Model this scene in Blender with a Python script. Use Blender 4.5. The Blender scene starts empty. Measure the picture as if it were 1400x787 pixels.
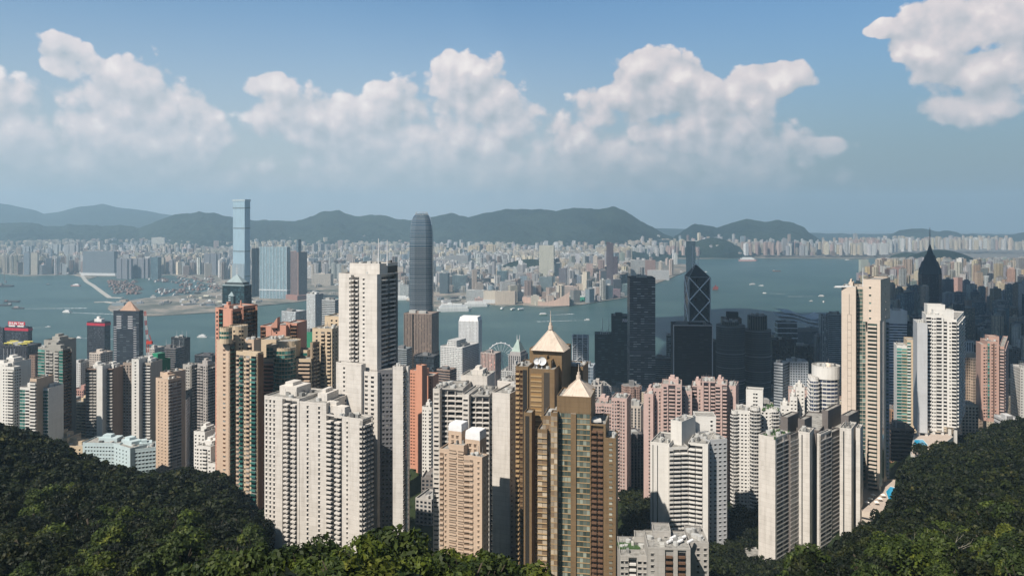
import bpy, math, random
import numpy as np
from mathutils import Vector, Matrix, noise
from mathutils.geometry import tessellate_polygon

# ------------------------------------------------------------------ camera
sc = bpy.context.scene
COL = sc.collection
F, CX, HY, CH = 1089.0, 700.0, 296.0, 400.0      # focal length in photo pixels, centre column, horizon row, eye height
cd = bpy.data.cameras.new('camera')
cam = bpy.data.objects.new('camera', cd); COL.objects.link(cam)
cam.location = (0, 0, CH); cam.rotation_euler = (math.pi / 2, 0, 0)
cd.sensor_width = 36; cd.lens = 36 * F / 1400; cd.shift_y = -(393.5 - HY) / 1400
cd.clip_start = 1; cd.clip_end = 60000
sc.camera = cam

# ------------------------------------------------------------------ sun and sky
SUN_EL = math.radians(48)
SUN_AZ = math.radians(41)                         # behind and to the left of the camera
SD = Vector((-math.sin(SUN_AZ) * math.cos(SUN_EL), -math.cos(SUN_AZ) * math.cos(SUN_EL), math.sin(SUN_EL)))
ld = bpy.data.lights.new('sun', 'SUN'); ld.energy = 5.0; ld.angle = math.radians(0.53); ld.color = (1.0, 0.92, 0.82)
sun = bpy.data.objects.new('sun', ld); COL.objects.link(sun)
sun.rotation_euler = SD.to_track_quat('Z', 'Y').to_euler()
sc.view_settings.view_transform = 'Standard'; sc.view_settings.look = 'None'
sc.view_settings.gamma = 1; sc.view_settings.use_curve_mapping = False
sc.view_settings.exposure = 0.32
sc.cycles.volume_bounces = 1
sc.cycles.max_bounces = 6; sc.cycles.diffuse_bounces = 1; sc.cycles.glossy_bounces = 3; sc.cycles.transparent_max_bounces = 8
sc.cycles.use_denoising = True
sc.cycles.sample_clamp_indirect = 6


class NT:
    """small helper for writing node trees"""
    def __init__(s, tree): s.t = tree
    def n(s, kind, **kw):
        nd = s.t.nodes.new(kind)
        for k, v in kw.items():
            if k == 'ins':
                for kk, vv in v.items(): s.put(nd.inputs[kk], vv)
            else: setattr(nd, k, v)
        return nd
    def put(s, sock, v):
        if isinstance(v, bpy.types.NodeSocket): s.t.links.new(v, sock)
        else: sock.default_value = v
    def m(s, op, *a, clamp=False):
        nd = s.t.nodes.new('ShaderNodeMath'); nd.operation = op; nd.use_clamp = clamp
        for i, v in enumerate(a): s.put(nd.inputs[i], v)
        return nd.outputs[0]
    def vm(s, op, *a, out=0):
        nd = s.t.nodes.new('ShaderNodeVectorMath'); nd.operation = op
        for i, v in enumerate(a): s.put(nd.inputs[i], v)
        return nd.outputs[out]
    def mix(s, f, a, b, mode='MIX'):
        nd = s.t.nodes.new('ShaderNodeMix'); nd.data_type = 'RGBA'; nd.blend_type = mode
        s.put(nd.inputs['Factor'], f); s.put(nd.inputs[6], a); s.put(nd.inputs[7], b)
        return nd.outputs[2]
    def ramp(s, f, stops, interp='LINEAR'):
        nd = s.t.nodes.new('ShaderNodeValToRGB'); nd.color_ramp.interpolation = interp
        el = nd.color_ramp.elements
        while len(el) < len(stops): el.new(0.5)
        for e, (p, c) in zip(el, stops): e.position = p; e.color = c if len(c) == 4 else (*c, 1)
        s.put(nd.inputs[0], f); return nd.outputs[0]
    def smooth(s, x, a, b):
        nd = s.t.nodes.new('ShaderNodeMapRange'); nd.interpolation_type = 'SMOOTHSTEP'
        s.put(nd.inputs[0], x); nd.inputs[1].default_value = a; nd.inputs[2].default_value = b
        return nd.outputs[0]
    def sep(s, v):
        nd = s.t.nodes.new('ShaderNodeSeparateXYZ'); s.put(nd.inputs[0], v); return nd.outputs
    def comb(s, x, y, z):
        nd = s.t.nodes.new('ShaderNodeCombineXYZ')
        for i, v in enumerate((x, y, z)): s.put(nd.inputs[i], v)
        return nd.outputs[0]


world = bpy.data.worlds.new('World'); sc.world = world; world.use_nodes = True
W = NT(world.node_tree); world.node_tree.nodes.clear()
sky = W.n('ShaderNodeTexSky', sky_type='NISHITA', sun_disc=False, sun_elevation=SUN_EL,
          sun_rotation=math.atan2(SD.x, SD.y), altitude=400, air_density=1.0, dust_density=1.5, ozone_density=1.6)
tc = W.n('ShaderNodeTexCoord').outputs['Generated']
sx, sy, sz = W.sep(tc)[:3]
AZ = W.m('ARCTAN2', sx, sy)
EL = W.m('ARCSINE', sz)
# cumulus banks: (azimuth deg, elevation deg, half width deg, half height deg)
def azel(px, py): return math.atan((px - CX) / F), math.atan((HY - py) / F * math.cos(math.atan((px - CX) / F)))
BANK = [  # centre px,py, radius px x,y, weight
    (88, 82, 45, 34), (30, 165, 90, 75), (185, 135, 78, 58), (255, 165, 70, 50), (110, 235, 290, 95),
    (365, 120, 40, 26), (385, 165, 60, 45), (470, 190, 150, 70), (622, 102, 55, 42), (655, 150, 105, 75), (540, 170, 90, 60),
    (720, 190, 120, 70), (590, 235, 350, 90), (740, 262, 170, 45),
    (895, 108, 72, 40), (850, 145, 110, 40), (960, 135, 90, 34), (1055, 105, 58, 24), (1000, 205, 150, 36), (1120, 200, 60, 16),
    (900, 235, 270, 60), (930, 180, 130, 30),
    (1335, 28, 100, 42), (1380, 92, 95, 27), (1320, 150, 72, 20), (1210, 40, 30, 14), (1270, 62, 50, 22),
    (-150, 150, 260, 90), (1600, 80, 220, 90)]
grp = bpy.data.node_groups.new('cloud_field', 'ShaderNodeTree')
grp.interface.new_socket('P', in_out='INPUT', socket_type='NodeSocketVector')
grp.interface.new_socket('D', in_out='OUTPUT', socket_type='NodeSocketFloat')
grp.interface.new_socket('B', in_out='OUTPUT', socket_type='NodeSocketFloat')
G = NT(grp)
gi = grp.nodes.new('NodeGroupInput'); go = grp.nodes.new('NodeGroupOutput')
P = gi.outputs['P']
acc = None
for (px, py, rx, ry) in BANK:
    a, e = azel(px, py)
    d = G.vm('SUBTRACT', P, (a, e, 0))
    d = G.vm('MULTIPLY', d, (F / rx, F / ry, 0))
    L = G.vm('LENGTH', d, out=1)
    v = G.m('SUBTRACT', 1.0, L)
    acc = v if acc is None else G.m('SMOOTH_MAX', acc, v, 0.25)
acc = G.m('MAXIMUM', acc, -1.2)
n1 = G.n('ShaderNodeTexNoise', noise_dimensions='2D', ins={'Vector': G.vm('MULTIPLY', P, (1, 1.25, 1)), 'Scale': 8.0, 'Detail': 8.0, 'Roughness': 0.56})
n2 = G.n('ShaderNodeTexVoronoi', feature='F1', voronoi_dimensions='2D', ins={'Vector': G.vm('ADD', P, G.vm('MULTIPLY', n1.outputs[0], (.03, .02, 0))), 'Scale': 33.0, 'Detail': 1.0})
fb = G.m('MULTIPLY', G.m('SUBTRACT', n1.outputs[0], 0.5), 3.0)
pf = G.m('MULTIPLY', G.m('SUBTRACT', 0.45, n2.outputs['Distance']), 0.75)
core = G.m('MINIMUM', G.m('MULTIPLY', acc, 2.1), 1.0)
tot = G.m('ADD', G.m('ADD', G.m('ADD', core, -.02), fb), pf)
grp.links.new(tot, go.inputs['D']); grp.links.new(G.m('ADD', fb, pf), go.inputs['B'])
Pv = W.comb(AZ, EL, 0)
def field(vec):
    g = W.n('ShaderNodeGroup'); g.node_tree = grp; W.put(g.inputs[0], vec); return g.outputs
d0, b0 = field(Pv)[:2]
d1, b1 = field(W.vm('ADD', Pv, (-0.010, 0.018, 0)))[:2]
soft = W.smooth(EL, 0.06, 0.20)
edge = W.m('ADD', 0.75, W.m('MULTIPLY', soft, -0.46))
alpha = W.n('ShaderNodeMapRange', interpolation_type='SMOOTHSTEP', ins={0: d0, 1: 0.02, 2: edge}).outputs[0]
lit = W.m('ADD', W.m('MULTIPLY', W.m('MINIMUM', W.m('SUBTRACT', d0, d1), .8), 0.26), W.m('MULTIPLY', W.m('SUBTRACT', b0, b1), 0.34))
lit = W.m('ADD', lit, W.m('ADD', 0.40, W.m('MULTIPLY', W.smooth(EL, .04, .2), .16)), clamp=True)
# clouds fade into the haze towards the horizon
low = W.smooth(EL, 0.0, 0.12)
SKYV = (0.1,)
ccol = W.ramp(lit, [(0.0, (4.2, 4.8, 5.3)), (0.42, (5.9, 6.0, 6.4)), (0.80, (7.9, 7.3, 7.4)), (1.0, (9.6, 8.9, 8.6))])
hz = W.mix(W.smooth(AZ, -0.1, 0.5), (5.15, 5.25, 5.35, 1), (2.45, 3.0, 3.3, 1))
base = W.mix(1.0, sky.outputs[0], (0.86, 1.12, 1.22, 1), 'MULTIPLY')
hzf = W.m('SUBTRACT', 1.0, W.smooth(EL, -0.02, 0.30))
hz = W.mix(W.smooth(AZ, 0.62, 1.1), hz, (1.1, 1.5, 1.8, 1))          # unseen sky to the right darkened to cut fill on shaded faces
high = W.m('SUBTRACT', 1.0, W.m('MULTIPLY', W.smooth(EL, 0.35, 0.8), 0.5))  # overhead sky, out of view, dimmed to lessen fill light
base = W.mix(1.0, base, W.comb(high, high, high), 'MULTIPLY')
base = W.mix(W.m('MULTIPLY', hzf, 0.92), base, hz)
calpha = W.m('MULTIPLY', alpha, W.m('ADD', 0.15, W.m('MULTIPLY', low, 0.82)))
colr = W.mix(calpha, base, ccol)
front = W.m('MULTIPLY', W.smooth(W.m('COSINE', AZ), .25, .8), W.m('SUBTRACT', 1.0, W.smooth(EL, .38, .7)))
colr = W.mix(1.0, colr, W.mix(front, (.66, .66, .66, 1), (1, 1, 1, 1)), 'MULTIPLY')   # sky behind and overhead dimmed to deepen shade, full strength over the harbour
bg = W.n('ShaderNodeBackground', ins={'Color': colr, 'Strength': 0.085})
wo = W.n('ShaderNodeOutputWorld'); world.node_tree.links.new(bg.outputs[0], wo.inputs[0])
world.cycles.sampling_method = 'MANUAL'; world.cycles.sample_map_resolution = 512


# ------------------------------------------------------------------ helpers
def wx(px, D): return (px - CX) / F * D
def wz(py, D): return CH - (py - HY) / F * D
def sea_D(py): return CH * F / (py - HY)

def tag(o, label=None, cat=None, group=None, kind=None):
    if label: o['label'] = label
    if cat: o['category'] = cat
    if group: o['group'] = group
    if kind: o['kind'] = kind
    return o

def empty(name, loc, label=None, cat=None, group=None):
    o = bpy.data.objects.new(name, None); COL.objects.link(o); o.location = loc; o.empty_display_size = 2
    return tag(o, label, cat, group)

class MB:
    """collects faces, then links them as ONE mesh object"""
    def __init__(s): s.v = []; s.f = []; s.uv = []; s.ca = []; s.cb = []; s.mi = []; s.attr = False
    def face(s, pts, uv=None, ca=None, cb=None, mi=0):
        i = len(s.v); s.v.extend(pts); s.f.append(tuple(range(i, i + len(pts))))
        s.uv.append(uv or [(0, 0)] * len(pts)); s.mi.append(mi)
        s.ca.append(ca or (0.5, 0.5, 0.5, 0)); s.cb.append(cb or (0.05, 0.05, 0.05, 0))
        if ca: s.attr = True
    def mesh(s, name, mats):
        me = bpy.data.meshes.new(name); me.from_pydata(s.v, [], s.f)
        uvl = me.uv_layers.new(name='UVMap')
        uvl.data.foreach_set('uv', [c for u in s.uv for p in u for c in p])
        if s.attr:
            for nm, src in (('wallc', s.ca), ('winc', s.cb)):
                at = me.attributes.new(nm, 'FLOAT_COLOR', 'CORNER')
                at.data.foreach_set('color', [c for k, f in enumerate(s.f) for _ in f for c in src[k]])
        mats = mats if isinstance(mats, (list, tuple)) else [mats]
        for m in mats: me.materials.append(m)
        if len(mats) > 1: me.polygons.foreach_set('material_index', s.mi)
        me.update(); return me
    def build(s, name, mats, parent=None, loc=(0, 0, 0), **kw):
        o = bpy.data.objects.new(name, s.mesh(name, mats)); COL.objects.link(o); o.location = loc
        if parent: o.parent = parent
        return tag(o, **kw)
    def prism(s, pts, z0, z1, cap=True, bay=None, fl=3.1, ca=None, cb=None, roof=None, mi=0, top_mi=None, top_scale=None, bot=False):
        n = len(pts); u = 0.0
        if top_scale is not None:
            cx = sum(p[0] for p in pts) / n; cy = sum(p[1] for p in pts) / n
            tp = [(cx + (p[0] - cx) * top_scale, cy + (p[1] - cy) * top_scale) for p in pts]
        else: tp = pts
        for i in range(n):
            a, b = pts[i], pts[(i + 1) % n]; ta, tb = tp[i], tp[(i + 1) % n]
            L = math.hypot(b[0] - a[0], b[1] - a[1])
            nb = max(1, round(L / bay)) if bay else 1
            nf = (z1 - z0) / fl
            s.face([(a[0], a[1], z0), (b[0], b[1], z0), (tb[0], tb[1], z1), (ta[0], ta[1], z1)],
                   [(0, -nf), (nb, -nf), (nb, 0), (0, 0)] if bay else [(a[0] * .1, z0 * .1)] * 4, ca, cb, mi)
        if cap and (top_scale is None or top_scale > 0.01):
            rc = (*(roof or ((ca or (.3, .3, .3))[:3])), 0.0)
            s.face([(p[0], p[1], z1) for p in tp], None, rc if ca else None, cb if ca else None, mi if top_mi is None else top_mi)
        if bot: s.face([(p[0], p[1], z0) for p in reversed(pts)], None, ca, cb, mi)
    def box(s, x0, x1, y0, y1, z0, z1, **kw):
        s.prism([(x0, y0), (x1, y0), (x1, y1), (x0, y1)], z0, z1, **kw)
    def bar(s, p, q, r, n=4, ca=None, mi=0, r2=None):
        p = Vector(p); q = Vector(q); d = (q - p)
        if d.length < 1e-6: return
        d.normalize(); a = d.orthogonal().normalized(); b = d.cross(a); r2 = r if r2 is None else r2
        P0 = [tuple(p + (a * math.cos(t) + b * math.sin(t)) * r) for t in [2 * math.pi * (k + .5) / n for k in range(n)]]
        P1 = [tuple(q + (a * math.cos(t) + b * math.sin(t)) * r2) for t in [2 * math.pi * (k + .5) / n for k in range(n)]]
        for k in range(n):
            j = (k + 1) % n
            s.face([P0[k], P0[j], P1[j], P1[k]], ca=ca, mi=mi)
        s.face(P0[::-1], ca=ca, mi=mi); s.face(P1, ca=ca, mi=mi)

def circle(cx, cy, r, n=20, ry=None, a0=0.0):
    ry = ry or r
    return [(cx + r * math.cos(a0 + 2 * math.pi * k / n), cy + ry * math.sin(a0 + 2 * math.pi * k / n)) for k in range(n)]

# ------------------------------------------------------------------ materials
MATS = {}
def newmat(name):
    m = bpy.data.materials.new(name); m.use_nodes = True; m.node_tree.nodes.clear()
    return m, NT(m.node_tree)
def finish(N, shader):
    o = N.n('ShaderNodeOutputMaterial'); N.t.links.new(shader, o.inputs[0])
def bsdf(N, col, rough=0.8, spec=0.3, **kw):
    b = N.n('ShaderNodeBsdfPrincipled'); N.put(b.inputs['Base Color'], col); N.put(b.inputs['Roughness'], rough)
    N.put(b.inputs['Specular IOR Level'], spec)
    for k, v in kw.items(): N.put(b.inputs[k], v)
    return b.outputs[0]

def paint(c, rough=0.8, joint=0.0, stain=0.22, metal=0.0, fh=3.1, vj=0.0):
    """painted or tiled wall: rain streaks and blotches, optional floor joints and panel tones"""
    key = ('paint', c, rough, joint, stain, metal, fh, vj)
    if key in MATS: return MATS[key]
    m, N = newmat('painted_wall')
    geo = N.n('ShaderNodeNewGeometry').outputs['Position']
    a = N.n('ShaderNodeTexNoise', ins={'Vector': N.vm('MULTIPLY', geo, (.5, .5, .03)), 'Scale': 1.0, 'Detail': 5.0, 'Roughness': .65}).outputs[0]
    b = N.n('ShaderNodeTexNoise', ins={'Vector': geo, 'Scale': .13, 'Detail': 4.0}).outputs[0]
    f = N.m('ADD', N.m('MULTIPLY', N.smooth(a, .45, .75), stain), N.m('MULTIPLY', N.smooth(b, .45, .8), stain * .7))
    if joint:
        x, y, z = N.sep(geo)[:3]
        jz = N.m('LESS_THAN', N.m('FRACT', N.m('DIVIDE', z, fh)), 0.07)
        f = N.m('ADD', f, N.m('MULTIPLY', jz, joint))
        pid = N.n('ShaderNodeTexWhiteNoise', noise_dimensions='1D', ins={'W': N.m('FLOOR', N.m('DIVIDE', z, fh))}).outputs[0]
        h = N.comb(N.m('FLOOR', N.m('DIVIDE', x, 2.6)), N.m('FLOOR', N.m('DIVIDE', y, 2.6)), N.m('FLOOR', N.m('DIVIDE', z, fh)))
        pn = N.n('ShaderNodeTexWhiteNoise', noise_dimensions='3D', ins={'Vector': h}).outputs[0]
        f = N.m('ADD', f, N.m('ADD', N.m('MULTIPLY', pid, joint * .35), N.m('MULTIPLY', pn, joint * .45)))
    f = N.m('MINIMUM', f, .8)
    col = N.mix(f, (*c, 1), (c[0] * .45, c[1] * .43, c[2] * .40, 1))
    finish(N, bsdf(N, col, rough, .3, Metallic=metal)); MATS[key] = m; return m

def plain(c, rough=0.6, metal=0.0, spec=.4, emit=None):
    key = ('plain', c, rough, metal, spec)
    if key in MATS: return MATS[key]
    m, N = newmat('plain_surface')
    geo = N.n('ShaderNodeNewGeometry').outputs['Position']
    b = N.n('ShaderNodeTexNoise', ins={'Vector': geo, 'Scale': .4, 'Detail': 4.0}).outputs[0]
    col = N.mix(N.m('MULTIPLY', N.smooth(b, .4, .8), .25), (*c, 1), (c[0] * .6, c[1] * .6, c[2] * .6, 1))
    finish(N, bsdf(N, col, rough, spec, Metallic=metal)); MATS[key] = m; return m

def glass(c=(.02, .028, .035), rough=.12, light=.25, lc=(.35, .36, .34)):
    """window panes: every pane its own tone (dark room, curtain, blind)"""
    key = ('glass', c, rough, light, lc)
    if key in MATS: return MATS[key]
    m, N = newmat('window_glass')
    g = N.n('ShaderNodeNewGeometry'); r = g.outputs['Random Per Island']
    oi = N.n('ShaderNodeObjectInfo').outputs['Random']
    r = N.m('FRACT', N.m('ADD', r, N.m('MULTIPLY', oi, 7.3)))
    col = N.ramp(r, [(0, (*c, 1)), (max(.01, 1 - light - .2), (c[0] * 1.8, c[1] * 1.8, c[2] * 1.8, 1)), (1 - light * .5, tuple(x * .5 for x in lc)), (1, lc)])
    finish(N, bsdf(N, col, rough, .6)); MATS[key] = m; return m

def facade():
    """far and middle distance facades: wall / window grid read from UV (bays, floors) and two colour attributes"""
    if 'facade' in MATS: return MATS['facade']
    m, N = newmat('facade')
    uv = N.n('ShaderNodeUVMap', uv_map='UVMap').outputs[0]
    wa = N.n('ShaderNodeAttribute', attribute_name='wallc'); wi = N.n('ShaderNodeAttribute', attribute_name='winc')
    u, v = N.sep(uv)[:2]
    fu = N.m('ABSOLUTE', N.m('SUBTRACT', N.m('FRACT', u), .5)); fv = N.m('ABSOLUTE', N.m('SUBTRACT', N.m('FRACT', v), .5))
    mu = N.m('LESS_THAN', fu, N.m('MULTIPLY', wa.outputs['Alpha'], .5)); mv = N.m('LESS_THAN', fv, N.m('MULTIPLY', wi.outputs['Alpha'], .5))
    mask = N.m('MULTIPLY', mu, mv)
    cell = N.comb(N.m('FLOOR', u), N.m('FLOOR', v), 0)
    geo = N.n('ShaderNodeNewGeometry').outputs['Position']
    wn = N.n('ShaderNodeTexWhiteNoise', noise_dimensions='3D', ins={'Vector': cell}).outputs[0]
    tone = N.ramp(wn, [(0, (.55, .55, .55)), (.7, (1.1, 1.1, 1.1)), (.88, (2.2, 2.2, 2.1)), (1, (4.2, 4.0, 3.6))])
    win = N.mix(1.0, wi.outputs['Color'], tone, 'MULTIPLY')
    a = N.n('ShaderNodeTexNoise', ins={'Vector': N.vm('MULTIPLY', geo, (.2, .2, .02)), 'Scale': 1.0, 'Detail': 4.0}).outputs[0]
    wall = N.mix(N.m('MULTIPLY', N.smooth(a, .4, .75), .35), wa.outputs['Color'], N.mix(1.0, wa.outputs['Color'], (.5, .48, .46, 1), 'MULTIPLY'))
    col = N.mix(mask, wall, win)
    rough = N.m('SUBTRACT', .8, N.m('MULTIPLY', mask, .62))
    finish(N, bsdf(N, col, rough, .4)); MATS['facade'] = m; return m

# ------------------------------------------------------------------ terrain of the island
def Pz(D, py): return (D, wz(py, D) - 9.0)          # canopy row -> ground under a 9 m canopy
GC = {
 -500: [Pz(60, 900), Pz(180, 780), Pz(470, 560), (640, 210), (800, 170), (1100, 100), (1400, 40), (1700, 4)],
 0: [Pz(60, 900), Pz(190, 795), Pz(330, 685), Pz(450, 577), (560, 235), (640, 185), (750, 165), (1000, 95), (1300, 40), (1600, 5)],
 60: [Pz(60, 900), Pz(190, 795), Pz(330, 690), Pz(460, 600), (560, 220), (640, 180), (750, 165), (1000, 95), (1300, 40), (1600, 5)],
 130: [Pz(60, 900), Pz(180, 800), Pz(330, 695), Pz(470, 630), (560, 195), (700, 170), (800, 140), (1000, 95), (1300, 38), (1600, 5)],
 200: [Pz(60, 900), Pz(175, 800), Pz(320, 710), Pz(450, 648), (560, 205), (700, 165), (800, 135), (1000, 90), (1300, 36), (1600, 5)],
 250: [Pz(60, 900), Pz(170, 800), Pz(300, 725), Pz(430, 658), (560, 212), (700, 165), (1000, 90), (1300, 35), (1600, 5)],
 300: [Pz(60, 890), Pz(160, 780), Pz(280, 745), Pz(400, 680), (480, 225), (560, 212), (700, 150), (1000, 88), (1300, 32), (1600, 5)],
 345: [Pz(60, 890), Pz(140, 765), Pz(260, 765), Pz(360, 708), (450, 205), (560, 190), (700, 150), (1000, 85), (1300, 30), (1600, 5)],
 385: [Pz(60, 885), Pz(115, 762), Pz(150, 768), (200, 290), (400, 200), (540, 165), (700, 150), (900, 90), (1300, 25), (1600, 5)],
 500: [Pz(60, 885), Pz(112, 760), Pz(150, 764), (200, 285), (400, 200), (540, 163), (700, 150), (900, 90), (1300, 25), (1600, 5)],
 590: [Pz(60, 885), Pz(115, 762), Pz(155, 768), (200, 285), (400, 195), (540, 155), (650, 150), (780, 158), (900, 115), (1300, 28), (1600, 5)],
 640: [Pz(60, 885), Pz(115, 762), Pz(155, 770), (200, 280), (400, 190), (540, 150), (780, 140), (900, 100), (1300, 28), (1600, 5)],
 730: [Pz(60, 890), Pz(115, 785), Pz(155, 800), (200, 280), (400, 185), (540, 150), (700, 140), (900, 100), (1300, 28), (1600, 5)],
 850: [Pz(60, 1000), Pz(120, 870), (200, 280), (350, 212), (430, 186), (600, 158), (700, 150), (900, 95), (1300, 26), (1700, 5)],
 940: [Pz(60, 1000), Pz(120, 870), (200, 280), (350, 215), (430, 186), (600, 158), (700, 145), (900, 95), (1300, 26), (1700, 5)],
 1010: [Pz(60, 1000), Pz(120, 850), (200, 285), (350, 225), (450, 180), (560, 160), (660, 150), (900, 95), (1300, 26), (1700, 5)],
 1060: [Pz(60, 950), Pz(120, 820), Pz(200, 805), (300, 245), (380, 195), (450, 172), (560, 158), (660, 152), (900, 100), (1300, 28), (1700, 5)],
 1110: [Pz(60, 950), Pz(180, 800), Pz(290, 770), (370, 220), (450, 178), (560, 160), (700, 150), (900, 100), (1300, 28), (1800, 5)],
 1160: [Pz(60, 950), Pz(180, 798), Pz(330, 742), (400, 225), (470, 188), (560, 175), (700, 155), (900, 105), (1300, 30), (1900, 5)],
 1205: [Pz(60, 950), Pz(180, 795), Pz(320, 735), Pz(410, 708), (480, 198), (560, 184), (700, 170), (800, 150), (1000, 100), (1300, 30), (1900, 5)],
 1250: [Pz(60, 950), Pz(180, 795), Pz(300, 725), Pz(430, 665), Pz(540, 630), (600, 215), (700, 195), (800, 165), (1000, 110), (1300, 35), (1900, 5)],
 1320: [Pz(60, 950), Pz(180, 800), Pz(300, 712), Pz(450, 645), Pz(600, 607), (700, 198), (800, 170), (1000, 116), (1300, 60), (1700, 15), (2100, 5)],
 1400: [Pz(60, 950), Pz(180, 800), Pz(300, 706), Pz(450, 633), Pz(650, 578), (760, 198), (900, 162), (1100, 116), (1400, 70), (1800, 20), (2200, 5)],
 1900: [Pz(60, 950), Pz(180, 790), Pz(300, 670), Pz(450, 590), Pz(650, 520), (900, 260), (1300, 200), (1800, 90), (2400, 30), (3000, 5)]}
GK = sorted(GC)
def interp(tab, x):
    if x <= tab[0][0]: return tab[0][1]
    for (a, va), (b, vb) in zip(tab, tab[1:]):
        if x <= b: return va + (vb - va) * (x - a) / (b - a)
    return tab[-1][1]
GT = {k: [(0, 397.6), (1.2, 396.5), (4, 384), (25, 372)] + GC[k] + [(90000, GC[k][-1][1])] for k in GK}
def ground_pxD(px, D):
    if px <= GK[0]: return interp(GT[GK[0]], D)
    if px >= GK[-1]: return interp(GT[GK[-1]], D)
    for a, b in zip(GK, GK[1:]):
        if px <= b:
            t = (px - a) / (b - a); t = t * t * (3 - 2 * t)
            return interp(GT[a], D) * (1 - t) + interp(GT[b], D) * t
def ground(x, y):
    D = max(y, 1.0); return ground_pxD(CX + F * x / D, D)
SHORE = [(-900, 1650), (0, 1850), (120, 1950), (300, 1980), (420, 1900), (560, 1960), (700, 2010), (800, 2080), (900, 2060), (1000, 2150),
         (1050, 2400), (1150, 2600), (1168, 3300), (1185, 4700), (1205, 6000), (1226, 7300), (1240, 9500), (2600, 9500)]

def sheet_mat(name, fn):
    m, N = newmat(name); fn(N); return m
def m_ground(N):
    geo = N.n('ShaderNodeNewGeometry'); p = geo.outputs['Position']
    z = N.sep(p)[2]
    n = N.n('ShaderNodeTexNoise', ins={'Vector': p, 'Scale': .03, 'Detail': 8.0, 'Roughness': .6}).outputs[0]
    n2 = N.n('ShaderNodeTexNoise', ins={'Vector': p, 'Scale': .6, 'Detail': 4.0}).outputs[0]
    green = N.mix(n2, (.012, .022, .008, 1), (.045, .06, .022, 1))
    grey = N.mix(n2, (.10, .10, .095, 1), (.24, .23, .21, 1))
    f = N.smooth(N.m('ADD', N.m('MULTIPLY', z, .01), N.m('MULTIPLY', N.m('SUBTRACT', n, .5), 1.5)), .75, 1.1)
    finish(N, bsdf(N, N.mix(f, grey, green), .95, .1))
mat_ground = sheet_mat('island_ground', m_ground)

def grid_sheet(name, cols, rows, fn, mat):
    v = [fn(c, r) for r in rows for c in cols]; nc = len(cols); f = []
    for j in range(len(rows) - 1):
        for i in range(nc - 1):
            a = j * nc + i; f.append((a, a + 1, a + nc + 1, a + nc))
    me = bpy.data.meshes.new(name); me.from_pydata(v, [], f); me.materials.append(mat)
    me.polygons.foreach_set('use_smooth', [True] * len(f)); me.update()
    o = bpy.data.objects.new(name, me); COL.objects.link(o); o['kind'] = 'structure'; return o
cols = [-700 + 12 * i for i in range(0, 276)]
rows = [0.5, 1.2, 4, 12, 25, 40, 50] + [60 * (1.028 ** i) for i in range(0, 184)]
def gfn(px, D):
    sd = interp(SHORE, px); z = ground_pxD(px, D)
    if D < 2500: z += (noise.noise(Vector((px * .02, D * .012, 3))) * 6) * min(1, D / 200) * (1 if D < 900 else .25)
    if D > sd: z = -4.0
    elif D > sd - 30: z = min(z, 4.5)
    elif D > 1500: z = max(z, 4)
    x = wx(px, D)
    if D < 25: x = wx(px, 25)
    return (x, D if D > .6 else -30, z)
grid_sheet('ground', cols, rows, gfn, mat_ground)

# the harbour
def m_water(N):
    p = N.n('ShaderNodeNewGeometry').outputs['Position']
    n = N.n('ShaderNodeTexNoise', ins={'Vector': N.vm('MULTIPLY', p, (1, 2.0, 1)), 'Scale': .0016, 'Detail': 6.0, 'Roughness': .6}).outputs[0]
    w = N.n('ShaderNodeTexNoise', ins={'Vector': N.vm('MULTIPLY', p, (1, 1.8, 1)), 'Scale': .06, 'Detail': 7.0, 'Roughness': .7}).outputs[0]
    bmp = N.n('ShaderNodeBump', ins={'Strength': .8, 'Distance': 3.5, 'Height': w})
    col = N.mix(N.smooth(n, .3, .7), (.032, .072, .070, 1), (.058, .108, .100, 1))
    b = N.n('ShaderNodeBsdfPrincipled', ins={'Base Color': col, 'Roughness': .35, 'IOR': 1.33, 'Specular IOR Level': .16, 'Normal': bmp.outputs[0]})
    finish(N, b.outputs[0])
mat_water = sheet_mat('harbour_water', m_water)
wm = MB(); wm.face([(-26000, 900, 0), (26000, 900, 0), (26000, 15500, 0), (-26000, 15500, 0)])
wm.build('water', mat_water, kind='structure')

# Kowloon: one flat reclaimed shore, outline from the shoreline
KP = [(-900, 380), (-300, 380), (0, 374), (30, 378), (60, 377), (100, 376), (114, 380), (122, 382), (135, 378), (165, 378), (205, 377), (235, 376), (262, 381), (285, 388),
      (292, 396), (268, 402), (240, 405), (200, 408), (178, 411), (152, 415), (147, 422), (155, 428), (190, 433), (250, 430), (300, 427),
      (330, 421), (400, 414), (440, 409), (480, 404), (540, 403), (556, 411), (575, 422), (600, 427), (640, 418), (660, 415), (690, 419), (715, 417), (745, 421), (795, 417), (832, 411),
      (857, 407), (872, 397), (900, 387), (928, 376), (944, 369), (938, 362), (908, 357), (914, 354), (960, 354), (1040, 353), (1160, 354), (1215, 352), (1228, 349.5),
      (1300, 348), (2600, 348)]
kp = [(wx(px, sea_D(py)), sea_D(py)) for px, py in KP]
kp += [(40000, 15800), (-40000, 15800)]
def m_shore(N):
    p = N.n('ShaderNodeNewGeometry').outputs['Position']
    n = N.n('ShaderNodeTexNoise', ins={'Vector': p, 'Scale': .006, 'Detail': 9.0, 'Roughness': .68}).outputs[0]
    n2 = N.n('ShaderNodeTexNoise', ins={'Vector': p, 'Scale': .03, 'Detail': 6.0, 'Roughness': .7}).outputs[0]
    c = N.ramp(n, [(.30, (.045, .06, .035)), (.44, (.12, .12, .10)), (.52, (.24, .22, .19)), (.62, (.36, .29, .23)), (.75, (.30, .30, .29))])
    c = N.mix(N.m('MULTIPLY', N.smooth(n2, .4, .65), .6), c, (.11, .115, .10, 1))
    finish(N, bsdf(N, c, .9, .2))
mat_shore = sheet_mat('shore_ground', m_shore)
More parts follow.
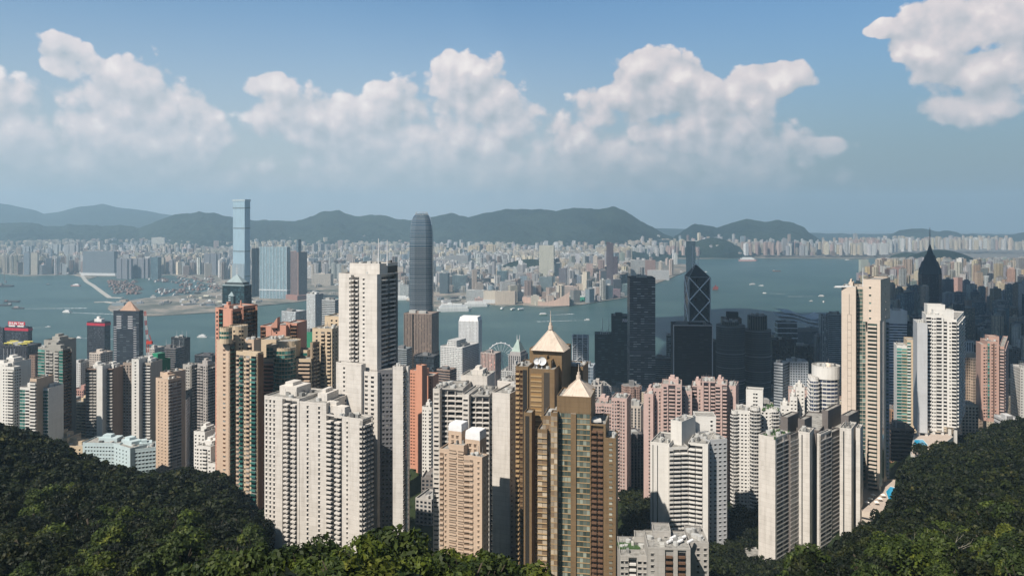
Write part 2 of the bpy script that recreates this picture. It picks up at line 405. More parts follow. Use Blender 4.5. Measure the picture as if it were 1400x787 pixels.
km = MB()
tri = tessellate_polygon([[Vector((x, y, 0)) for x, y in kp]])
def ccw(t):
    a, b, c = [kp[i] for i in t]
    return t if (b[0] - a[0]) * (c[1] - a[1]) - (b[1] - a[1]) * (c[0] - a[0]) > 0 else (t[0], t[2], t[1])
for t in tri: km.face([(kp[i][0], kp[i][1], 3.0) for i in ccw(t)])
for a, b in zip(kp[:-3], kp[1:-2]): km.face([(a[0], a[1], -1), (b[0], b[1], -1), (b[0], b[1], 3.0), (a[0], a[1], 3.0)])
km.build('shore_land', mat_shore, kind='structure')
def in_kowloon(x, y):
    c = False; n = len(kp); j = n - 1
    for i in range(n):
        if (kp[i][1] > y) != (kp[j][1] > y) and x < (kp[j][0] - kp[i][0]) * (y - kp[i][1]) / (kp[j][1] - kp[i][1]) + kp[i][0]: c = not c
        j = i
    return c

# ------------------------------------------------------------------ hills
def m_hill(N):
    g = N.n('ShaderNodeNewGeometry'); p = g.outputs['Position']
    n = N.n('ShaderNodeTexNoise', ins={'Vector': p, 'Scale': .0016, 'Detail': 10.0, 'Roughness': .62}).outputs[0]
    n2 = N.n('ShaderNodeTexNoise', ins={'Vector': p, 'Scale': .008, 'Detail': 6.0, 'Roughness': .7}).outputs[0]
    c = N.mix(N.smooth(n, .35, .68), (.008, .017, .012, 1), (.024, .038, .026, 1))
    c = N.mix(N.smooth(n2, .62, .75), c, (.07, .07, .045, 1))
    bp = N.n('ShaderNodeBump', ins={'Strength': 1.0, 'Distance': 60.0, 'Height': N.n('ShaderNodeTexNoise', ins={'Vector': p, 'Scale': .0045, 'Detail': 7.0, 'Roughness': .6}).outputs[0]})
    finish(N, bsdf(N, c, .95, .1, Normal=bp.outputs[0]))
mat_hill = sheet_mat('hill_cover', m_hill)
def hills(prof, D0, D1, D2, step, seed, amp=1.0, foot=None):
    """ridge seen at row prof(px) at distance D1, flanks down to D0 in front and D2 behind"""
    pxs = []; px = prof[0][0]
    while px <= prof[-1][0]: pxs.append(px); px += step
    K = 44; ds = [D0 + (D1 - D0) * (k / K) for k in range(K + 1)] + [D1 + (D2 - D1) * (k / 10) for k in range(1, 11)]
    def fn(px, D):
        dd = D + 0.0; zr = wz(interp(prof, px), D1) + (noise.noise(Vector((px * .09, seed, 0))) * 14 + noise.noise(Vector((px * .3, seed, 1))) * 7) * D1 / 9000; x = wx(px, D)
        v = Vector((wx(px, D1) * .0019, D * .0014, seed))
        if D <= D1:
            t = (D - D0) / (D1 - D0)
            nz = noise.ridged_multi_fractal(v, 1.0, 2.1, 5, 1.0, 2.0) * .5
            s = t ** 1.25
            z = zr * s * (1 - amp * .62 * (1 - t) * (1 - min(1.2, nz)) * 1.15) + noise.noise(v * 6) * 26 * (t * (1 - t) * 4) + noise.noise(v * 14) * 10 * (1 - t ** 6)
        else:
            t = (D2 - D) / (D2 - D1); z = zr * t ** .8
        fx = min(1, (px - prof[0][0]) / 60, (prof[-1][0] - px) / 60) if foot else 1
        return (x, dd, -5 + (z + 5) * max(0, fx))
    return grid_sheet('hills', pxs, ds, fn, mat_hill)
RA = [(-500, 262), (-150, 262), (0, 278), (20, 281), (40, 286), (62, 292), (80, 290), (105, 283), (140, 279), (165, 284), (200, 288), (225, 293), (300, 300), (450, 303), (620, 300), (900, 312), (1100, 318), (1180, 320), (1260, 319), (1380, 320), (1500, 316), (1900, 310)]
RB = [(-500, 300), (0, 305), (40, 304), (70, 310), (95, 307), (130, 308), (150, 309), (170, 307), (190, 312), (205, 306), (222, 299), (240, 293), (270, 290), (292, 291), (318, 297), (345, 301), (380, 301), (402, 303), (425, 296), (445, 288), (465, 288), (485, 296), (505, 294), (525, 294), (550, 301), (575, 299), (592, 296), (618, 291), (640, 297), (660, 292), (690, 286), (735, 286), (760, 288), (785, 284), (820, 286), (838, 282), (850, 286), (862, 292), (872, 300), (890, 309), (905, 318), (920, 324)]
RC = [(890, 330), (905, 313), (918, 308), (945, 305), (965, 308), (980, 311), (1005, 303), (1022, 299), (1045, 303), (1065, 301), (1082, 304), (1098, 310), (1112, 317), (1130, 325), (1160, 330)]
RD = [(1170, 330), (1195, 322), (1218, 317), (1240, 313), (1262, 312), (1278, 316), (1295, 315), (1312, 319), (1335, 322), (1360, 323), (1385, 321), (1400, 317), (1450, 308), (1900, 290)]
hills(RA, 11500, 15000, 18000, 10, 3.0)
hills(RB, 7000, 9200, 11500, 4, 7.0)
hills(RC, 8200, 9800, 11500, 5, 11.0, foot=True)
hills(RD, 10300, 11500, 12800, 6, 17.0, foot=True)
def mound(px, py, D, rx, ry, seed):
    zt = wz(py, D); cx = wx(px, D)
    def fn(i, r):
        a = i * math.pi / 16; k = 1 - r / 8
        e = 1 + .18 * noise.noise(Vector((math.cos(a) * 2, math.sin(a) * 2, seed)))
        return (cx + rx * (1 - k) * e * math.cos(a), D + ry * (1 - k) * e * math.sin(a), 2 + (zt - 2) * (math.sin(k * math.pi / 2) ** 1.2) + noise.noise(Vector((i, r, seed))) * 4 * (1 if k > 0 else 0))
    return grid_sheet('hill', list(range(33)), list(range(9)), fn, mat_hill)
mound(725, 354, 5200, 330, 200, 1); mound(975, 325, 7900, 420, 300, 2); mound(1285, 341, 5900, 420, 330, 4); mound(1240, 345, 6800, 260, 200, 5)

# clouds overhead whose shadows lie on the city (above the frame of the photograph)
mat_cloud = plain((.85, .85, .87), .95, 0, .0)
def cloud(name, blobs, zc, seed):
    rnd = random.Random(seed); m = MB()
    me = bpy.data.meshes.new(name); vs = []; fs = []
    import bmesh
    bm = bmesh.new(); bmesh.ops.create_icosphere(bm, subdivisions=4, radius=1)
    tv = [v.co.copy() for v in bm.verts]; tf = [[v.index for v in f.verts] for f in bm.faces]; bm.free()
    for (gx, gy, rx, ry) in blobs:
        cx = gx + SD.x / SD.z * zc; cy = gy + SD.y / SD.z * zc; b = len(vs)
        for c in tv:
            n = noise.fractal(c * 1.6 + Vector((cx * .01, cy * .01, seed)), 1.0, 2.0, 5)
            k = 1 + .38 * n; rz = min(rx, ry) * .32
            vs.append((cx + c.x * rx * k, cy + c.y * ry * k, zc + (c.z if c.z > 0 else c.z * .35) * rz * k))
        fs += [[b + i for i in f] for f in tf]
    me.from_pydata(vs, [], fs); me.materials.append(mat_cloud); me.update()
    o = bpy.data.objects.new(name, me); COL.objects.link(o); o['kind'] = 'structure'; return o
# ------------------------------------------------------------------ building tools
def cblock(xl, xc, xr, D, th, depth=None, width=None):
    """corner-on block: plan corners L, C, R, B (counter-clockwise) whose columns fall at xl, xc, xr"""
    th = math.radians(th); c, s = math.cos(th), math.sin(th); Cx, Cy = wx(xc, D), D
    if width: t = width
    else: kl = (xl - CX) / F; t = (Cx - kl * Cy) / (c + kl * s)
    if depth: r = depth
    else: kr = (xr - CX) / F; r = (kr * Cy - Cx) / (s - kr * c)
    L = (Cx - t * c, Cy + t * s); R = (Cx + r * s, Cy + r * c); B = (L[0] + R[0] - Cx, L[1] + R[1] - Cy)
    return [L, (Cx, Cy), R, B]

BOXES = []          # (px0, px1, ytop, D, id) of hand placed buildings, used to see what hides what
FOOT = []           # footprints already taken (x, y, radius)
def note(pts, ztop, who):
    xs = [CX + F * p[0] / p[1] for p in pts]; D = min(p[1] for p in pts)
    BOXES.append((min(xs), max(xs), HY + (CH - ztop) / D * F, D, who))
    cx = sum(p[0] for p in pts) / len(pts); cy = sum(p[1] for p in pts) / len(pts)
    FOOT.append((cx, cy, max(math.hypot(p[0] - cx, p[1] - cy) for p in pts)))

def wbox(p0, d, n, u0, u1, o0, o1, z0, z1):
    """box on a wall: u along the wall, o outwards"""
    P = lambda u, o, z: (p0[0] + d[0] * u + n[0] * o, p0[1] + d[1] * u + n[1] * o, z)
    a, b, c, e = P(u0, o1, z0), P(u1, o1, z0), P(u1, o1, z1), P(u0, o1, z1)
    A, B, Cc, E = P(u0, o0, z0), P(u1, o0, z0), P(u1, o0, z1), P(u0, o0, z1)
    return [[a, b, c, e], [A, a, e, E], [b, B, Cc, c], [e, c, Cc, E], [A, B, b, a]]

class Tower:
    """a detailed near building: thing > wall, window, balcony, floor_slab, roof parts"""
    def __init__(s, name, label, cat, base, origin, wall, fh=3.1, group=None, win=None, bal=None, slab=None, cap=90):
        s.o = (origin[0], origin[1]); s.root = empty(name, (origin[0], origin[1], base), label, cat, group)
        s.base = base; s.fh = fh; s.wall = wall; s.win = win or glass(); s.bal = bal or wall; s.slab = slab or wall
        s.items = {}; s.name = name; s.cap = cap; s.key = name; s.foot = 0
    def loc(s, p): return (p[0] - s.o[0], p[1] - s.o[1])
    def add(s, kind, mat, faces, zs):
        s.items.setdefault((kind, mat.name if False else mat), []).append((faces, zs))
    def block(s, pts, ztop, strips, zbot=None, mat=None, fh=None, name='wall', top=1.2, reg=True, roofc=None):
        """strips: {edge index: [(type, weight, ...)]}"""
        fh = fh or s.fh; mat = mat or s.wall; z1 = ztop - s.base; z0 = (zbot - s.base) if zbot is not None else -8.0
        if reg: note(pts, ztop, s.root)
        P = [s.loc(p) for p in pts]; plan = []; n = len(P)
        nf = int((z1 - max(z0, -8) - top) / fh); zs = [z1 - top - fh * (k + 1) for k in range(nf)]
        for i in range(n):
            a, b = P[i], P[(i + 1) % n]; L = math.hypot(b[0] - a[0], b[1] - a[1]); plan.append(a)
            if i not in strips or L < 1: continue
            d = ((b[0] - a[0]) / L, (b[1] - a[1]) / L); nn = (d[1], -d[0])
            st = strips[i]; tw = sum(q[1] for q in st); u = 0.0
            for q in st:
                w = L * q[1] / tw; u0, u1 = u, u + w; u = u1; k = q[0]; arg = q[2] if len(q) > 2 else {}
                at = lambda uu, oo: (a[0] + d[0] * uu + nn[0] * oo, a[1] + d[1] * uu + nn[1] * oo)
                def W(kind, m, ua, ub, oa, ob, za, zb, zz=zs): s.add(kind, m, wbox(a, d, nn, ua, ub, oa, ob, za, zb), zz)
                if k == 'b': continue
                nc = arg.get('n', 1); cw = w / nc; gm = arg.get('m', s.win)
                if k == 'w':                                   # punched windows
                    ww = min(arg.get('w', 1.5), cw * .8); wh = arg.get('h', 1.5)
                    for c in range(nc):
                        um = u0 + cw * (c + .5)
                        W('window', gm, um - ww / 2, um + ww / 2, -.1, .06, .9, .9 + wh)
                        if arg.get('hood', 1): W('window_hood', mat, um - ww / 2 - .2, um + ww / 2 + .2, 0, .45, .9 + wh, 1.05 + wh)
                        if arg.get('ac'): W('cooling_unit', plain((.45, .45, .43)), um - .4, um + .4, 0, .5, .15, .7)
                elif k == 'l':                                 # ribbon windows
                    W('window', gm, u0 + .1, u1 - .1, -.1, .07, .85, .85 + arg.get('h', 1.6))
                    if arg.get('sill'): W('floor_slab', s.slab, u0, u1, 0, arg['sill'], .0, .8)
                elif k == 'g':                                 # glass column with floor spandrels
                    for c in range(nc): W('window', gm, u0 + cw * c + .1, u0 + cw * (c + 1) - .1, -.1, .10, .5, fh - .15)
                    W('floor_slab', arg.get('sm', s.slab), u0, u1, 0, arg.get('o', .25), 0, .42)
                elif k == 'v':                                 # continuous vertical glass stripe
                    s.add('glass_strip', gm, wbox(a, d, nn, u0, u1, -.1, .06, 0, (zs[0] - zs[-1] + fh) if zs else 3), [zs[-1] if zs else 0])
                elif k == 'p':                                 # projecting pier
                    o = arg.get('o', 1.2); plan += [at(u0, 0), at(u0, o), at(u1, o), at(u1, 0)]
                elif k == 'c':                                 # balconies standing proud of the wall
                    for c in range(nc):
                        W('window', gm, u0 + cw * c + .15, u0 + cw * (c + 1) - .15, -.1, .05, .25, fh - .45)
                        W('balcony', arg.get('bm', s.bal), u0 + cw * c + cw * arg.get('g', .06), u0 + cw * (c + 1) - cw * arg.get('g', .06), 0, arg.get('o', 1.3), -.12, arg.get('bh', 1.0))
                elif k == 'r':                                 # recess, dark openings behind balconies
                    dp = arg.get('d', 2.5); plan += [at(u0, 0), at(u0, -dp), at(u1, -dp), at(u1, 0)]
                    for c in range(nc):
                        ua, ub = u0 + cw * c, u0 + cw * (c + 1)
                        W('window', gm, ua + .12, ub - .12, -dp - .1, -dp + .06, .25, fh - .4)
                        bw = arg.get('bw', .8) * cw / 2; um = (ua + ub) / 2 + arg.get('sh', 0) * cw
                        W('balcony', arg.get('bm', s.bal), um - bw, um + bw, -dp, arg.get('o', .3), -.12, arg.get('bh', .95))
                        if arg.get('post') and c: s.add('pier', mat, wbox(a, d, nn, ua - .25, ua + .25, -dp, 0, 0, (zs[0] - zs[-1] + fh) if zs else 3), [zs[-1] if zs else 0])
                elif k == 'k':                                 # frame grid in front of set-back glass
                    dp = arg.get('d', 1.0); plan += [at(u0, 0), at(u0, -dp), at(u1, -dp), at(u1, 0)]
                    for c in range(nc):
                        ua, ub = u0 + cw * c, u0 + cw * (c + 1)
                        W('window', gm, ua + .2, ub - .2, -dp - .1, -dp + .06, .35, fh - .45)
                        s.add('pier', arg.get('pm', mat), wbox(a, d, nn, ub - .3, ub + (.3 if c < nc - 1 else 0), -dp + .04, .05, 0, (zs[0] - zs[-1] + fh) if zs else 3), [zs[-1] if zs else 0])
                    W('floor_slab', arg.get('sm', s.slab), u0, u1 , -dp + .05, .15, -.1, arg.get('sh', .45))
        m = MB()
        for i in range(len(plan)):
            a, b = plan[i], plan[(i + 1) % len(plan)]
            if math.hypot(b[0] - a[0], b[1] - a[1]) < 1e-4: continue
            m.face([(a[0], a[1], z0), (b[0], b[1], z0), (b[0], b[1], z1), (a[0], a[1], z1)])
        tess = tessellate_polygon([[Vector((x, y, 0)) for x, y in plan]])
        for t in tess:
            a, b, c = [plan[i] for i in t]
            if (b[0] - a[0]) * (c[1] - a[1]) - (b[1] - a[1]) * (c[0] - a[0]) < 0: a, c = c, a
            m.face([(*a, z1), (*b, z1), (*c, z1)], mi=1)
        w = m.build(name, [mat, roofc or ROOF], s.root)
        # parapet round the roof
        pm = MB(); cx = sum(p[0] for p in P) / n; cy = sum(p[1] for p in P) / n
        for i in range(n):
            a, b = P[i], P[(i + 1) % n]; L = math.hypot(b[0] - a[0], b[1] - a[1])
            if L < 1: continue
            d = ((b[0] - a[0]) / L, (b[1] - a[1]) / L)
            for f in wbox(a, d, (d[1], -d[0]), 0, L - .31, -.3, .03, z1 - .02, z1 + 1.0): pm.face(f)
        pm.build('parapet', mat, w)
        return w
    def roofbox(s, pts, z0, z1, mat=None, name='plant_room', cut=()):
        m = MB(); m.prism([s.loc(p) for p in pts], z0 - s.base, z1 - s.base); return m.build(name, mat or s.wall, s.root)
    def clutter(s, pts, z, seed=0, n=6, mat=None, big=.45, h=5):
        """lift house, tanks, pipes and planters on a roof"""
        r = random.Random(seed); P = [s.loc(p) for p in pts]; L, C, R, B = P[:4]
        ux, uy = (C[0] - L[0], C[1] - L[1]); vx, vy = (R[0] - C[0], R[1] - C[1])
        q = lambda u, v: (L[0] + ux * u + vx * v, L[1] + uy * u + vy * v)
        z -= s.base; m = mat or s.wall
        if big:
            a = .5 - big / 2 + r.uniform(-.1, .1)
            mm = MB(); mm.prism([q(a, .3), q(a + big, .3), q(a + big, .8), q(a, .8)], z, z + h); pr = mm.build('plant_room', m, s.root)
            mm = MB(); mm.prism([q(a + .08, .4), q(a + big * .6, .4), q(a + big * .6, .7), q(a + .08, .7)], z + h, z + h + 2.2); mm.build('lift_house', m, pr)
        for k in range(int(n * 1.7)):
            u, v = r.uniform(.1, .85), r.uniform(.12, .85); w = r.uniform(.05, .12); hh = r.uniform(1, 2.6); c = q(u, v)
            mm = MB(); t = r.random()
            if t < .35: mm.prism(circle(c[0], c[1], r.uniform(1, 1.8), 10), z, z + hh); mm.build('water_tank', plain((.5, .5, .48)), s.root)
            elif t < .7: mm.prism([q(u, v), q(u + w, v), q(u + w, v + w * 1.3), q(u, v + w * 1.3)], z, z + hh); mm.build('roof_unit', plain(r.choice([(.55, .54, .5), (.25, .25, .24), (.12, .12, .12)])), s.root)
            else:
                mm.bar((c[0], c[1], z), (c[0], c[1], z + r.uniform(3, 6)), .09); mm.build('antenna', plain((.3, .3, .3)), s.root)
    def mast(s, x, y, z0, z1, r=.45, mat=None, name='mast'):
        p = s.loc((x, y)); m = MB(); m.bar((p[0], p[1], z0 - s.base), (p[0], p[1], z1 - s.base), r, 6, r2=r * .45); m.build(name, mat or plain((.7, .7, .7)), s.root)
    def finish(s):
        """first `cap` windows and balconies as parts of their own, the rest as one stuff part"""
        for kind in sorted({k[0] for k in s.items}):
            groups = [(k[1], it) for k, its in s.items.items() if k[0] == kind for it in its]
            single = kind in ('window', 'balcony'); left = s.cap if single else 0; rest = {}
            # order by floor from the top so the parts nearest the eye come first
            flat = []
            for gi_, (mat, (faces, zs)) in enumerate(groups):
                for z in zs: flat.append((-z, gi_))
            flat.sort(); cache = {}
            total = len(flat)
            if not single and total <= 24: left = total; single = True
            if kind in ('pier', 'glass_strip'): left = total; single = True
            for negz, g in flat:
                mat, (faces, zs) = groups[g]
                if left > 0:
                    left -= 1
                    if g not in cache:
                        m = MB(); [m.face(f) for f in faces]; cache[g] = m.mesh(kind, mat)
                    o = bpy.data.objects.new(kind, cache[g]); COL.objects.link(o); o.location = (0, 0, -negz); o.parent = s.root
                else:
                    m = rest.setdefault(mat, MB())
                    for f in faces: m.face([(p[0], p[1], p[2] - negz) for p in f])
            for mat, m in rest.items(): m.build(kind, mat, s.root, kind='stuff')

ROOF = None
def roofmat():
    m, N = newmat('roof_surface')
    p = N.n('ShaderNodeNewGeometry').outputs['Position']
    a = N.n('ShaderNodeTexNoise', ins={'Vector': p, 'Scale': .35, 'Detail': 6.0, 'Roughness': .7}).outputs[0]
    c = N.ramp(a, [(.3, (.12, .115, .10)), (.5, (.30, .29, .27)), (.62, (.40, .39, .36)), (.75, (.20, .15, .11))])
    finish(N, bsdf(N, c, .9, .2)); return m
ROOF = roofmat()
WHITE = paint((.69, .65, .60), .7, .26, .30); WHITE2 = paint((.72, .70, .66), .7, .10, .2); CREAM = paint((.60, .48, .34), .75, .12, .2)
BEIGE = paint((.58, .44, .33), .75, .15, .15); PINK = paint((.58, .30, .22), .75, .1, .2); PINK2 = paint((.56, .41, .37), .75, .1, .25)
GOLD = paint((.23, .155, .085), .6, .25, .3, .1); BROWN = paint((.16, .09, .055), .7, .1, .2); GREYW = paint((.46, .44, .41), .75, .2, .3)
DARKB = paint((.11, .095, .088), .7, .1, .25); LGREY = paint((.52, .53, .54), .7, .15, .2); SALMON = paint((.62, .30, .20), .75, .12, .15)
DM = glass((.012, .011, .010), .6, .1, (.05, .04, .03)); GG = glass((.012, .065, .055), .12, .35, (.12, .34, .30)); DG = glass((.010, .011, .014), .15, .26, (.34, .33, .31)); BG = glass((.045, .06, .052), .2, .5, (.34, .38, .32))
BRG = glass((.035, .018, .012), .2, .3, (.30, .20, .12))
rt = lambda s: s

# ------------------------------------------------------------------ near towers
def Dz(px, py, D): return wz(py, D)

# white cluster with stepped wings
T = Tower('apartment_tower', 'white stepped residential block with balcony recesses, in front of the white tower with two masts', 'apartment tower', 165, (wx(400, 530), 530), WHITE, win=DG, bal=WHITE)
a = cblock(361.5, 409, 0, 530, 22, depth=32); T.block(a, wz(547, 530), {0: [('w', .34, {'n': 3, 'w': 1.2, 'h': 1.9}), ('b', .18), ('r', .42, {'n': 2, 'bw': .62, 'd': 3.2, 'o': .8}), ('b', .06)], 1: [('w', .4, {'n': 3}), ('r', .4, {'n': 2})]})
T.clutter(a, wz(547, 530), 1, 9, big=.5, h=6)
b = cblock(409, 446, 0, 524, 18, depth=30); T.block(b, wz(553, 524), {0: [('b', .1), ('w', .85, {'n': 2, 'w': 1.3, 'h': 1.9}), ('b', .05)], 1: [('w', .4, {'n': 3})]})
T.clutter(b, wz(553, 524), 2, 7, big=.35, h=5)
c = cblock(416, 496, 510, 510, 28); T.block(c, wz(575, 510), {0: [('b', .03), ('w', .27, {'n': 2, 'w': 1.4, 'h': 1.5}), ('b', .07), ('r', .31, {'n': 2, 'bw': .6, 'd': 3.2, 'o': .8}), ('b', .04), ('w', .1, {'n': 1, 'w': 1.1}), ('b', .16), ('c', .06, {'o': .8})],
    1: [('r', .9, {'n': 3, 'd': 2.2, 'o': .9, 'bw': .7})]})
T.clutter(c, wz(575, 510), 3, 12, big=.4, h=6)
T.finish()

# tall white tower with two masts
T = Tower('apartment_tower', 'tallest near white tower with black balcony recess and two thin white roof masts', 'apartment tower', 160, (wx(515, 545), 545), WHITE, win=DG, bal=WHITE)
a = cblock(463, 515.5, 544, 548, 26); zt = wz(377, 548)
T.block(a, zt, {0: [('b', .28), ('w', .05, {'n': 1, 'w': 1.0}), ('r', .22, {'n': 2, 'd': 3.4, 'bw': .55, 'o': .6}), ('b', .07), ('w', .10, {'n': 1, 'w': 1.5, 'h': 1.2}), ('b', .30)],
    1: [('b', .2), ('r', .8, {'n': 2, 'd': 3.4, 'bw': .7, 'o': -.6, 'bh': .8})]})
b = cblock(478, 519, 543.5, 556, 26); T.block(b, wz(362.5, 556), {0: [('b', 1)], 1: [('b', .4), ('v', .5)]}, zbot=zt - 1, name='roof_core', reg=False)
T.clutter(b, wz(362.5, 556), 5, 6, big=0)
T.clutter(a, zt, 6, 5, big=0)
T.mast(wx(517.5, 562), 562, wz(363, 562), wz(326, 562), .5); T.mast(wx(529.5, 562), 562, wz(363, 562), wz(328, 562), .5)
g = cblock(459.5, 494, 0, 544, 26, depth=5); T.block(g, wz(500, 544), {0: [('b', .2), ('w', .24, {'n': 1}), ('b', .56)]}, name='lower_wall', reg=False)
h = cblock(494, 516, 0, 541, 26, depth=5); T.block(h, wz(511, 541), {0: [('b', .12), ('w', .76, {'n': 2, 'w': 2.4, 'h': 1.5}), ('b', .12)]}, name='lower_wall', reg=False)
T.finish()

T = Tower('apartment_tower', 'slim blank white slab tower standing directly right of the tower with two masts', 'apartment tower', 170, (wx(548, 500), 500), WHITE, win=DG, bal=GREYW)
a = cblock(516, 537, 0, 545, -8, depth=30); T.block(a, wz(507, 545), {0: [('w', 1, {'n': 4, 'w': 1.3, 'h': 1.5})]}, mat=paint((.17, .17, .18), .75, .1, .2))  # wall grey darkened to stand in for shade on this right flank
b = cblock(537, 551, 555, 500, 12); T.block(b, wz(503, 500), {0: [('b', 1)], 1: [('w', 1, {'n': 5})]})
c = cblock(555.5, 558, 560, 503, 12); T.block(c, wz(503, 503), {0: [('b', 1)]})
T.clutter(b, wz(503, 500), 8, 3, big=0); T.finish()

# pink and green tower pair
T = Tower('apartment_tower', 'beige, pink and brown tower with stacks of green-glazed balconies and a round cream turret', 'apartment tower', 195, (wx(320, 560), 560), CREAM, win=DG, bal=GG)
a = cblock(296, 314.5, 322, 556, 30); T.block(a, wz(468, 556), {0: [('b', .30), ('w', .55, {'n': 1, 'w': 2.4, 'h': 1.4, 'm': glass((.10, .055, .035), .4, .2)}), ('b', .15)], 1: [('r', .8, {'n': 1, 'd': 1.5})]}, mat=BEIGE)
b = cblock(294.5, 318, 331, 580, 30); T.block(b, wz(424, 580), {0: [('w', .2, {'n': 1}), ('r', .25, {'n': 1, 'd': 1.5}), ('b', .55)], 1: [('r', .8, {'n': 2, 'd': 1.5, 'bm': BROWN})]}, mat=PINK)
T.block(cblock(311, 333, 352, 600, 30), wz(420, 600), {0: [('b', .3), ('r', .3, {'n': 1}), ('b', .4)], 1: [('r', .9, {'n': 3, 'bm': BROWN})]}, mat=PINK)
T.mast(wx(327, 600), 604, wz(421, 600), wz(411, 600), 1.0, PINK, 'pinnacle')
cx, cy = wx(326, 572), 572; pts = circle(cx, cy, 6.4, 20); T.block(pts, wz(446, 572), {i: [('w', 1, {'n': 1, 'w': 1.2})] for i in (11, 12, 14, 16, 17)}, mat=CREAM, name='turret')
e = cblock(297, 303, 0, 553, 30, depth=7); T.block(circle(wx(306, 553), 557, 4.2, 16), wz(450, 553), {i: [('l', 1, {'m': GG})] for i in range(8, 16)}, zbot=wz(470, 553), mat=CREAM, name='round_bay', reg=False)
d = cblock(323, 352, 360, 548, 24); T.block(d, wz(484, 548), {0: [('c', .16, {'o': .5, 'bm': BEIGE}), ('c', .20, {'o': 1.3, 'bm': GG}), ('w', .10, {'n': 1, 'w': 1}), ('c', .18, {'o': .7, 'bm': BEIGE}), ('b', .06), ('c', .26, {'o': 1.4, 'bm': GG}), ('b', .04)], 1: [('r', .8, {'n': 2, 'd': 1.5, 'bm': BROWN})]}, mat=CREAM)
d2 = cblock(334, 347, 357, 565, 24); T.block(d2, wz(466, 565), {0: [('b', .3), ('c', .5, {'bm': BEIGE}), ('b', .2)], 1: [('b', 1)]}, mat=BEIGE)
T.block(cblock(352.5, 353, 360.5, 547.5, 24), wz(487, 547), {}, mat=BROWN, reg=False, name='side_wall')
T.clutter(d2, wz(466, 565), 8, 6, big=0); T.clutter(b, wz(424, 580), 9, 6, big=.3, h=3, mat=PINK); T.finish()

# round fronted tower
T = Tower('apartment_tower', 'cream tower with a bowed green glass front, round roof drum and orange-edged balconies', 'apartment tower', 165, (wx(390, 630), 630), CREAM, win=GG, bal=BEIGE)
a = cblock(354, 385, 0, 645, 8, depth=20); T.block(a, wz(466, 645), {0: [('b', 1)]})
b = cblock(359, 425, 0, 628, 4, depth=22); T.block(b, wz(492, 628), {0: [('c', .24, {'bm': PINK, 'o': 1.6, 'm': DG}), ('b', .48), ('c', .26, {'bm': BEIGE, 'o': 1.6, 'm': DG, 'n': 1})], 1: [('w', 1, {'n': 3})]})
cx, cy = wx(389, 628), 629; T.block(circle(cx, cy, 8.6, 24), wz(478, 620), {i: [('g', 1, {'m': GG, 'sm': CREAM, 'o': .3})] for i in range(11, 24)}, name='bowed_bay')
T.block(circle(wx(394, 640), 641, 9.5, 24), wz(466, 640), {}, zbot=wz(486, 640), name='roof_drum', reg=False)
T.block(cblock(364, 378, 0, 634, 8, depth=10), wz(473, 634), {0: [('g', 1, {'n': 3, 'm': GG, 'sm': CREAM})]}, name='glass_corner')
T.block(cblock(402, 420, 0, 640, 8, depth=12), wz(480, 640), {0: [('g', .9, {'n': 2, 'm': GG, 'sm': CREAM})]}, name='side_wing')
rr = MB(); 
for k in range(24):
    t = 2 * math.pi * k / 24; x, y = T.loc((wx(389, 628) + 8.4 * math.cos(t), 629 + 8.4 * math.sin(t))); rr.bar((x, y, wz(478, 620) - 165), (x, y, wz(478, 620) - 163), .25)
rr.build('roof_railing', CREAM, T.root); T.clutter(a, wz(466, 645), 3, 5, big=0); T.finish()

T = Tower('apartment_block', 'stepped pink roof-top block with a pointed gable behind the green glass fronted tower', 'apartment block', 160, (wx(380, 680), 690), PINK, win=DG, bal=BROWN)
T.block(cblock(356, 371, 0, 690, 10, depth=20), wz(447, 690), {0: [('r', .5, {'n': 1}), ('b', .5)]})
T.block(cblock(371, 391, 0, 688, 10, depth=22), wz(446, 688), {0: [('b', .2), ('w', .3), ('b', .5)]})
T.block(cblock(391, 406, 0, 690, 10, depth=20), wz(443, 690), {0: [('b', .3), ('r', .6, {'n': 1})]})
m = MB(); p0 = T.loc((wx(369, 687), 687)); p1 = T.loc((wx(379, 687), 687)); z = 690 * 0
for dy in (0,): 
    A, B_, C_ = (p0[0], p0[1], wz(448, 687) - 160), (p1[0], p1[1], wz(448, 687) - 160), (p1[0], p1[1], wz(434, 687) - 160)
    A2, B2, C2 = [(q[0], q[1] + 9, q[2]) for q in (A, B_, C_)]
    m.face([A, B_, C_]); m.face([A2, C2, B2]); m.face([A, C_, C2, A2]); m.face([B_, B2, C2, C_])
m.build('gable', PINK, T.root); T.finish()

T = Tower('apartment_tower', 'cream yellow tower with small balconies between the round-fronted tower and the tall white tower', 'apartment tower', 155, (wx(445, 650), 655), CREAM, win=DG, bal=CREAM)
T.block(cblock(427, 454, 0, 640, 16, depth=18), wz(451, 640), {0: [('b', .12), ('w', .2, {'n': 1}), ('b', .12), ('c', .2, {'o': 1.2}), ('b', .1), ('c', .2, {'o': 1.2}), ('b', .06)], 1: [('w', .8, {'n': 4})]})
T.block(cblock(444, 463, 0, 662, 16, depth=20), wz(434, 662), {0: [('b', .3), ('w', .6, {'n': 2})]})
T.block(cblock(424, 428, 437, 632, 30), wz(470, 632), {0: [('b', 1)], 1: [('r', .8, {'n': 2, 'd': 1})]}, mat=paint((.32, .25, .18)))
T.clutter(cblock(427, 454, 0, 640, 16, depth=18), wz(451, 640), 4, 7, big=0); T.finish()

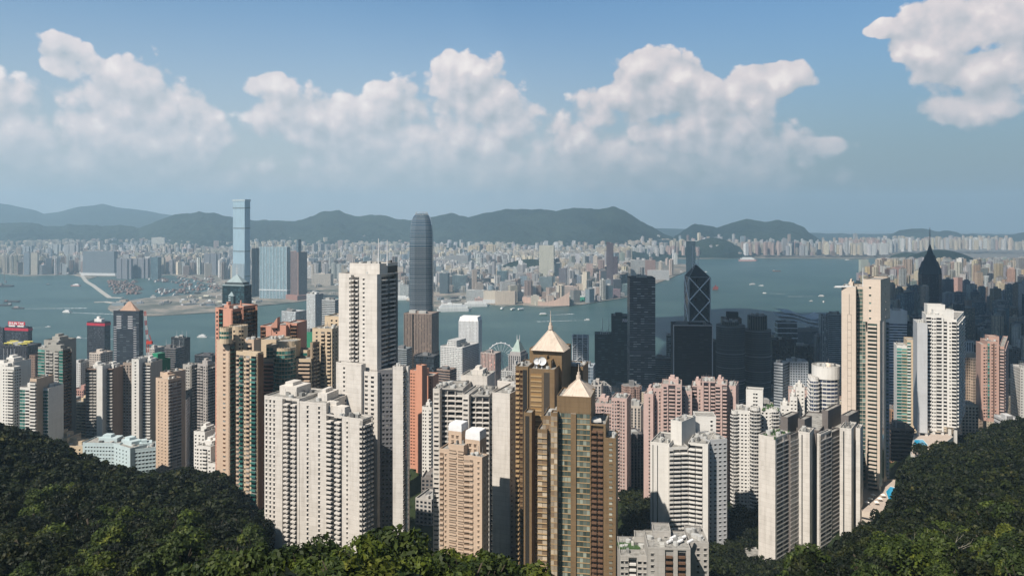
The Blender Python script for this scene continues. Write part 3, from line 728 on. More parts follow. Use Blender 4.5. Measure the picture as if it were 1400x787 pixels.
# salmon tower
T = Tower('apartment_tower', 'narrow salmon pink tower with shaded window slots, standing right of the white slab', 'apartment tower', 165, (wx(577, 760), 760), SALMON, win=glass((.10, .045, .03), .4, .2, (.3, .15, .1)), bal=SALMON)
T.block(cblock(560.5, 575, 0, 765, 25, depth=16), wz(508, 765), {0: [('w', .5, {'n': 2, 'w': 1.6, 'h': 1.4}), ('b', .1), ('w', .4, {'n': 1, 'w': 2})]})
T.block(cblock(569, 577, 584, 752, 40), wz(501, 752), {0: [('b', 1)], 1: [('b', 1)]})
T.block(cblock(577, 592, 0, 768, 12, depth=18), wz(515, 768), {0: [('b', .1), ('w', .3, {'n': 1, 'w': 1}), ('b', .2), ('w', .3, {'n': 1, 'w': 1}), ('b', .1)]}); T.finish()
T = Tower('apartment_block', 'slim white block with notched windows between the salmon tower and the grey-white residential slabs', 'apartment block', 158, (wx(585, 700), 700), WHITE2, win=DG)
T.block(cblock(577, 590, 596, 690, 22), wz(558, 690), {0: [('w', .5, {'n': 2, 'w': 1}), ('b', .2), ('c', .3, {'o': .7})], 1: [('w', 1, {'n': 2})]}); T.clutter(cblock(577, 590, 0, 690, 22, depth=10), wz(558, 690), 3, 5, big=.4, h=4); T.finish()

# grey-white residential slabs in front of the harbour centre
T = Tower('apartment_tower', 'wide pale block of dark framed balconies behind the beige tower with white roof crowns', 'apartment tower', 150, (wx(620, 560), 560), WHITE, win=DG, bal=GREYW, fh=3.4)
a = cblock(592, 601, 0, 560, 12, depth=26); T.block(a, wz(533, 560), {0: [('w', 1, {'n': 1, 'w': 3.2, 'h': 1.4})]}, fh=3.3)
b = cblock(601, 633, 0, 562, 10, depth=26); T.block(b, wz(533, 562), {0: [('k', 1, {'n': 3, 'd': 1.6, 'sh': .9})]}, fh=3.6, mat=GREYW)
c = cblock(632, 641, 0, 533, 14, depth=30); T.block(c, wz(541, 533), {0: [('w', 1, {'n': 1, 'w': 3, 'h': 1.4})]}, fh=3.3)
d = cblock(641, 669, 0, 534, 10, depth=30); T.block(d, wz(542, 534), {0: [('k', 1, {'n': 3, 'd': 1.8, 'sh': .8})]}, fh=3.4, mat=GREYW)
e = cblock(673, 697, 0, 528, 22, depth=36); T.block(e, wz(540, 528), {0: [('b', 1)], 1: [('w', .8, {'n': 5})]})
f_ = cblock(680, 706, 0, 560, 22, depth=20); T.block(f_, wz(524, 560), {0: [('b', 1)]})
e2 = cblock(668, 676, 0, 536, 4, depth=20); T.block(e2, wz(546, 536), {0: [('w', .8, {'n': 1})]}, mat=GREYW)
g = cblock(630, 666, 0, 585, 14, depth=22); T.block(g, wz(516, 585), {0: [('b', 1)]})
for k, q in enumerate((a, b, d, e, g, f_)): T.clutter(q, wz((533, 533, 542, 540, 516, 524)[k], (560, 562, 534, 528, 585, 560)[k]), 20 + k, 8, big=.4 if k in (4,) else 0, h=4)
T.finish()

# ribbed beige tower with white crowns
T = Tower('apartment_tower', 'ribbed pale beige tower with two rounded white roof crowns, nearest to the bottom centre trees', 'apartment tower', 175, (wx(635, 480), 480), BEIGE, win=glass((.12, .085, .06), .4, .3, (.4, .32, .25)), bal=BEIGE)
L1 = cblock(601, 614, 0, 484, 20, depth=22); L2 = cblock(614, 634, 0, 480, 24, depth=22); R1 = cblock(634, 644, 0, 478, 14, depth=22); R2 = cblock(642, 659, 668, 468, 30)
T.block(L1, wz(616, 484), {0: [('c', .42, {'o': .8, 'g': .1}), ('w', .3, {'n': 1, 'w': 1}), ('b', .2)]}); T.block(L2, wz(611, 480), {0: [('l', .5, {'h': .9, 'sill': .7}), ('b', .1), ('l', .4, {'h': .9, 'sill': .7})]})
T.block(R1, wz(625, 478), {0: [('c', .7, {'o': .9})]}); T.block(R2, wz(627, 468), {0: [('c', .3, {'o': .8}), ('b', .2), ('w', .35, {'n': 1, 'w': 1.2}), ('b', .1)], 1: [('b', .2), ('w', .6, {'n': 2, 'w': .9})]})
for (xl, xr, D, yb, yt) in ((613, 631, 487, 612, 580), (636, 656, 482, 627, 590)):
    q = cblock(xl, xr, 0, D, 22, depth=10); T.block(q, wz(yb - (yb - yt) * .62, D), {0: [('b', .15), ('w', .7, {'n': 2, 'w': 1.6, 'h': 2}), ('b', .15)]}, name='roof_tower', reg=False)
    m = MB(); P4 = [T.loc(p) for p in q]; zb = wz(yb - (yb - yt) * .62, D) - T.base; zt_ = wz(yt, D) - T.base
    for k in range(7):
        t0, t1 = k / 7 * math.pi / 2, (k + 1) / 7 * math.pi / 2
        m.prism([(P4[0][0] * .5 + P4[2][0] * .5 + (p[0] - (P4[0][0] + P4[2][0]) / 2) * (1 - .10 * (k / 6) ** 2), (P4[0][1] + P4[2][1]) / 2 + (p[1] - (P4[0][1] + P4[2][1]) / 2) * (1 - .10 * (k / 6) ** 2)) for p in P4], zb + (zt_ - zb) * math.sin(t0), zb + (zt_ - zb) * math.sin(t1))
    m.build('roof_crown', plain((.80, .80, .80)), T.root)
T.clutter(L2, wz(611, 480), 30, 5, big=0); T.clutter(R2, wz(627, 468), 31, 6, big=0); T.finish()

# golden pair
ROOFP = paint((.62, .52, .43), .8, .0, .35)
def pyramid(T, pts, z0, z1, mat, spire):
    P = [T.loc(p) for p in pts]; cx = sum(p[0] for p in P) / 4; cy = sum(p[1] for p in P) / 4; m = MB()
    for i in range(4):
        a, b = P[i], P[(i + 1) % 4]; m.face([(*a, z0 - T.base), (*b, z0 - T.base), (cx, cy, z1 - T.base)])
        # standing seams
    r = m.build('pyramid_roof', mat, T.root); ms = MB()
    for i in range(4):
        a, b = P[i], P[(i + 1) % 4]
        for k in range(1, 8):
            t = k / 8; q = (a[0] + (b[0] - a[0]) * t, a[1] + (b[1] - a[1]) * t); s_ = 1 - abs(2 * t - 1)
            e_ = (q[0] + (cx - q[0]) * s_, q[1] + (cy - q[1]) * s_, z0 - T.base + (z1 - z0) * s_); ms.bar((q[0], q[1], z0 - T.base), e_, .12, 3)
        ms.bar((*a, z0 - T.base), (cx, cy, z1 - T.base), .3, 4)
    ms.build('roof_ridge', mat, T.root)
    m = MB(); zz = z1 - T.base - 1; m.prism(circle(cx, cy, 1.5, 10), zz, zz + 2.5); m.prism(circle(cx, cy, .9, 10), zz + 2.5, zz + 4.5); m.bar((cx, cy, zz + 4.5), (cx, cy, zz + 4.5 + spire), .35, 6, r2=.1)
    m.build('spire', mat, T.root)
GS = paint((.46, .32, .17), .6, .1, .2)
T = Tower('apartment_tower', 'taller rear golden brown tower with a pale pyramid roof and long spire', 'apartment tower', 150, (wx(750, 520), 520), GOLD, win=BRG, bal=GS, slab=GS)
a = cblock(724, 768, 781, 520, 18); T.block(a, wz(480, 520), {0: [('b', 1)]}); pyramid(T, cblock(726, 771, 779, 517, 18), wz(481, 517), wz(449, 525), ROOFP, 8)
em = MB(); p = T.loc(((a[0][0] + a[1][0]) / 2, (a[0][1] + a[1][1]) / 2)); L_ = T.loc(a[0]); C_ = T.loc(a[1]); dd = Vector((C_[0] - L_[0], C_[1] - L_[1])).normalized(); nn = (dd.y, -dd.x)
for f in wbox(p, (dd.x, dd.y), nn, -1.6, 1.6, 0, .15, wz(490, 520) - 150, wz(487.5, 520) - 150): em.face(f)
for f in wbox(p, (dd.x, dd.y), nn, -.7, .7, .15, .25, wz(492, 520) - 150, wz(486, 520) - 150): em.face(f)
em.build('emblem', paint((.14, .07, .03)), T.root)
b = cblock(705, 722, 0, 508, 14, depth=26); T.block(b, wz(503, 508), {0: [('c', .32, {'o': .9, 'bm': GS}), ('w', .26, {'n': 1, 'w': 2.0, 'h': 1.9}), ('v', .34, {'m': DM}), ('b', .08)]})
c = cblock(722, 758, 0, 505, 14, depth=28); T.block(c, wz(507, 505), {0: [('b', .1), ('l', .42, {'h': 1.2, 'sill': .3, 'm': glass((.20, .12, .05), .3, .4, (.45, .30, .15))}), ('b', .08), ('v', .22, {'m': DM}), ('b', .18)]})
d = cblock(716, 727, 0, 494, 14, depth=10); T.block(d, wz(566, 494), {0: [('b', .2), ('v', .5, {'m': DM}), ('b', .3)]})
e = cblock(773, 797, 0, 545, 16, depth=20); T.block(e, wz(503, 545), {0: [('g', .3, {'m': BG}), ('b', .7)]}); T.clutter(e, wz(503, 545), 40, 8, big=0)
T.clutter(b, wz(503, 508), 41, 5, big=0); T.clutter(c, wz(507, 505), 42, 6, big=.5, h=5)
for (px, r_) in ((734, 2.2), (741, 2.8)):
    p = T.loc((wx(px, 512), 514)); z = wz(507, 505) - T.base; m = MB(); m.bar((p[0], p[1], z), (p[0], p[1], z + 5), .3)
    for k in range(5): 
        t0, t1 = k / 5 * 1.5, (k + 1) / 5 * 1.5
        c0, c1 = circle(0, 0, r_ * math.cos(t0), 14), circle(0, 0, max(.02, r_ * math.cos(t1)), 14)
        for q in range(14):
            w_ = (q + 1) % 14; y0, y1 = -.4 - math.sin(t0) * -.6, -.4 - math.sin(t1) * -.6
            m.face([(p[0] + c0[q][0], p[1] + y0 - 1, z + 5 + c0[q][1]), (p[0] + c0[w_][0], p[1] + y0 - 1, z + 5 + c0[w_][1]), (p[0] + c1[w_][0], p[1] + y1 - 1, z + 5 + c1[w_][1]), (p[0] + c1[q][0], p[1] + y1 - 1, z + 5 + c1[q][1])])
    m.build('satellite_dish', plain((.85, .85, .85)), T.root)
T.finish()
T = Tower('apartment_tower', 'nearer golden brown tower with small pyramid roof and two columns of reflective glass', 'apartment tower', 150, (wx(790, 480), 490), GOLD, win=BRG, bal=GS, slab=GS, fh=3.2)
a = cblock(761.5, 808, 814, 478, 12); T.block(a, wz(545, 478), {0: [('b', 1)]}, zbot=wz(568, 478)); T.block(a, wz(566, 478), {0: [('b', .03), ('g', .38, {'m': BG, 'n': 4, 'sm': GS, 'o': .35}), ('p', .16, {'o': 1.0}), ('g', .40, {'m': BG, 'n': 4, 'sm': GS, 'o': .35}), ('b', .03)]}, reg=False, top=0)
pyramid(T, cblock(768, 806, 813, 482, 12), wz(543, 482), wz(521, 487), ROOFP, 5)
b = cblock(742, 761, 0, 481, 12, depth=24); T.block(b, wz(571, 481), {0: [('g', .7, {'n': 3, 'm': glass((.12, .08, .05), .3, .8, (.62, .52, .40)), 'sm': GS}), ('b', .3)]})
b2 = cblock(735, 748, 0, 479, 12, depth=22); T.block(b2, wz(589, 479), {0: [('g', .95, {'n': 2, 'm': glass((.12, .08, .05), .3, .8, (.62, .52, .40)), 'sm': GS, 'o': .7})]})
b3 = cblock(753, 762, 0, 477.5, 12, depth=6); T.block(b3, wz(566, 477.5), {0: [('g', 1, {'n': 2, 'm': glass((.12, .08, .05), .3, .8, (.62, .52, .40)), 'sm': GS})]}, reg=False)
c = cblock(808, 828, 0, 476, 12, depth=26); T.block(c, wz(582, 476), {0: [('r', .85, {'n': 2, 'd': 1.6, 'bm': BROWN, 'o': .5}), ('b', .15)]})
d = cblock(827, 842, 845, 474, 12); T.block(d, wz(601, 474), {0: [('b', .3), ('w', .45, {'n': 1, 'w': 1.8, 'h': 1.8, 'm': glass((.1, .08, .05), .3, .8, (.5, .5, .42))}), ('b', .25)]})
for k, q in enumerate((b, c, d)): T.clutter(q, wz((571, 582, 601)[k], (481, 476, 474)[k]), 44 + k, 6, big=0)
dk = T.loc((wx(818, 479), 480)); mm = MB(); mm.box(dk[0] - 4, dk[0] + 2, dk[1], dk[1] + 5, wz(577, 480) - 150, wz(574, 480) - 150); mm.build('roof_canopy', WHITE2, T.root)
T.finish()

# pink blocks
def pinkblock(label, specs, seed, base=150, mat=PINK2, bal=PINK2, D0=700, group=None):
    T = Tower('apartment_tower', label, 'apartment tower', base, (wx(specs[0][0], D0), D0), mat, win=DG, bal=bal, group=group)
    for k, (xl, xc, D, y, th, st) in enumerate(specs):
        q = cblock(xl, xc, 0, D, th, depth=22); T.block(q, wz(y, D), {0: st, 1: [('w', 1, {'n': 4})]}); T.clutter(q, wz(y, D), seed + k, 6, big=.5 if k % 2 == 0 else 0, h=4)
    T.finish(); return T
PW = lambda n, w=1.2: ('w', n, {'n': int(n), 'w': w, 'h': 1.4, 'ac': 1})
pinkblock('pink block with rows of small windows, close behind the golden brown tower', [(812, 836, 712, 553, 14, [PW(3), ('c', 1.2, {'o': .9}), PW(3)]), (836, 857, 706, 546, 18, [PW(2), ('c', 1, {'o': .9}), PW(2), ('b', .6)])], 50)
pinkblock('left one of the two pink blocks behind the white zigzag balcony tower', [(880, 893, 685, 540, 22, [('b', 1), PW(1), ('b', .5)]), (893, 905, 690, 532, 10, [PW(2)]), (905, 932, 683, 527, 12, [('b', .3), ('c', .8, {'o': 1}), ('b', .3), ('r', 1.6, {'n': 1, 'd': 1.2}), ('b', .3), ('c', .8, {'o': 1}), ('b', .3)]), (932, 946, 692, 536, 10, [PW(2)])], 60)
pinkblock('right, slightly taller one of the two pink blocks behind the zigzag balcony tower', [(946, 960, 700, 529, 14, [('r', 1, {'n': 1, 'd': 1}), PW(1)]), (960, 978, 693, 523, 12, [('b', .3), ('r', 1, {'n': 1, 'd': 1.2}), ('b', .3), ('r', 1, {'n': 1, 'd': 1.2})]), (978, 994, 690, 527, 16, [('c', 1, {'o': 1}), ('b', .4), ('r', 1, {'n': 1, 'd': 1})]), (994, 1006, 698, 529, 22, [('b', .3), PW(1), ('b', .3)])], 70)

# white tower with chevron balconies
T = Tower('apartment_tower', 'white tower with zigzag balconies and tall blank roof block, in front of pink pair', 'apartment tower', 155, (wx(940, 560), 560), WHITE2, win=DG, bal=WHITE2)
a = cblock(889, 915, 0, 566, 24, depth=30); T.block(a, wz(608, 566), {0: [('b', .12), ('v', .05, {'m': DG}), ('b', .2), ('v', .04, {'m': DG}), ('b', .6)]})
b = cblock(915, 941, 0, 566, -8, depth=26); T.block(b, wz(612, 566), {0: [('c', .22, {'o': .9}), ('r', .78, {'n': 2, 'd': 2.4, 'o': 1.0, 'bw': .86, 'bh': .8})]})
c = cblock(941, 968, 0, 560, 22, depth=30); T.block(c, wz(609, 560), {0: [('r', .72, {'n': 2, 'd': 2.4, 'o': 1.0, 'bw': .9, 'bh': .8}), ('b', .28)], 1: [('w', .9, {'n': 4, 'w': 1.1})]})
d = cblock(968, 994, 0, 572, -14, depth=22); T.block(d, wz(601, 572), {0: [('w', 1, {'n': 4, 'w': 1.5, 'h': 1.3})]}, mat=LGREY)
e = cblock(917, 932, 951, 572, 40); T.block(e, wz(578, 572), {0: [('b', 1)]}, name='roof_block', reg=False, zbot=wz(612, 572)); T.block(cblock(951, 979, 0, 592, 6, depth=16), wz(571, 592), {0: [('b', .5), ('w', .4, {'n': 1})]}, name='roof_block')
for k, (q, y, D) in enumerate(((a, 608, 566), (e, 578, 572), (d, 601, 572), (c, 609, 560))): T.clutter(q, wz(y, D), 80 + k, 6, big=0)
T.finish()

# low block at the bottom
T = Tower('apartment_block', 'low grey beige block with white roof ducts at the bottom edge of the photo', 'apartment block', 185, (wx(905, 425), 425), GREYW, win=DG, bal=WHITE2)
a = cblock(848, 886, 0, 432, 4, depth=26); T.block(a, wz(762, 432), {0: [('w', .3, {'n': 2}), ('r', .3, {'n': 1, 'd': 1.2}), ('w', .4, {'n': 2, 'w': 2})]})
b = cblock(886, 944, 0, 422, 4, depth=24); T.block(b, wz(752, 422), {0: [('w', .2, {'n': 1}), ('b', .2), ('r', .2, {'n': 1, 'd': 1, 'bm': BROWN}), ('b', .1), ('r', .2, {'n': 1, 'd': 1, 'bm': BROWN}), ('b', .1)]})
c = cblock(944, 969, 0, 434, 4, depth=24); T.block(c, wz(744, 434), {0: [('b', .2), ('w', .7, {'n': 2})]})
T.block(cblock(893, 917, 0, 438, 6, depth=12), wz(728, 438), {0: [('b', .3), ('w', .4)]}, name='roof_block', reg=False, zbot=wz(755, 438))
T.block(cblock(868, 893, 0, 446, 6, depth=10), wz(737, 446), {0: [('l', 1)]}, name='roof_block', reg=False, zbot=wz(765, 446))
for k, (q, y, D) in enumerate(((a, 762, 432), (b, 752, 422), (c, 744, 434))): T.clutter(q, wz(y, D), 90 + k, 9, big=0)
m = MB(); z = wz(752, 422) - 185
for k in range(5):
    p = T.loc((wx(912 + k * 7, 430), 430 + (k % 2) * 5)); m.bar((p[0], p[1], z + 1), (p[0] + 3.2, p[1] + 2, z + 1.6), .8, 8)
m.build('roof_duct', plain((.8, .8, .8)), T.root)
g = T.loc((wx(860, 445), 445)); m = MB(); m.box(g[0] - 6, g[0] + 6, g[1] - 2, g[1] + 6, wz(762, 432) - 185, wz(762, 432) - 184.2); m.build('roof_garden', plain((.05, .10, .03)), T.root)
T.finish()

# dark framed complex at the right
DW = paint((.17, .15, .14), .7, .15, .2); GRF = paint((.52, .49, .46), .7, 0, .2)
T = Tower('apartment_tower', 'complex of blank pale end walls, dark window grids and dark roof blocks, lower right', 'apartment tower', 155, (wx(1090, 560), 560), WHITE, win=DG, bal=GRF, slab=GRF)
a = cblock(1037, 1060, 1081, 540, 46); T.block(a, wz(600, 540), {0: [('b', 1)], 1: [('b', .1), ('k', .9, {'n': 2, 'd': 1.0, 'pm': GRF, 'sm': GRF, 'sh': .5})]})
b = cblock(1076, 1081, 1092, 552, 46); T.block(b, wz(596, 552), {0: [('b', 1)], 1: [('l', .9, {'h': 1.9, 'sill': .3})]}, mat=DW)
c = cblock(1091, 1107, 1113, 556, 32); T.block(c, wz(593, 556), {0: [('b', .30), ('v', .1, {'m': DG}), ('b', .6)], 1: [('b', 1)]})
d = cblock(1113, 1116, 1124, 566, 46); T.block(d, wz(594, 566), {0: [('b', 1)]}, mat=DW)
d1 = cblock(1117, 1122, 1137, 560, 46); T.block(d1, wz(595, 560), {0: [('b', 1)], 1: [('k', .9, {'n': 2, 'd': 1.0, 'pm': GRF, 'sm': GRF, 'sh': .5})]})
e = cblock(1128, 1136, 1150, 572, 46); T.block(e, wz(593, 572), {0: [('b', 1)], 1: [('l', .9, {'h': 1.9, 'sill': .3})]}, mat=DW)
f_ = cblock(1148, 1164, 1171, 566, 32); T.block(f_, wz(588, 566), {0: [('b', .30), ('v', .1, {'m': DG}), ('b', .6)], 1: [('b', 1)]})
g = cblock(1170, 1176, 1180, 572, 32); T.block(g, wz(587, 572), {0: [('b', 1)]})
for (xl, xc, xr, D, y, yb) in ((1067, 1077, 1092, 575, 572, 596), (1091, 1100, 1110, 572, 575, 597), (1124, 1132, 1150, 590, 563, 590), (1150, 1160, 1174, 584, 570, 592)):
    T.block(cblock(xl, xc, xr, D, 42), wz(y, D), {}, mat=DW, name='roof_block', reg=False, zbot=wz(yb + 14, D))
T.block(cblock(1082, 1120, 1140, 578, 32), wz(590, 578), {}, mat=DW, name='rear_wall'); T.block(cblock(1110, 1160, 1176, 590, 30), wz(588, 590), {}, mat=DW, name='rear_wall')
for k, (q, y, D) in enumerate(((a, 600, 540), (c, 593, 556), (f_, 588, 566))): T.clutter(q, wz(y, D), 100 + k, 7, big=0)
m = MB(); P4 = [T.loc(p) for p in a]
for k in range(26):
    r_ = random.Random(k); u, v = r_.random(), r_.random(); x = P4[0][0] + (P4[1][0] - P4[0][0]) * u + (P4[2][0] - P4[1][0]) * v; y = P4[0][1] + (P4[1][1] - P4[0][1]) * u + (P4[2][1] - P4[1][1]) * v
    m.prism(circle(x, y, .9, 6), wz(600, 540) - 155, wz(600, 540) - 155 + r_.uniform(1, 2), top_scale=.5)
m.build('roof_garden', plain((.04, .08, .025)), T.root)
T.finish()
T = Tower('podium', 'curved white podium deck with a small shell canopy at the foot of the dark-grid complex', 'podium', 150, (wx(1040, 545), 535), WHITE2, win=DG)
pts = circle(wx(1046, 540), 552, 21, 28); T.block(pts, wz(772, 545) , {i: [('l', 1)] for i in range(14, 26)}, fh=3.5)
m = MB(); cx, cy = T.loc((wx(1030, 545), 541))
for k in range(8):
    t0, t1 = math.pi * k / 8, math.pi * (k + 1) / 8
    for j in range(6):
        y0, y1 = cy - 5 + j * 2, cy - 3 + j * 2; h0 = 3.2 * math.sin((j) / 6 * math.pi * .9 + .2); h1 = 3.2 * math.sin((j + 1) / 6 * math.pi * .9 + .2); z = wz(772, 545) - 150 + 1
        m.face([(cx - 5 * math.cos(t0), y0, z + h0 * math.sin(t0)), (cx - 5 * math.cos(t1), y0, z + h0 * math.sin(t1)), (cx - 5 * math.cos(t1), y1, z + h1 * math.sin(t1)), (cx - 5 * math.cos(t0), y1, z + h1 * math.sin(t0))])
m.build('shell_canopy', plain((.88, .88, .88)), T.root); T.finish()

# beige tall tower
CW = paint((.64, .54, .45), .7, .15, .12)
T = Tower('apartment_tower', 'tall slender cream tower with overhanging boxed top, ladder marked wall and white mast', 'apartment tower', 165, (wx(1188, 620), 633), CW, win=glass((.03, .055, .05), .12, .35, (.25, .36, .32)), bal=CW)
a = cblock(1150.5, 1170, 0, 625, 28, depth=26); T.block(a, wz(394, 625), {0: [('b', 1)]}, zbot=wz(640, 625))
L_, C_ = T.loc(a[0]), T.loc(a[1]); dd = Vector((C_[0] - L_[0], C_[1] - L_[1])).normalized(); nn = (dd.y, -dd.x); W_ = math.hypot(C_[0] - L_[0], C_[1] - L_[1]); m = MB()
for u in (.42, .68):
    for f in wbox(L_, (dd.x, dd.y), nn, W_ * u, W_ * u + .18, 0, .08, wz(615, 625) - 165, wz(430, 625) - 165): m.face(f)
for k in range(18):
    z = wz(430 + k * 10.5, 625) - 165
    for f in wbox(L_, (dd.x, dd.y), nn, W_ * .42, W_ * .68, 0, .07, z - .15, z): m.face(f)
for f in wbox(L_, (dd.x, dd.y), nn, W_ * .53, W_ * .56, 0, .08, wz(430, 625) - 165, wz(402, 625) - 165): m.face(f)
m.build('wall_ladder', plain((.12, .11, .10)), T.root)
b = cblock(1170, 1188, 0, 631, 14, depth=24); T.block(b, wz(393, 631), {0: [('g', .75, {'n': 3, 'sm': CW, 'o': .3}), ('b', .25)]}, zbot=wz(660, 631))
c = cblock(1186, 1203, 1211, 615, 34); T.block(c, wz(440, 615), {0: [('c', .8, {'o': 1.7, 'bh': 1.0}), ('b', .2)], 1: [('b', .4), ('v', .3, {'m': DG}), ('b', .3)]}, zbot=wz(668, 615))
d = cblock(1180, 1204, 1217, 618, 36); T.block(d, wz(384, 618), {0: [('b', .3), ('w', .2, {'n': 1}), ('b', .5)], 1: [('b', .3), ('w', .4, {'n': 1, 'w': 2.2}), ('b', .3)]}, zbot=wz(441, 618), name='boxed_top', fh=6)
T.clutter(a, wz(394, 625), 110, 8, big=.3, h=4); T.mast(wx(1180.5, 627), 628, wz(392, 627), wz(366, 627), .4)
m = MB(); p = T.loc(a[0]); m.box(p[0] - 5, p[0] + 7, p[1] - 2, p[1] + .5, wz(393, 625) - 165, wz(391.5, 625) - 165); m.build('roof_fin', plain((.8, .8, .8)), T.root)
lg = MB()
for q in c[:3] + a[:2] + b[1:3]:
    p = T.loc(q); lg = MB(); lg.box(p[0] - .9, p[0] + .9, p[1] - .2, p[1] + 1.6, -6, wz(664, 615) - 165); lg.build('column', CW, T.root)
f_ = cblock(1206, 1216, 0, 642, 24, depth=14); T.block(f_, wz(445, 642), {0: [('w', 1, {'n': 2})]}, mat=paint((.35, .38, .45)))
T.finish()
POOL = plain((.02, .33, .55), .1, 0, .6)
pd = MB(); 
def deck(name, label, pts, z, base, water, hmat, fl=True):
    o = (sum(p[0] for p in pts) / len(pts), sum(p[1] for p in pts) / len(pts)); T = Tower(name, label, 'pool terrace', base, o, hmat, win=DG)
    T.block(pts, z, {i: [('l', 1, {'h': 1.4})] for i in range(len(pts) // 2)}, fh=4.0, roofc=paint((.50, .42, .36)))
    m = MB(); m.prism([T.loc(p) for p in water], z - base + .02, z - base + .3); m.build('pool', POOL, T.root)
    m = MB(); W2 = [T.loc(p) for p in water]
    for a_, b_ in zip(W2, W2[1:] + W2[:1]): m.bar((*a_, z - base + .35), (*b_, z - base + .35), .25, 4)
    m.build('pool_edge', plain((.7, .68, .64)), T.root); return T
P_ = lambda px, py, z: (wx(px, (CH - z) * F / (py - HY)), (CH - z) * F / (py - HY))
z = 188
T = deck('pool_terrace', 'cream pool terrace with a curved blue pool at the foot of the slender cream tower', [P_(1178, 700, z), P_(1206, 706, z), P_(1224, 700, z), P_(1240, 688, z), P_(1241, 667, z), P_(1230, 657, z), P_(1208, 656, z), P_(1180, 668, z)], z, 160, [P_(1217, 690, z), P_(1234, 686, z), P_(1235, 681, z), P_(1225, 667, z), P_(1217, 665, z), P_(1211, 672, z)], CW)
for k in range(6):
    r_ = random.Random(k); m = MB(); p = T.loc(P_(1185 + k * 4.5, 690 - (k % 3) * 5, z)); m.prism([(p[0] - 1.6, p[1] - 1.4), (p[0] + 1.6, p[1] - 1.4), (p[0] + 1.6, p[1] + 1.4), (p[0] - 1.6, p[1] + 1.4)], z - 160 + 2.2, z - 160 + 3.2, top_scale=.1); m.bar((*p, z - 160), (*p, z - 160 + 2.3), .1); m.build('parasol', plain((.85, .83, .78)), T.root)
T.finish()

# right group
T = Tower('apartment_tower', 'white tower with curved dark balcony stacks and planted roof, right of the pink pair', 'apartment tower', 155, (wx(1035, 660), 660), WHITE2, win=DG, bal=WHITE2, fh=3.0)
a = cblock(1006, 1027, 0, 662, 16, depth=22); T.block(a, wz(563, 662), {0: [('b', .05), ('w', .9, {'n': 4, 'w': 1.4, 'h': 1.3})]})
for (px, D, y, R_) in ((1006, 664, 563, 3), (1034, 658, 558, 4.2), (1060, 668, 560, 4.2)):
    q = circle(wx(px, D), D + 3, R_, 12); T.block(q, wz(y, D), {i: [('l', 1, {'h': 1.5, 'sill': .8})] for i in range(5, 12)}, name='balcony_stack')
b = cblock(1040, 1056, 0, 668, 14, depth=20); T.block(b, wz(561, 668), {0: [('w', .9, {'n': 3, 'w': 1.3})]})
T.block(cblock(1020, 1043, 0, 674, 20, depth=12), wz(535, 674), {0: [('b', .4), ('w', .3, {'n': 2}), ('b', .3)]}, name='roof_block')
T.clutter(a, wz(563, 662), 120, 7, big=0); T.clutter(b, wz(561, 668), 121, 7, big=0)
m = MB()
for k in range(30):
    r_ = random.Random(k + 5); p = T.loc((wx(r_.uniform(1040, 1060), 676), r_.uniform(668, 684))); z = wz(561, 668) - 155; m.prism(circle(p[0], p[1], 1.3, 6), z, z + r_.uniform(1, 3), top_scale=.4)
m.build('roof_garden', plain((.05, .10, .03)), T.root); T.finish()

T = Tower('apartment_tower', 'round white tower with dark glass bands and wavy balconies under a white roof band', 'apartment tower', 150, (wx(1140, 650), 660), WHITE2, win=glass((.02, .03, .06), .1, .1), bal=WHITE2, fh=3.2)
q = circle(wx(1139, 650), 665, 10.5, 20); T.block(q, wz(517, 655), {i: ([('l', .86, {'h': 1.9})] if i % 2 else [('l', .9, {'h': 1.9})]) for i in range(9, 20)})
T.block(circle(wx(1139, 650), 665, 11.2, 24), wz(503, 655), {}, zbot=wz(519, 655), name='roof_band', reg=False)
for k in range(3): T.block(circle(wx(1117, 650) + k * 1.2, 656 + k * 5, 3.6, 12), wz(517, 655), {i: [('l', 1, {'h': 1.4, 'sill': .9})] for i in range(4, 12)}, name='balcony_stack', reg=(k == 0))
m = MB(); p = T.loc((wx(1140, 650), 663)); zz = wz(503, 655) - 150
for k in range(4): m.prism(circle(*p, 3 * math.cos(k * .38), 12), zz + 3 * math.sin(k * .38), zz + 3 * math.sin((k + 1) * .38), top_scale=math.cos((k + 1) * .38) / math.cos(k * .38))
m.build('roof_dome', plain((.7, .6, .5)), T.root); T.clutter([(q[i][0], q[i][1]) for i in (10, 15, 0, 5)], wz(503, 655), 5, 5, big=0); T.finish()

T = Tower('apartment_block', 'cluster of small white stepped blocks between the curved-balcony tower and the round-cornered tower', 'apartment block', 150, (wx(1090, 650), 680), WHITE2, win=DG, bal=WHITE2)
for k, (xl, xc, D, y) in enumerate(((1067, 1080, 672, 556), (1080, 1090, 668, 544), (1088, 1100, 676, 531), (1098, 1113, 682, 553), (1078, 1108, 705, 535))):
    q = cblock(xl, xc, 0, D, 18, depth=14); T.block(q, wz(y, D), {0: [('w', .9, {'n': max(1, (xc - xl) // 5), 'w': 1.2, 'h': 1.2})]}, mat=PINK2 if k == 4 else WHITE2); T.clutter(q, wz(y, D), 130 + k, 4, big=.5, h=3)
T.finish()

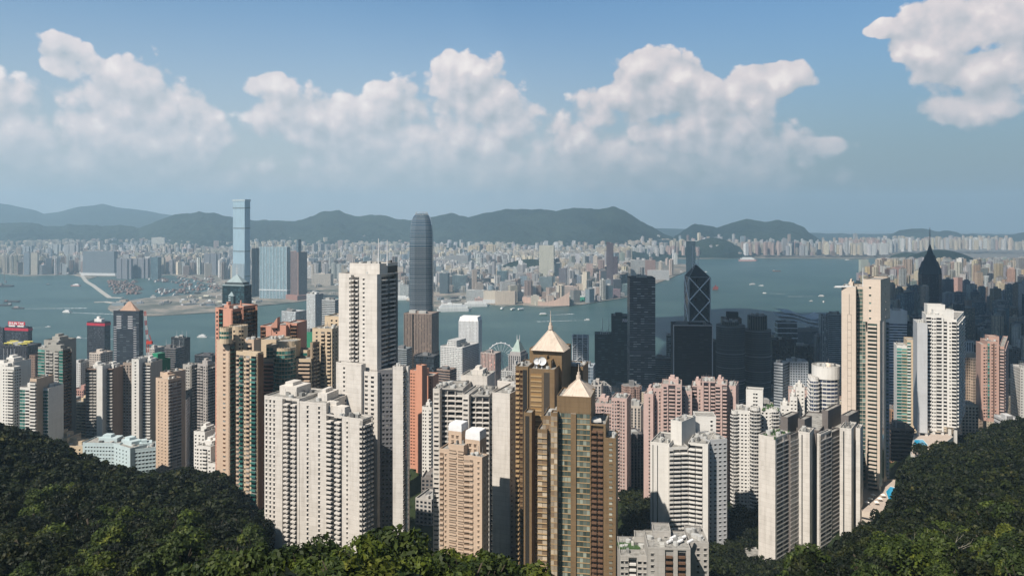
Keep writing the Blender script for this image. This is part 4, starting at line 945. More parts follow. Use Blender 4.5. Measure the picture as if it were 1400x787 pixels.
T = Tower('apartment_tower', 'large pale grey tower with many small balconies and a turquoise pool at its foot', 'apartment tower', 200, (wx(1280, 700), 715), WHITE2, win=DG, bal=WHITE2, fh=3.2)
a = cblock(1254, 1268, 0, 700, 20, depth=28); T.block(a, wz(443, 700), {0: [('b', 1)]}, mat=LGREY, zbot=wz(592, 700))
b = cblock(1266, 1290, 0, 704, 20, depth=26); T.block(b, wz(432, 704), {0: [('c', .3, {'o': 1.0}), ('w', .25, {'n': 2, 'w': 1}), ('c', .3, {'o': 1.2}), ('b', .1)]}, zbot=wz(590, 704))
c = cblock(1288, 1308, 1318, 700, 34); T.block(c, wz(438, 700), {0: [('c', .35, {'o': 1.4}), ('b', .1), ('w', .2, {'n': 1, 'w': 1}), ('c', .35, {'o': 1.2})], 1: [('c', .9, {'n': 2, 'o': 1.5})]}, zbot=wz(585, 700))
d = cblock(1268, 1292, 0, 716, 14, depth=12); T.block(d, wz(418, 716), {0: [('b', 1)]}, name='roof_block', zbot=wz(440, 716)); T.block(cblock(1276, 1304, 0, 708, 14, depth=12), wz(425, 708), {0: [('b', 1)]}, name='roof_block', zbot=wz(440, 708))
T.clutter(b, wz(432, 704), 140, 6, big=0); T.clutter(a, wz(443, 700), 141, 6, big=0)
for px, D in ((1257, 702), (1268, 700), (1278, 706), (1290, 704), (1300, 702), (1308, 700)):
    p = T.loc((wx(px, D), D + 2)); m = MB(); m.box(p[0] - 1, p[0] + 1, p[1] - 1, p[1] + 1, -8, wz(588, 700) - 200); m.build('column', WHITE2, T.root)
T.finish()
z = 207
T = deck('pool_terrace', 'white podium with a turquoise pool and stairs under the large grey-white tower', [P_(1245, 622, z), P_(1257, 628, z), P_(1290, 608, z), P_(1303, 598, z), P_(1295, 592, z), P_(1250, 593, z)], z, 190, [P_(1248, 612, z), P_(1254, 617, z), P_(1269, 609, z), P_(1262, 601, z), P_(1250, 601, z)], WHITE2)
T.finish()

T = Tower('apartment_tower', 'slim tower of green glass bays and cream balconies beside the large grey-white tower', 'apartment tower', 175, (wx(1238, 765), 775), CREAM, win=GG, bal=WHITE2, fh=3.1)
a = cblock(1226, 1240, 0, 765, 18, depth=20); T.block(a, wz(474, 765), {0: [('g', .5, {'n': 1, 'sm': WHITE2, 'o': .6}), ('l', .5, {'h': 1.6, 'sill': .5})]}, mat=WHITE2)
b = cblock(1240, 1252, 0, 762, 18, depth=20); T.block(b, wz(466, 762), {0: [('c', .45, {'o': 1}), ('b', .3), ('w', .25, {'n': 1, 'm': DG})]}); T.clutter(a, wz(474, 765), 150, 5, big=0); T.finish()
T = Tower('apartment_tower', 'lone pink tower with green bay windows near the top, above the right-hand forest ridge', 'apartment tower', 205, (wx(1358, 790), 800), paint((.50, .32, .26), .75, .1, .2), win=DG, bal=PINK2, fh=3.1)
a = cblock(1341, 1352, 0, 792, 18, depth=20); T.block(a, wz(472, 792), {0: [('b', .2), ('w', .3, {'n': 1}), ('c', .3, {'o': .9})]}); b = cblock(1350, 1366, 0, 788, 14, depth=22); T.block(b, wz(468, 788), {0: [('g', .2, {'m': GG}), ('b', .1), ('w', .2, {'n': 1, 'w': 1}), ('v', .1, {'m': BRG}), ('w', .2, {'n': 1, 'w': 1}), ('b', .2)]})
T.block(cblock(1366, 1373, 1378, 790, 34), wz(475, 790), {0: [('c', .8, {'o': 1})], 1: [('c', .8, {'o': 1})]}); T.block(cblock(1352, 1366, 0, 800, 14, depth=12), wz(461, 800), {0: [('b', 1)]}, name='roof_block'); T.clutter(b, wz(468, 788), 160, 5, big=0); T.finish()

# left group
def slabtower(label, specs, D0, base, seed, wall, win=DG, bal=None, name='apartment_tower', fh=3.0, cap=60, cat='apartment tower'):
    T = Tower(name, label, cat, base, (wx(specs[0][0], D0), D0 + 8), wall, win=win, bal=bal or wall, fh=fh, cap=cap)
    for k, sp in enumerate(specs):
        xl, xc, xr, dD, y, th, s0, s1 = sp[:8]; m = sp[8] if len(sp) > 8 else None
        q = cblock(xl, xc, xr, D0 + dD, th, depth=None if xr else 20); T.block(q, wz(y, D0 + dD), {0: s0, 1: s1 or []}, mat=m); T.clutter(q, wz(y, D0 + dD), seed + k, 4, big=.5 if xc - xl > 12 else 0, h=3.5)
    T.finish(); return T
slabtower('white tower with ribbed balconies cut by the left edge of the photo', [(-14, 19, 29, 0, 503, 20, [('b', .1), ('c', .3, {'o': 1, 'n': 2}), ('b', .1), ('w', .2, {'n': 2}), ('c', .25, {'o': 1})], [('w', 1, {'n': 3})]), (-2, 18, 0, 10, 496, 20, [('b', 1)], None)], 800, 150, 200, WHITE2)
slabtower('squat white and pale green block with central beige core, below the grey green tower', [(27, 42, 0, 4, 531, 10, [('g', .5, {'n': 2, 'm': GG, 'sm': WHITE2}), ('c', .5, {'o': 1, 'n': 1})], None), (41, 50, 0, -4, 519, 12, [('c', .8, {'o': 1.2})], None, BEIGE), (50, 66, 0, 3, 532, 8, [('c', .4, {'o': 1, 'n': 1}), ('g', .6, {'n': 2, 'm': GG, 'sm': WHITE2})], None)], 720, 160, 210, WHITE2)
slabtower('grey green tower with balcony stacks and shaded brown right flank near the left edge', [(52, 86, 98, 0, 478, 20, [('g', .26, {'n': 2, 'm': GG, 'sm': GREYW, 'o': .5}), ('b', .04), ('c', .28, {'n': 2, 'o': .8}), ('b', .05), ('c', .16, {'o': .9}), ('g', .15, {'n': 1, 'm': GG, 'sm': GREYW})], [('r', .6, {'n': 2, 'bm': BROWN})]), (60, 80, 0, 12, 467, 20, [('b', .3), ('l', .4), ('b', .3)], None)], 755, 150, 220, paint((.34, .33, .30), .75, .1, .2), bal=GREYW)
slabtower('brown and white tower split by a white central pier, above the pale blue low building', [(117, 132, 0, 2, 505, 8, [('r', .9, {'n': 3, 'd': 1.4, 'bm': GREYW})], None, paint((.30, .22, .18))), (132, 140, 0, -3, 501, 8, [('b', 1)], None, WHITE2), (140, 154, 0, 2, 505, 8, [('r', .9, {'n': 3, 'd': 1.4, 'bm': GREYW})], None, paint((.30, .22, .18)))], 770, 150, 230, WHITE2)
slabtower('white-piered brown tower directly left of the green scaffolded building', [(168, 180, 0, 2, 497, 8, [('w', .9, {'n': 3, 'w': 1.2, 'ac': 1})], None, paint((.33, .27, .23))), (180, 190, 0, -3, 492, 8, [('b', .3), ('w', .4, {'n': 1}), ('b', .3)], None, WHITE2), (190, 206, 0, 2, 497, 8, [('c', .9, {'n': 3, 'o': .8})], None, paint((.45, .40, .34)))], 785, 148, 240, WHITE2)
slabtower('beige tower with punched windows and a shaded balcony flank, in front of the green scaffolding', [(213, 230, 248, 0, 520, 30, [('b', .1), ('w', .8, {'n': 3, 'w': 1.1, 'h': 1.3}), ('b', .1)], [('c', .9, {'n': 3, 'o': .9})]), (219, 229, 0, 10, 511, 30, [('b', 1)], None)], 735, 155, 250, BEIGE, bal=GREYW)
slabtower('left grey tower of narrow bays beside the beige and pink tower', [(250, 262, 272, 0, 500, 25, [('b', .3), ('w', .4, {'n': 2}), ('b', .2)], [('r', .8, {'n': 2})])], 830, 140, 255, GREYW)
slabtower('right grey tower of narrow bays touching the beige and pink tower', [(270, 284, 296, 0, 499, 25, [('c', .5, {'n': 2, 'o': .8}), ('w', .4, {'n': 2})], [('r', .8, {'n': 2})])], 815, 140, 257, paint((.40, .37, .35)))
slabtower('white stepped low-rise cluster in the trees left of the beige and pink tower', [(265, 280, 0, 20, 592, 20, [('w', .9, {'n': 3})], None), (268, 288, 0, 0, 612, 20, [('w', .4, {'n': 2}), ('c', .3), ('w', .2)], None), (284, 298, 0, 10, 600, 20, [('w', .9, {'n': 2})], None), (284, 300, 0, -8, 636, 20, [('w', .8, {'n': 3})], None)], 660, 185, 260, WHITE2, name='apartment_block', cat='apartment block')
PB = paint((.52, .62, .64), .7, .1, .2)
slabtower('long low pale blue building with flat grey roof at the edge of the forest', [(113, 164, 0, 8, 607, 4, [('b', .04), ('w', .9, {'n': 12, 'w': 1.3, 'h': 1.2})], None), (150, 178, 0, -6, 614, 34, [('b', .1), ('w', .7, {'n': 5, 'w': 1.2}), ('b', .1)], None), (178, 213, 0, 4, 612, -24, [('w', .9, {'n': 7, 'w': 1.5})], None)], 690, 172, 270, PB, name='institution_building', cat='building', fh=3.2)
slabtower('small cream building with a white roof just above the left forest edge', [(60, 92, 0, 6, 600, 6, [('l', .9)], None), (75, 118, 0, 0, 611, 6, [('w', .9, {'n': 7})], None)], 735, 165, 275, CREAM, name='apartment_block', cat='apartment block')
slabtower('cream mid-rise with stepped balconies between the grey-green tower and the white-piered brown tower', [(99, 117, 0, 0, 551, 12, [('c', .9, {'n': 3, 'o': 1})], None)], 800, 140, 277, CREAM, name='apartment_block', cat='apartment block')
# ------------------------------------------------------------------ middle distance buildings (facade shader)
ST = {'grid': (.6, .55, 3.2, 3.2), 'ribbon': (1.0, .5, 6, 3.6), 'thin': (1.0, .28, 6, 3.6), 'vert': (.5, 1.0, 3.0, 3.4), 'curtain': (.93, .86, 3.0, 3.8), 'small': (.4, .42, 3.2, 3.0), 'blank': (0, 0, 4, 3), 'slots': (.45, .8, 3.4, 3.0)}
def walls(mb, pts, z0, z1, st, wc, gc, roof=None, **kw):
    wu, wv, bay, fl = ST[st]
    mb.prism(pts, z0, z1, bay=bay, fl=fl, ca=(*wc, wu), cb=(*gc, wv), roof=roof or tuple(min(.5, x * .7 + .05) for x in wc), **kw)
FAC = facade()
def M(name, label, xl, xc, xr, y, D, st, wc, gc=(.03, .04, .05), th=18, depth=None, cat=None, base=None, parts=(), group=None, clutter=3, notch=False):
    pts = cblock(xl, xc, xr or 0, D, th, depth=depth or (None if xr else 24)); z1 = wz(y, D)
    ox, oy = pts[1]; b = ground(ox, oy + 10) if base is None else base
    if D > 2300 and base is None: b = 3
    r = empty(name, (ox, oy, b), label, cat or name.replace('_', ' '), group); note(pts, z1, r)
    P = [(p[0] - ox, p[1] - oy) for p in pts]
    if notch:                       # re-entrant corners as estate towers have
        a, bb, c, d = [Vector((*p, 0)) for p in P]; q = lambda u, v: tuple((a + (bb - a) * u + (c - bb) * v)[:2])
        P2 = [q(0, .25), q(.2, .25), q(.2, 1e-3 + 0) , q(.4, 0), q(.4, .12), q(.6, .12), q(.6, 0), q(.8, 0), q(.8, .25), q(1, .25), q(1, .75), q(.8, .75), q(.8, 1), q(.2, 1), q(.2, .75), q(0, .75)]
    else: P2 = P
    m = MB(); walls(m, P2, -6, z1 - b, st, wc, gc); wl = m.build('wall', FAC, r)
    rnd = random.Random(int(xl * 7 + y))
    a, bb, c, d = [Vector((*p, 0)) for p in P]; q = lambda u, v: tuple((a + (bb - a) * u + (c - bb) * v)[:2])
    z = z1 - b
    for k in range(clutter):
        u, v = rnd.uniform(.08, .55), rnd.uniform(.1, .5); w = rnd.uniform(.15, .38); h = rnd.uniform(2.5, 6)
        mm = MB(); tone = rnd.choice([(.4, .4, .38), (.2, .2, .2), wc]); mm.prism([q(u, v), q(u + w, v), q(u + w, v + w), q(u, v + w)], z, z + h, ca=(*tone, 0)); mm.build('plant_room', FAC, r)
    mm = MB(); ring = P2
    for i in range(len(ring)):
        p0, p1 = ring[i], ring[(i + 1) % len(ring)]; L = math.hypot(p1[0] - p0[0], p1[1] - p0[1])
        if L < .5: continue
        dv = ((p1[0] - p0[0]) / L, (p1[1] - p0[1]) / L)
        for f in wbox(p0, dv, (dv[1], -dv[0]), 0, L - .5, -.5, .05, z - .03, z + 1.4): mm.face(f, ca=(*wc, 0))
    mm.build('parapet', FAC, wl)
    if base == 'x': pass
    return r, P, q, z, b

# --- green scaffolded tower with a crane
r, P, q, z, b = M('scaffolded_tower', 'tower wrapped in bright green construction netting with a stepped top', 203, 216, 233, 494, 812, 'blank', (.015, .17, .09), th=30, cat='building', clutter=0)
mm = MB()
for k in range(1, 5):
    p = q(k / 5, -.01); mm.bar((*p, -6), (*p, z + 3), .25, 4, ca=(.10, .22, .12, 0))
for k in range(int((z + 6) / 12)): 
    zz = z - k * 12; mm.bar((*q(0, -.01), zz), (*q(1, -.01), zz), .3, 4, ca=(.008, .08, .045, 0)); mm.bar((*q(1.01, 0), zz), (*q(1.01, 1), zz), .3, 4, ca=(.008, .08, .045, 0))
mm.build('scaffold_poles', FAC, r)
mm = MB(); walls(mm, [q(.15, .2), q(.7, .2), q(.7, .8), q(.15, .8)], z, z + 7, 'blank', (.02, .24, .13), (0, 0, 0)); mm.build('netting_step', FAC, r)
mm = MB(); walls(mm, [q(.9, .3), q(1.9, .3), q(1.9, 1), q(.9, 1)], -6, z - 22, 'blank', (.012, .12, .065), (0, 0, 0)); mm.build('netting_wing', FAC, r)
CR = empty('tower_crane', (wx(213, 900), 880, ground(wx(213, 900), 880)), 'red and white tower crane with a raised jib beside the green netting', 'crane')
def lattice(name, p, q_, w, n, cols, parent):
    p, q_ = Vector(p), Vector(q_); d = (q_ - p).normalized(); a = d.orthogonal().normalized() * w / 2; bb = d.cross(a); m = MB()
    cs = [a + bb, -a + bb, -a - bb, a - bb]
    for k in range(n):
        s0 = p + (q_ - p) * k / n; s1 = p + (q_ - p) * (k + 1) / n; c = (*cols[(k // 2) % len(cols)], 0)
        for i in range(4):
            m.bar(s0 + cs[i], s1 + cs[i], w * .09, 4, ca=c); m.bar(s0 + cs[i], s1 + cs[(i + 1) % 4], w * .06, 3, ca=c)
    return m.build(name, FAC, parent)
zc = wz(470, 880) - CR.location.z; RW = [(.55, .06, .04), (.75, .72, .70)]
lattice('crane_mast', (0, 0, 0), (0, 0, zc), 2.2, 30, RW, CR); lattice('crane_jib', (0, 0, zc), (-4, 2, zc + 36), 1.6, 14, RW, CR)
mm = MB(); mm.box(-1, 5, -1.5, 1.5, zc, zc + 3, ca=(.55, .05, .03, 0)); mm.build('crane_cab', FAC, CR)
mm = MB(); mm.bar((4, 0, zc + 3), (2, 0, zc + 10), .4, ca=(.55, .05, .03, 0)); mm.bar((2, 0, zc + 10), (-3, 1.5, zc + 27), .15, ca=(.1, .1, .1, 0)); mm.build('crane_frame', FAC, CR)

DK = (.035, .045, .055); DKG = (.012, .018, .025)
def spiky(r, pts, z0, z1, rad=.6, col=(.6, .6, .6), name='mast'):
    for (x, y) in pts:
        m = MB(); m.bar((x, y, z0), (x, y, z1), rad, 5, ca=(*col, 0), r2=rad * .4); m.build(name, FAC, r)
def redband(r, P, z0, z1, col, o=.6, name='roof_band'):
    cx = sum(p[0] for p in P) / 4; cy = sum(p[1] for p in P) / 4; k = 1 + o / 15
    m = MB(); m.prism([(cx + (p[0] - cx) * k, cy + (p[1] - cy) * k) for p in P], z0, z1, ca=(*col, 0)); return m.build(name, FAC, r)
REDC = (.45, .015, .04)
for lab, xl, xc, xr, y, D, sign in (('dark tower with red roof band carrying a red and white name sign', 7, 38, 44, 448, 1700, 1), ('dark tower with red roof band and white roof box, alone against the water', 119, 143, 151, 441, 1700, 0)):
    r, P, q, z, b = M('office_tower', lab, xl, xc, xr, y, D, 'curtain', (.05, .05, .06), (.018, .022, .03), th=14, cat='office tower', clutter=0)
    redband(r, P, z - 7, z - 1.5, REDC)
    if sign:
        mm = MB(); [mm.prism([q(u, .2), q(u + .28, .2), q(u + .28, .7), q(u, .7)], z, z + 4.5, ca=(.8, .78, .75, 0)) for u in (.12, .5)]; mm.build('roof_box', FAC, r)
        mm = MB(); a_, c_ = q(.1, .15), q(.85, .15); dv = Vector((c_[0] - a_[0], c_[1] - a_[1])); L = dv.length; dv.normalize()
        for f in wbox(a_, (dv.x, dv.y), (dv.y, -dv.x), 0, L, -.8, 0, z + 4.5, z + 12): mm.face(f, ca=(.5, .03, .05, 0))
        bd = mm.build('name_sign', FAC, r)
        fc = bpy.data.curves.new('sign_letters', 'FONT'); fc.body = 'SHUN TAK'; fc.size = 7.6; fc.align_x = 'CENTER'; fc.extrude = .15; fc.offset = .12
        fo = bpy.data.objects.new('tmp', fc); COL.objects.link(fo); bpy.context.view_layer.update()
        me = bpy.data.meshes.new_from_object(fo.evaluated_get(bpy.context.evaluated_depsgraph_get())); COL.objects.unlink(fo); bpy.data.objects.remove(fo)
        me.materials.clear(); me.materials.append(plain((.85, .80, .80)))
        wdt = max(v.co.x for v in me.vertices) - min(v.co.x for v in me.vertices); sc_ = L * .9 / wdt
        lo = bpy.data.objects.new('sign_letters', me); COL.objects.link(lo); lo.parent = bd
        lo.matrix_local = Matrix.Translation((a_[0] + dv.x * L / 2 + dv.y * .25, a_[1] + dv.y * L / 2 - dv.x * .25, z + 5.5)) @ Matrix.Rotation(math.atan2(dv.y, dv.x), 4, 'Z') @ Matrix.Rotation(math.pi / 2, 4, 'X') @ Matrix.Scale(sc_, 4, (1, 0, 0))
    else:
        mm = MB(); mm.prism([q(.35, .2), q(.75, .2), q(.75, .8), q(.35, .8)], z, z + 7, ca=(.75, .74, .72, 0)); mm.prism([q(.45, .3), q(.6, .3), q(.6, .6), q(.45, .6)], z + 7, z + 12, ca=(.75, .74, .72, 0)); mm.build('roof_box', FAC, r)
M('office_tower', 'dark red topped slab cut by the left edge beside the name sign tower', -14, 4, 8, 449, 1720, 'curtain', (.06, .05, .06), (.02, .022, .03), th=14, cat='office tower')
r, P, q, z, b = M('office_tower', 'black glass tower with yellow painted roof beams in front of the ferry terminal towers', 3, 37, 0, 474, 1250, 'vert', (.05, .05, .06), (.01, .012, .018), th=10, cat='office tower', depth=30)
for (u0, u1) in ((.02, .36), (.58, .95)):
    mm = MB(); [mm.bar((*q(u0, .1 + .2 * k), z + 4 + k), (*q(u1, .1 + .2 * k), z + 4 + k), 1.0, 4, ca=(.55, .48, .10, 0)) for k in range(3)]; [mm.bar((*q(u, .1), z), (*q(u, .1), z + 5), .5, ca=(.55, .48, .1, 0)) for u in (u0, (u0 + u1) / 2, u1)]; mm.build('roof_beam', FAC, r)
mm = MB(); [mm.box(x, x + .8, -31, -30.2, z - 70, z, ca=(.6, .6, .6, 0)) for x in ()]; 
for k, u in enumerate((.08, .22, .36, .50)):
    m = MB(); p = q(u, -.015); m.bar((*p, z - 60), (*p, z - 4), .6, 4, ca=(.62, .62, .64, 0)); m.build('white_fin', FAC, r)

# black tower with the peaked crown
r, P, q, z, b = M('office_tower', 'broad black tower with pale horizontal dashes and a salmon peaked crown, left of the crane', 155, 190, 196, 426, 1400, 'thin', (.012, .018, .03), (.05, .065, .08), th=8, cat='office tower', clutter=0)
for (u0, u1) in ((.02, .14), (.86, .98)):
    mm = MB()
    for k in range(38): 
        for f in wbox(q(0, 0), tuple((Vector(q(1, 0)) - Vector(q(0, 0))).normalized()), tuple(Vector(((Vector(q(1, 0)) - Vector(q(0, 0))).normalized().y, -(Vector(q(1, 0)) - Vector(q(0, 0))).normalized().x))), 45 * u0, 45 * u1, 0, .5, z - 28 - k * 4, z - 26.8 - k * 4): mm.face(f, ca=(.45, .45, .47, 0))
    mm.build('pale_bands', FAC, r)
for u0, u1 in ((.14, .34), (.62, .82)):
    mm = MB(); a_ = q(0, 0); dv = (Vector(q(1, 0)) - Vector(a_)).normalized()
    for k in range(6):
        for f in wbox(a_, tuple(dv), (dv.y, -dv.x), 45 * u0, 45 * u1, 0, .5, z - 10 - k * 4, z - 8 - k * 4): mm.face(f, ca=(.45, .45, .47, 0))
    mm.build('pale_bands', FAC, r)
mm = MB(); mm.prism([q(.2, .1), q(.9, .1), q(.9, .9), q(.2, .9)], z, z + 17, ca=(.50, .33, .24, 0), top_scale=.12); mm.build('peaked_crown', FAC, r)
mm = MB(); mm.prism([q(.0, 0), q(.2, 0), q(.2, 1), q(0, 1)], z, z + 3, ca=(.3, .3, .3, 0)); mm.build('roof_block', FAC, r)

# Sheung Wan and west waterfront
for row in (
 ('dark tower with rooftop aerials, right of the crane', 234, 252, 260, 463, 1500, 'curtain', (.05, .055, .06), (.02, .025, .03)),
 ('low dark block between the crane and the dark tower with rooftop aerials', 216, 240, 0, 477, 1350, 'ribbon', (.16, .15, .15), DKG),
 ('pair of low dark office blocks just left of the pink topped tower', 266, 290, 0, 487, 1350, 'curtain', (.10, .10, .11), DKG),
 ('small cream block against the foot of the crane', 200, 211, 0, 477, 1300, 'grid', (.55, .50, .46), DKG),
 ('brown slender tower behind the squat white and green block', 40, 48, 0, 487, 1000, 'small', (.22, .15, .12), DKG),
 ('cream box building with a hollow top in front of the lone red-banded tower', 122, 137, 0, 484, 1150, 'grid', (.55, .48, .42), DKG),
 ('slim white tower between the brown and white tower and the black peaked tower', 152, 163, 0, 520, 1050, 'small', (.55, .52, .50), DKG),
 ('small pink block squeezed behind the white-piered brown towers', 154, 168, 0, 515, 1150, 'grid', (.42, .22, .20), DKG),
 ('white residential block far left below the lone red-banded tower', 98, 110, 0, 497, 1150, 'small', (.55, .54, .52), DKG),
 ('pink and grey mid-rise behind the cream mid-rise at left', 98, 114, 0, 534, 1000, 'grid', (.42, .24, .20), DKG),
 ('white wide slab hotel with columned windows beside the harbour, left of the white tower', 385, 404, 419, 427, 1650, 'vert', (.55, .57, .58), (.12, .15, .17)),
 ('tall pale tower with paired window strips between white wide slab and striped grey tower', 419, 431, 442, 403, 1650, 'slots', (.58, .60, .60), (.10, .13, .15)),
 ('grey tower with dark stripes and curved white edges beside the tall white tower', 440, 458, 0, 411, 1600, 'ribbon', (.52, .54, .54), (.03, .04, .05)),
 ('green netted block below the pale tall tower', 411, 427, 0, 455, 1300, 'blank', (.03, .22, .12), DKG),
 ('dark green glass block at the foot of the bronze twin-faced tower', 538, 556, 0, 478, 1400, 'ribbon', (.30, .33, .34), DKG),
 ('dark roofed block just below the bronze twin-faced tower', 566, 593, 0, 488, 1200, 'curtain', (.06, .065, .07), DKG),
 ('brown striped office block with a shaded right side in front of the white grid building', 597, 615, 624, 507, 1100, 'ribbon', (.30, .22, .18), DKG),
 ('brown and white banded block right of the white grid building', 657, 677, 685, 484, 1400, 'vert', (.50, .42, .38), (.16, .07, .06)),
 ('small white block beneath the ferris wheel', 685, 700, 0, 508, 1250, 'grid', (.52, .52, .50), DKG),
 ('slim white tower left edge beside the slate roofed tower', 700, 706, 0, 500, 1200, 'small', (.52, .5, .48), DKG)):
    lab, xl, xc, xr, y, D, st, wc, gc = row
    r, P, q, z, b = M('office_tower' if st in ('curtain', 'ribbon', 'vert', 'thin') else 'city_block', lab, xl, xc, xr, y, D, st, wc, gc, th=16 if not xr else 26, cat='office tower' if st in ('curtain', 'ribbon', 'vert', 'thin') else 'building')
    if 'aerials' in lab: spiky(r, [q(.3, .3), q(.7, .3), q(.9, .6)], z, z + 14, .35)

# octagonal dark tower with the tiered crown
r, P, q, z, b = M('office_tower', 'dark green tower with tiered pyramid crown and mast, in front of the tallest tower', 304, 334, 344, 392, 1350, 'curtain', (.035, .07, .08), (.012, .03, .04), th=16, cat='office tower', clutter=0)
for k, (s0, s1, h0, h1) in enumerate(((1.0, .98, 0, 3), (.85, .82, 3, 7), (.72, .02, 7, 20))):
    cx = sum(p[0] for p in P) / 4; cy = sum(p[1] for p in P) / 4; mm = MB()
    mm.prism([(cx + (p[0] - cx) * s0, cy + (p[1] - cy) * s0) for p in P], z + h0, z + h1, ca=((.30, .38, .40, 0) if k % 2 == 0 else (.06, .08, .09, 0)), top_scale=s1 / s0); mm.build('crown_tier', FAC, r)
spiky(r, [(cx, cy)], z + 18, z + 36, .6, (.75, .75, .75)); mm = MB(); [mm.bar((cx - 3, cy, z + 22 + k * 4), (cx + 3, cy, z + 22 + k * 4), .25, ca=(.7, .7, .7, 0)) for k in range(3)]; mm.build('aerial', FAC, r)
mm = MB(); a_ = q(.3, 0); dv = (Vector(q(1, 0)) - Vector(q(0, 0))).normalized(); W_ = (Vector(q(1, 0)) - Vector(q(0, 0))).length
mm.prism([q(.32, -.12), q(.55, -.12), q(.55, .1), q(.32, .1)], -6, z - 16, ca=(.05, .09, .10, .0)); mm.prism([q(.30, -.14), q(.57, -.14), q(.57, .1), q(.30, .1)], z - 16, z - 9, ca=(.30, .38, .40, 0), top_scale=.05); mm.build('front_bay', FAC, r)
for k in range(26):
    m_ = mm
mm = MB()
for k in range(24):
    for f in wbox(q(.32, -.12), tuple(dv), (dv.y, -dv.x), 0, W_ * .1, 0, .4, z - 20 - k * 4, z - 18 - k * 4): mm.face(f, ca=(.40, .48, .50, 0))
mm.build('pale_bands', FAC, r)
for u0 in (.0, .62):
    mm = MB()
    for k in range(2):
        for f in wbox(q(u0, 0), tuple(dv), (dv.y, -dv.x), 0, W_ * .3, 0, .5, z - 32 - k * 4.5, z - 30 - k * 4.5): mm.face(f, ca=(.55, .55, .55, 0))
    mm.build('pale_bands', FAC, r)

# bronze twin-faced tower, white grid hotel, white round-windowed tower
for k, (lab, xl, xc, xr, y, D, st, wc, gc, th) in enumerate((
 ('bronze ribbed office tower directly in front of the tallest harbourside tower', 552, 590, 600, 430, 1450, 'vert', (.30, .23, .19), (.045, .035, .03), 14),
 ('long white hotel block with a strict square window grid', 602, 632, 655, 476, 1400, 'grid', (.66, .65, .63), (.10, .12, .13), 26),
 ('white tower of small round-looking windows with a bright white roof cap, beside the water', 627, 654, 659, 440, 1750, 'small', (.66, .67, .67), (.16, .18, .2), 10))):
    r, P, q, z, b = M('office_tower', lab, xl, xc, xr, y, D, st, wc, gc, th=th, cat='office tower', clutter=4 if k < 2 else 0)
    cx = sum(p[0] for p in P) / 4; cy = sum(p[1] for p in P) / 4
    if k == 0:
        for zz in (.36, .72):
            redband(r, P, z * (1 - zz) - 3, z * (1 - zz) + 3, (.16, .12, .10), .3, 'band')
        for u in (.33,): mm = MB(); p = q(u, -.01); mm.bar((*p, -6), (*p, z), 1.2, 4, ca=(.05, .04, .03, 0)); mm.build('groove', FAC, r)
    if k == 1:
        mm = MB(); walls(mm, [q(.3, .05), q(.7, .05), q(.7, .6), q(.3, .6)], z, z + 12, 'grid', (.66, .65, .63), (.1, .12, .13)); mm.build('roof_block', FAC, r)
    if k == 2:
        mm = MB(); mm.prism([(p[0], p[1]) for p in P], z, z + 10, ca=(.85, .85, .85, 0), top_scale=.88); mm.build('roof_cap', FAC, r)

# tallest harbourside tower: tapering, rounded, crowned with fins
def tallest_harbour():
    D = 1750; xm = 574.5; zt = wz(292, D); r = empty('skyscraper', (wx(xm, D), D + 28, 5), 'tall curved tapering harbourside tower crowned with fins, right of the white tower with masts', 'skyscraper')
    note(cblock(559, 590, 0, D, 0, depth=45), zt, r)
    w = 15.5 / F * D
    def ring(k, o=1):
        pts = []; a = w * k
        for sx, sy in ((-1, -1), (1, -1), (1, 1), (-1, 1)):
            for t in (0, 1, 2, 3):
                ang = math.atan2(sy, sx) + (t - 1.5) * .22; c = .80 * a * 1.414
                pts.append((math.cos(ang) * c * (1 + .06 * math.cos(2 * (ang - math.atan2(sy, sx)) * 2)), math.sin(ang) * c))
        return pts
    H = zt - 5; lv = [(0, 1.0), (.45, 1.0), (.70, 1.0), (.82, .985), (.89, .95), (.935, .89), (.965, .80), (.985, .67), (1.0, .46)]
    parts = {'lower_wall': [], 'upper_wall': []}; 
    for (h0, s0), (h1, s1) in zip(lv, lv[1:]):
        up = h0 >= .75; key = 'upper_wall' if up else 'lower_wall'; m = MB()
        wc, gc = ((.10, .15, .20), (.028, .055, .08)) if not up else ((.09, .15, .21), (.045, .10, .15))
        R0, R1 = ring(s0), ring(s1); n = len(R0); nf = (h1 - h0) * H / 4.2
        for i in range(n):
            j = (i + 1) % n; a, b, c, d = R0[i], R0[j], R1[j], R1[i]; L = math.hypot(b[0] - a[0], b[1] - a[1]); nb = max(1, round(L / 3)); corner = i % 4 == 1
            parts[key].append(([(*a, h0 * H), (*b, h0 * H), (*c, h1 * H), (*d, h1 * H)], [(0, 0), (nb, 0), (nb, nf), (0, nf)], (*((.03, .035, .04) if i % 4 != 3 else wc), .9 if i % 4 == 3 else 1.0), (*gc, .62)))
    for key, fs in parts.items():
        m = MB(); [m.face(*f) for f in fs]; m.build(key, mat_ifc, r)
    m = MB(); m.prism(ring(.45), H - .5, H, ca=(.2, .2, .22, 0)); m.build('roof', FAC, r)
    for i, (x, y) in enumerate(circle(0, 0, w * .80, 24)):
        if i % 1 == 0: m = MB(); m.bar((x, y, H * .965), (x * .60, y * .60, H + 4), .35, 4, ca=(.42, .46, .50, 0)); m.build('crown_fin', FAC, r)
mi_, N = newmat('curved_tower_glass')
uv = N.n('ShaderNodeUVMap', uv_map='UVMap').outputs[0]; u_, v_ = N.sep(uv)[:2]
fv_ = N.m('LESS_THAN', N.m('FRACT', v_), .58); fu_ = N.m('GREATER_THAN', N.m('FRACT', u_), .12)
wi_ = N.n('ShaderNodeAttribute', attribute_name='winc').outputs['Color']
wn_ = N.n('ShaderNodeTexWhiteNoise', noise_dimensions='1D', ins={'W': N.m('FLOOR', v_)}).outputs[0]
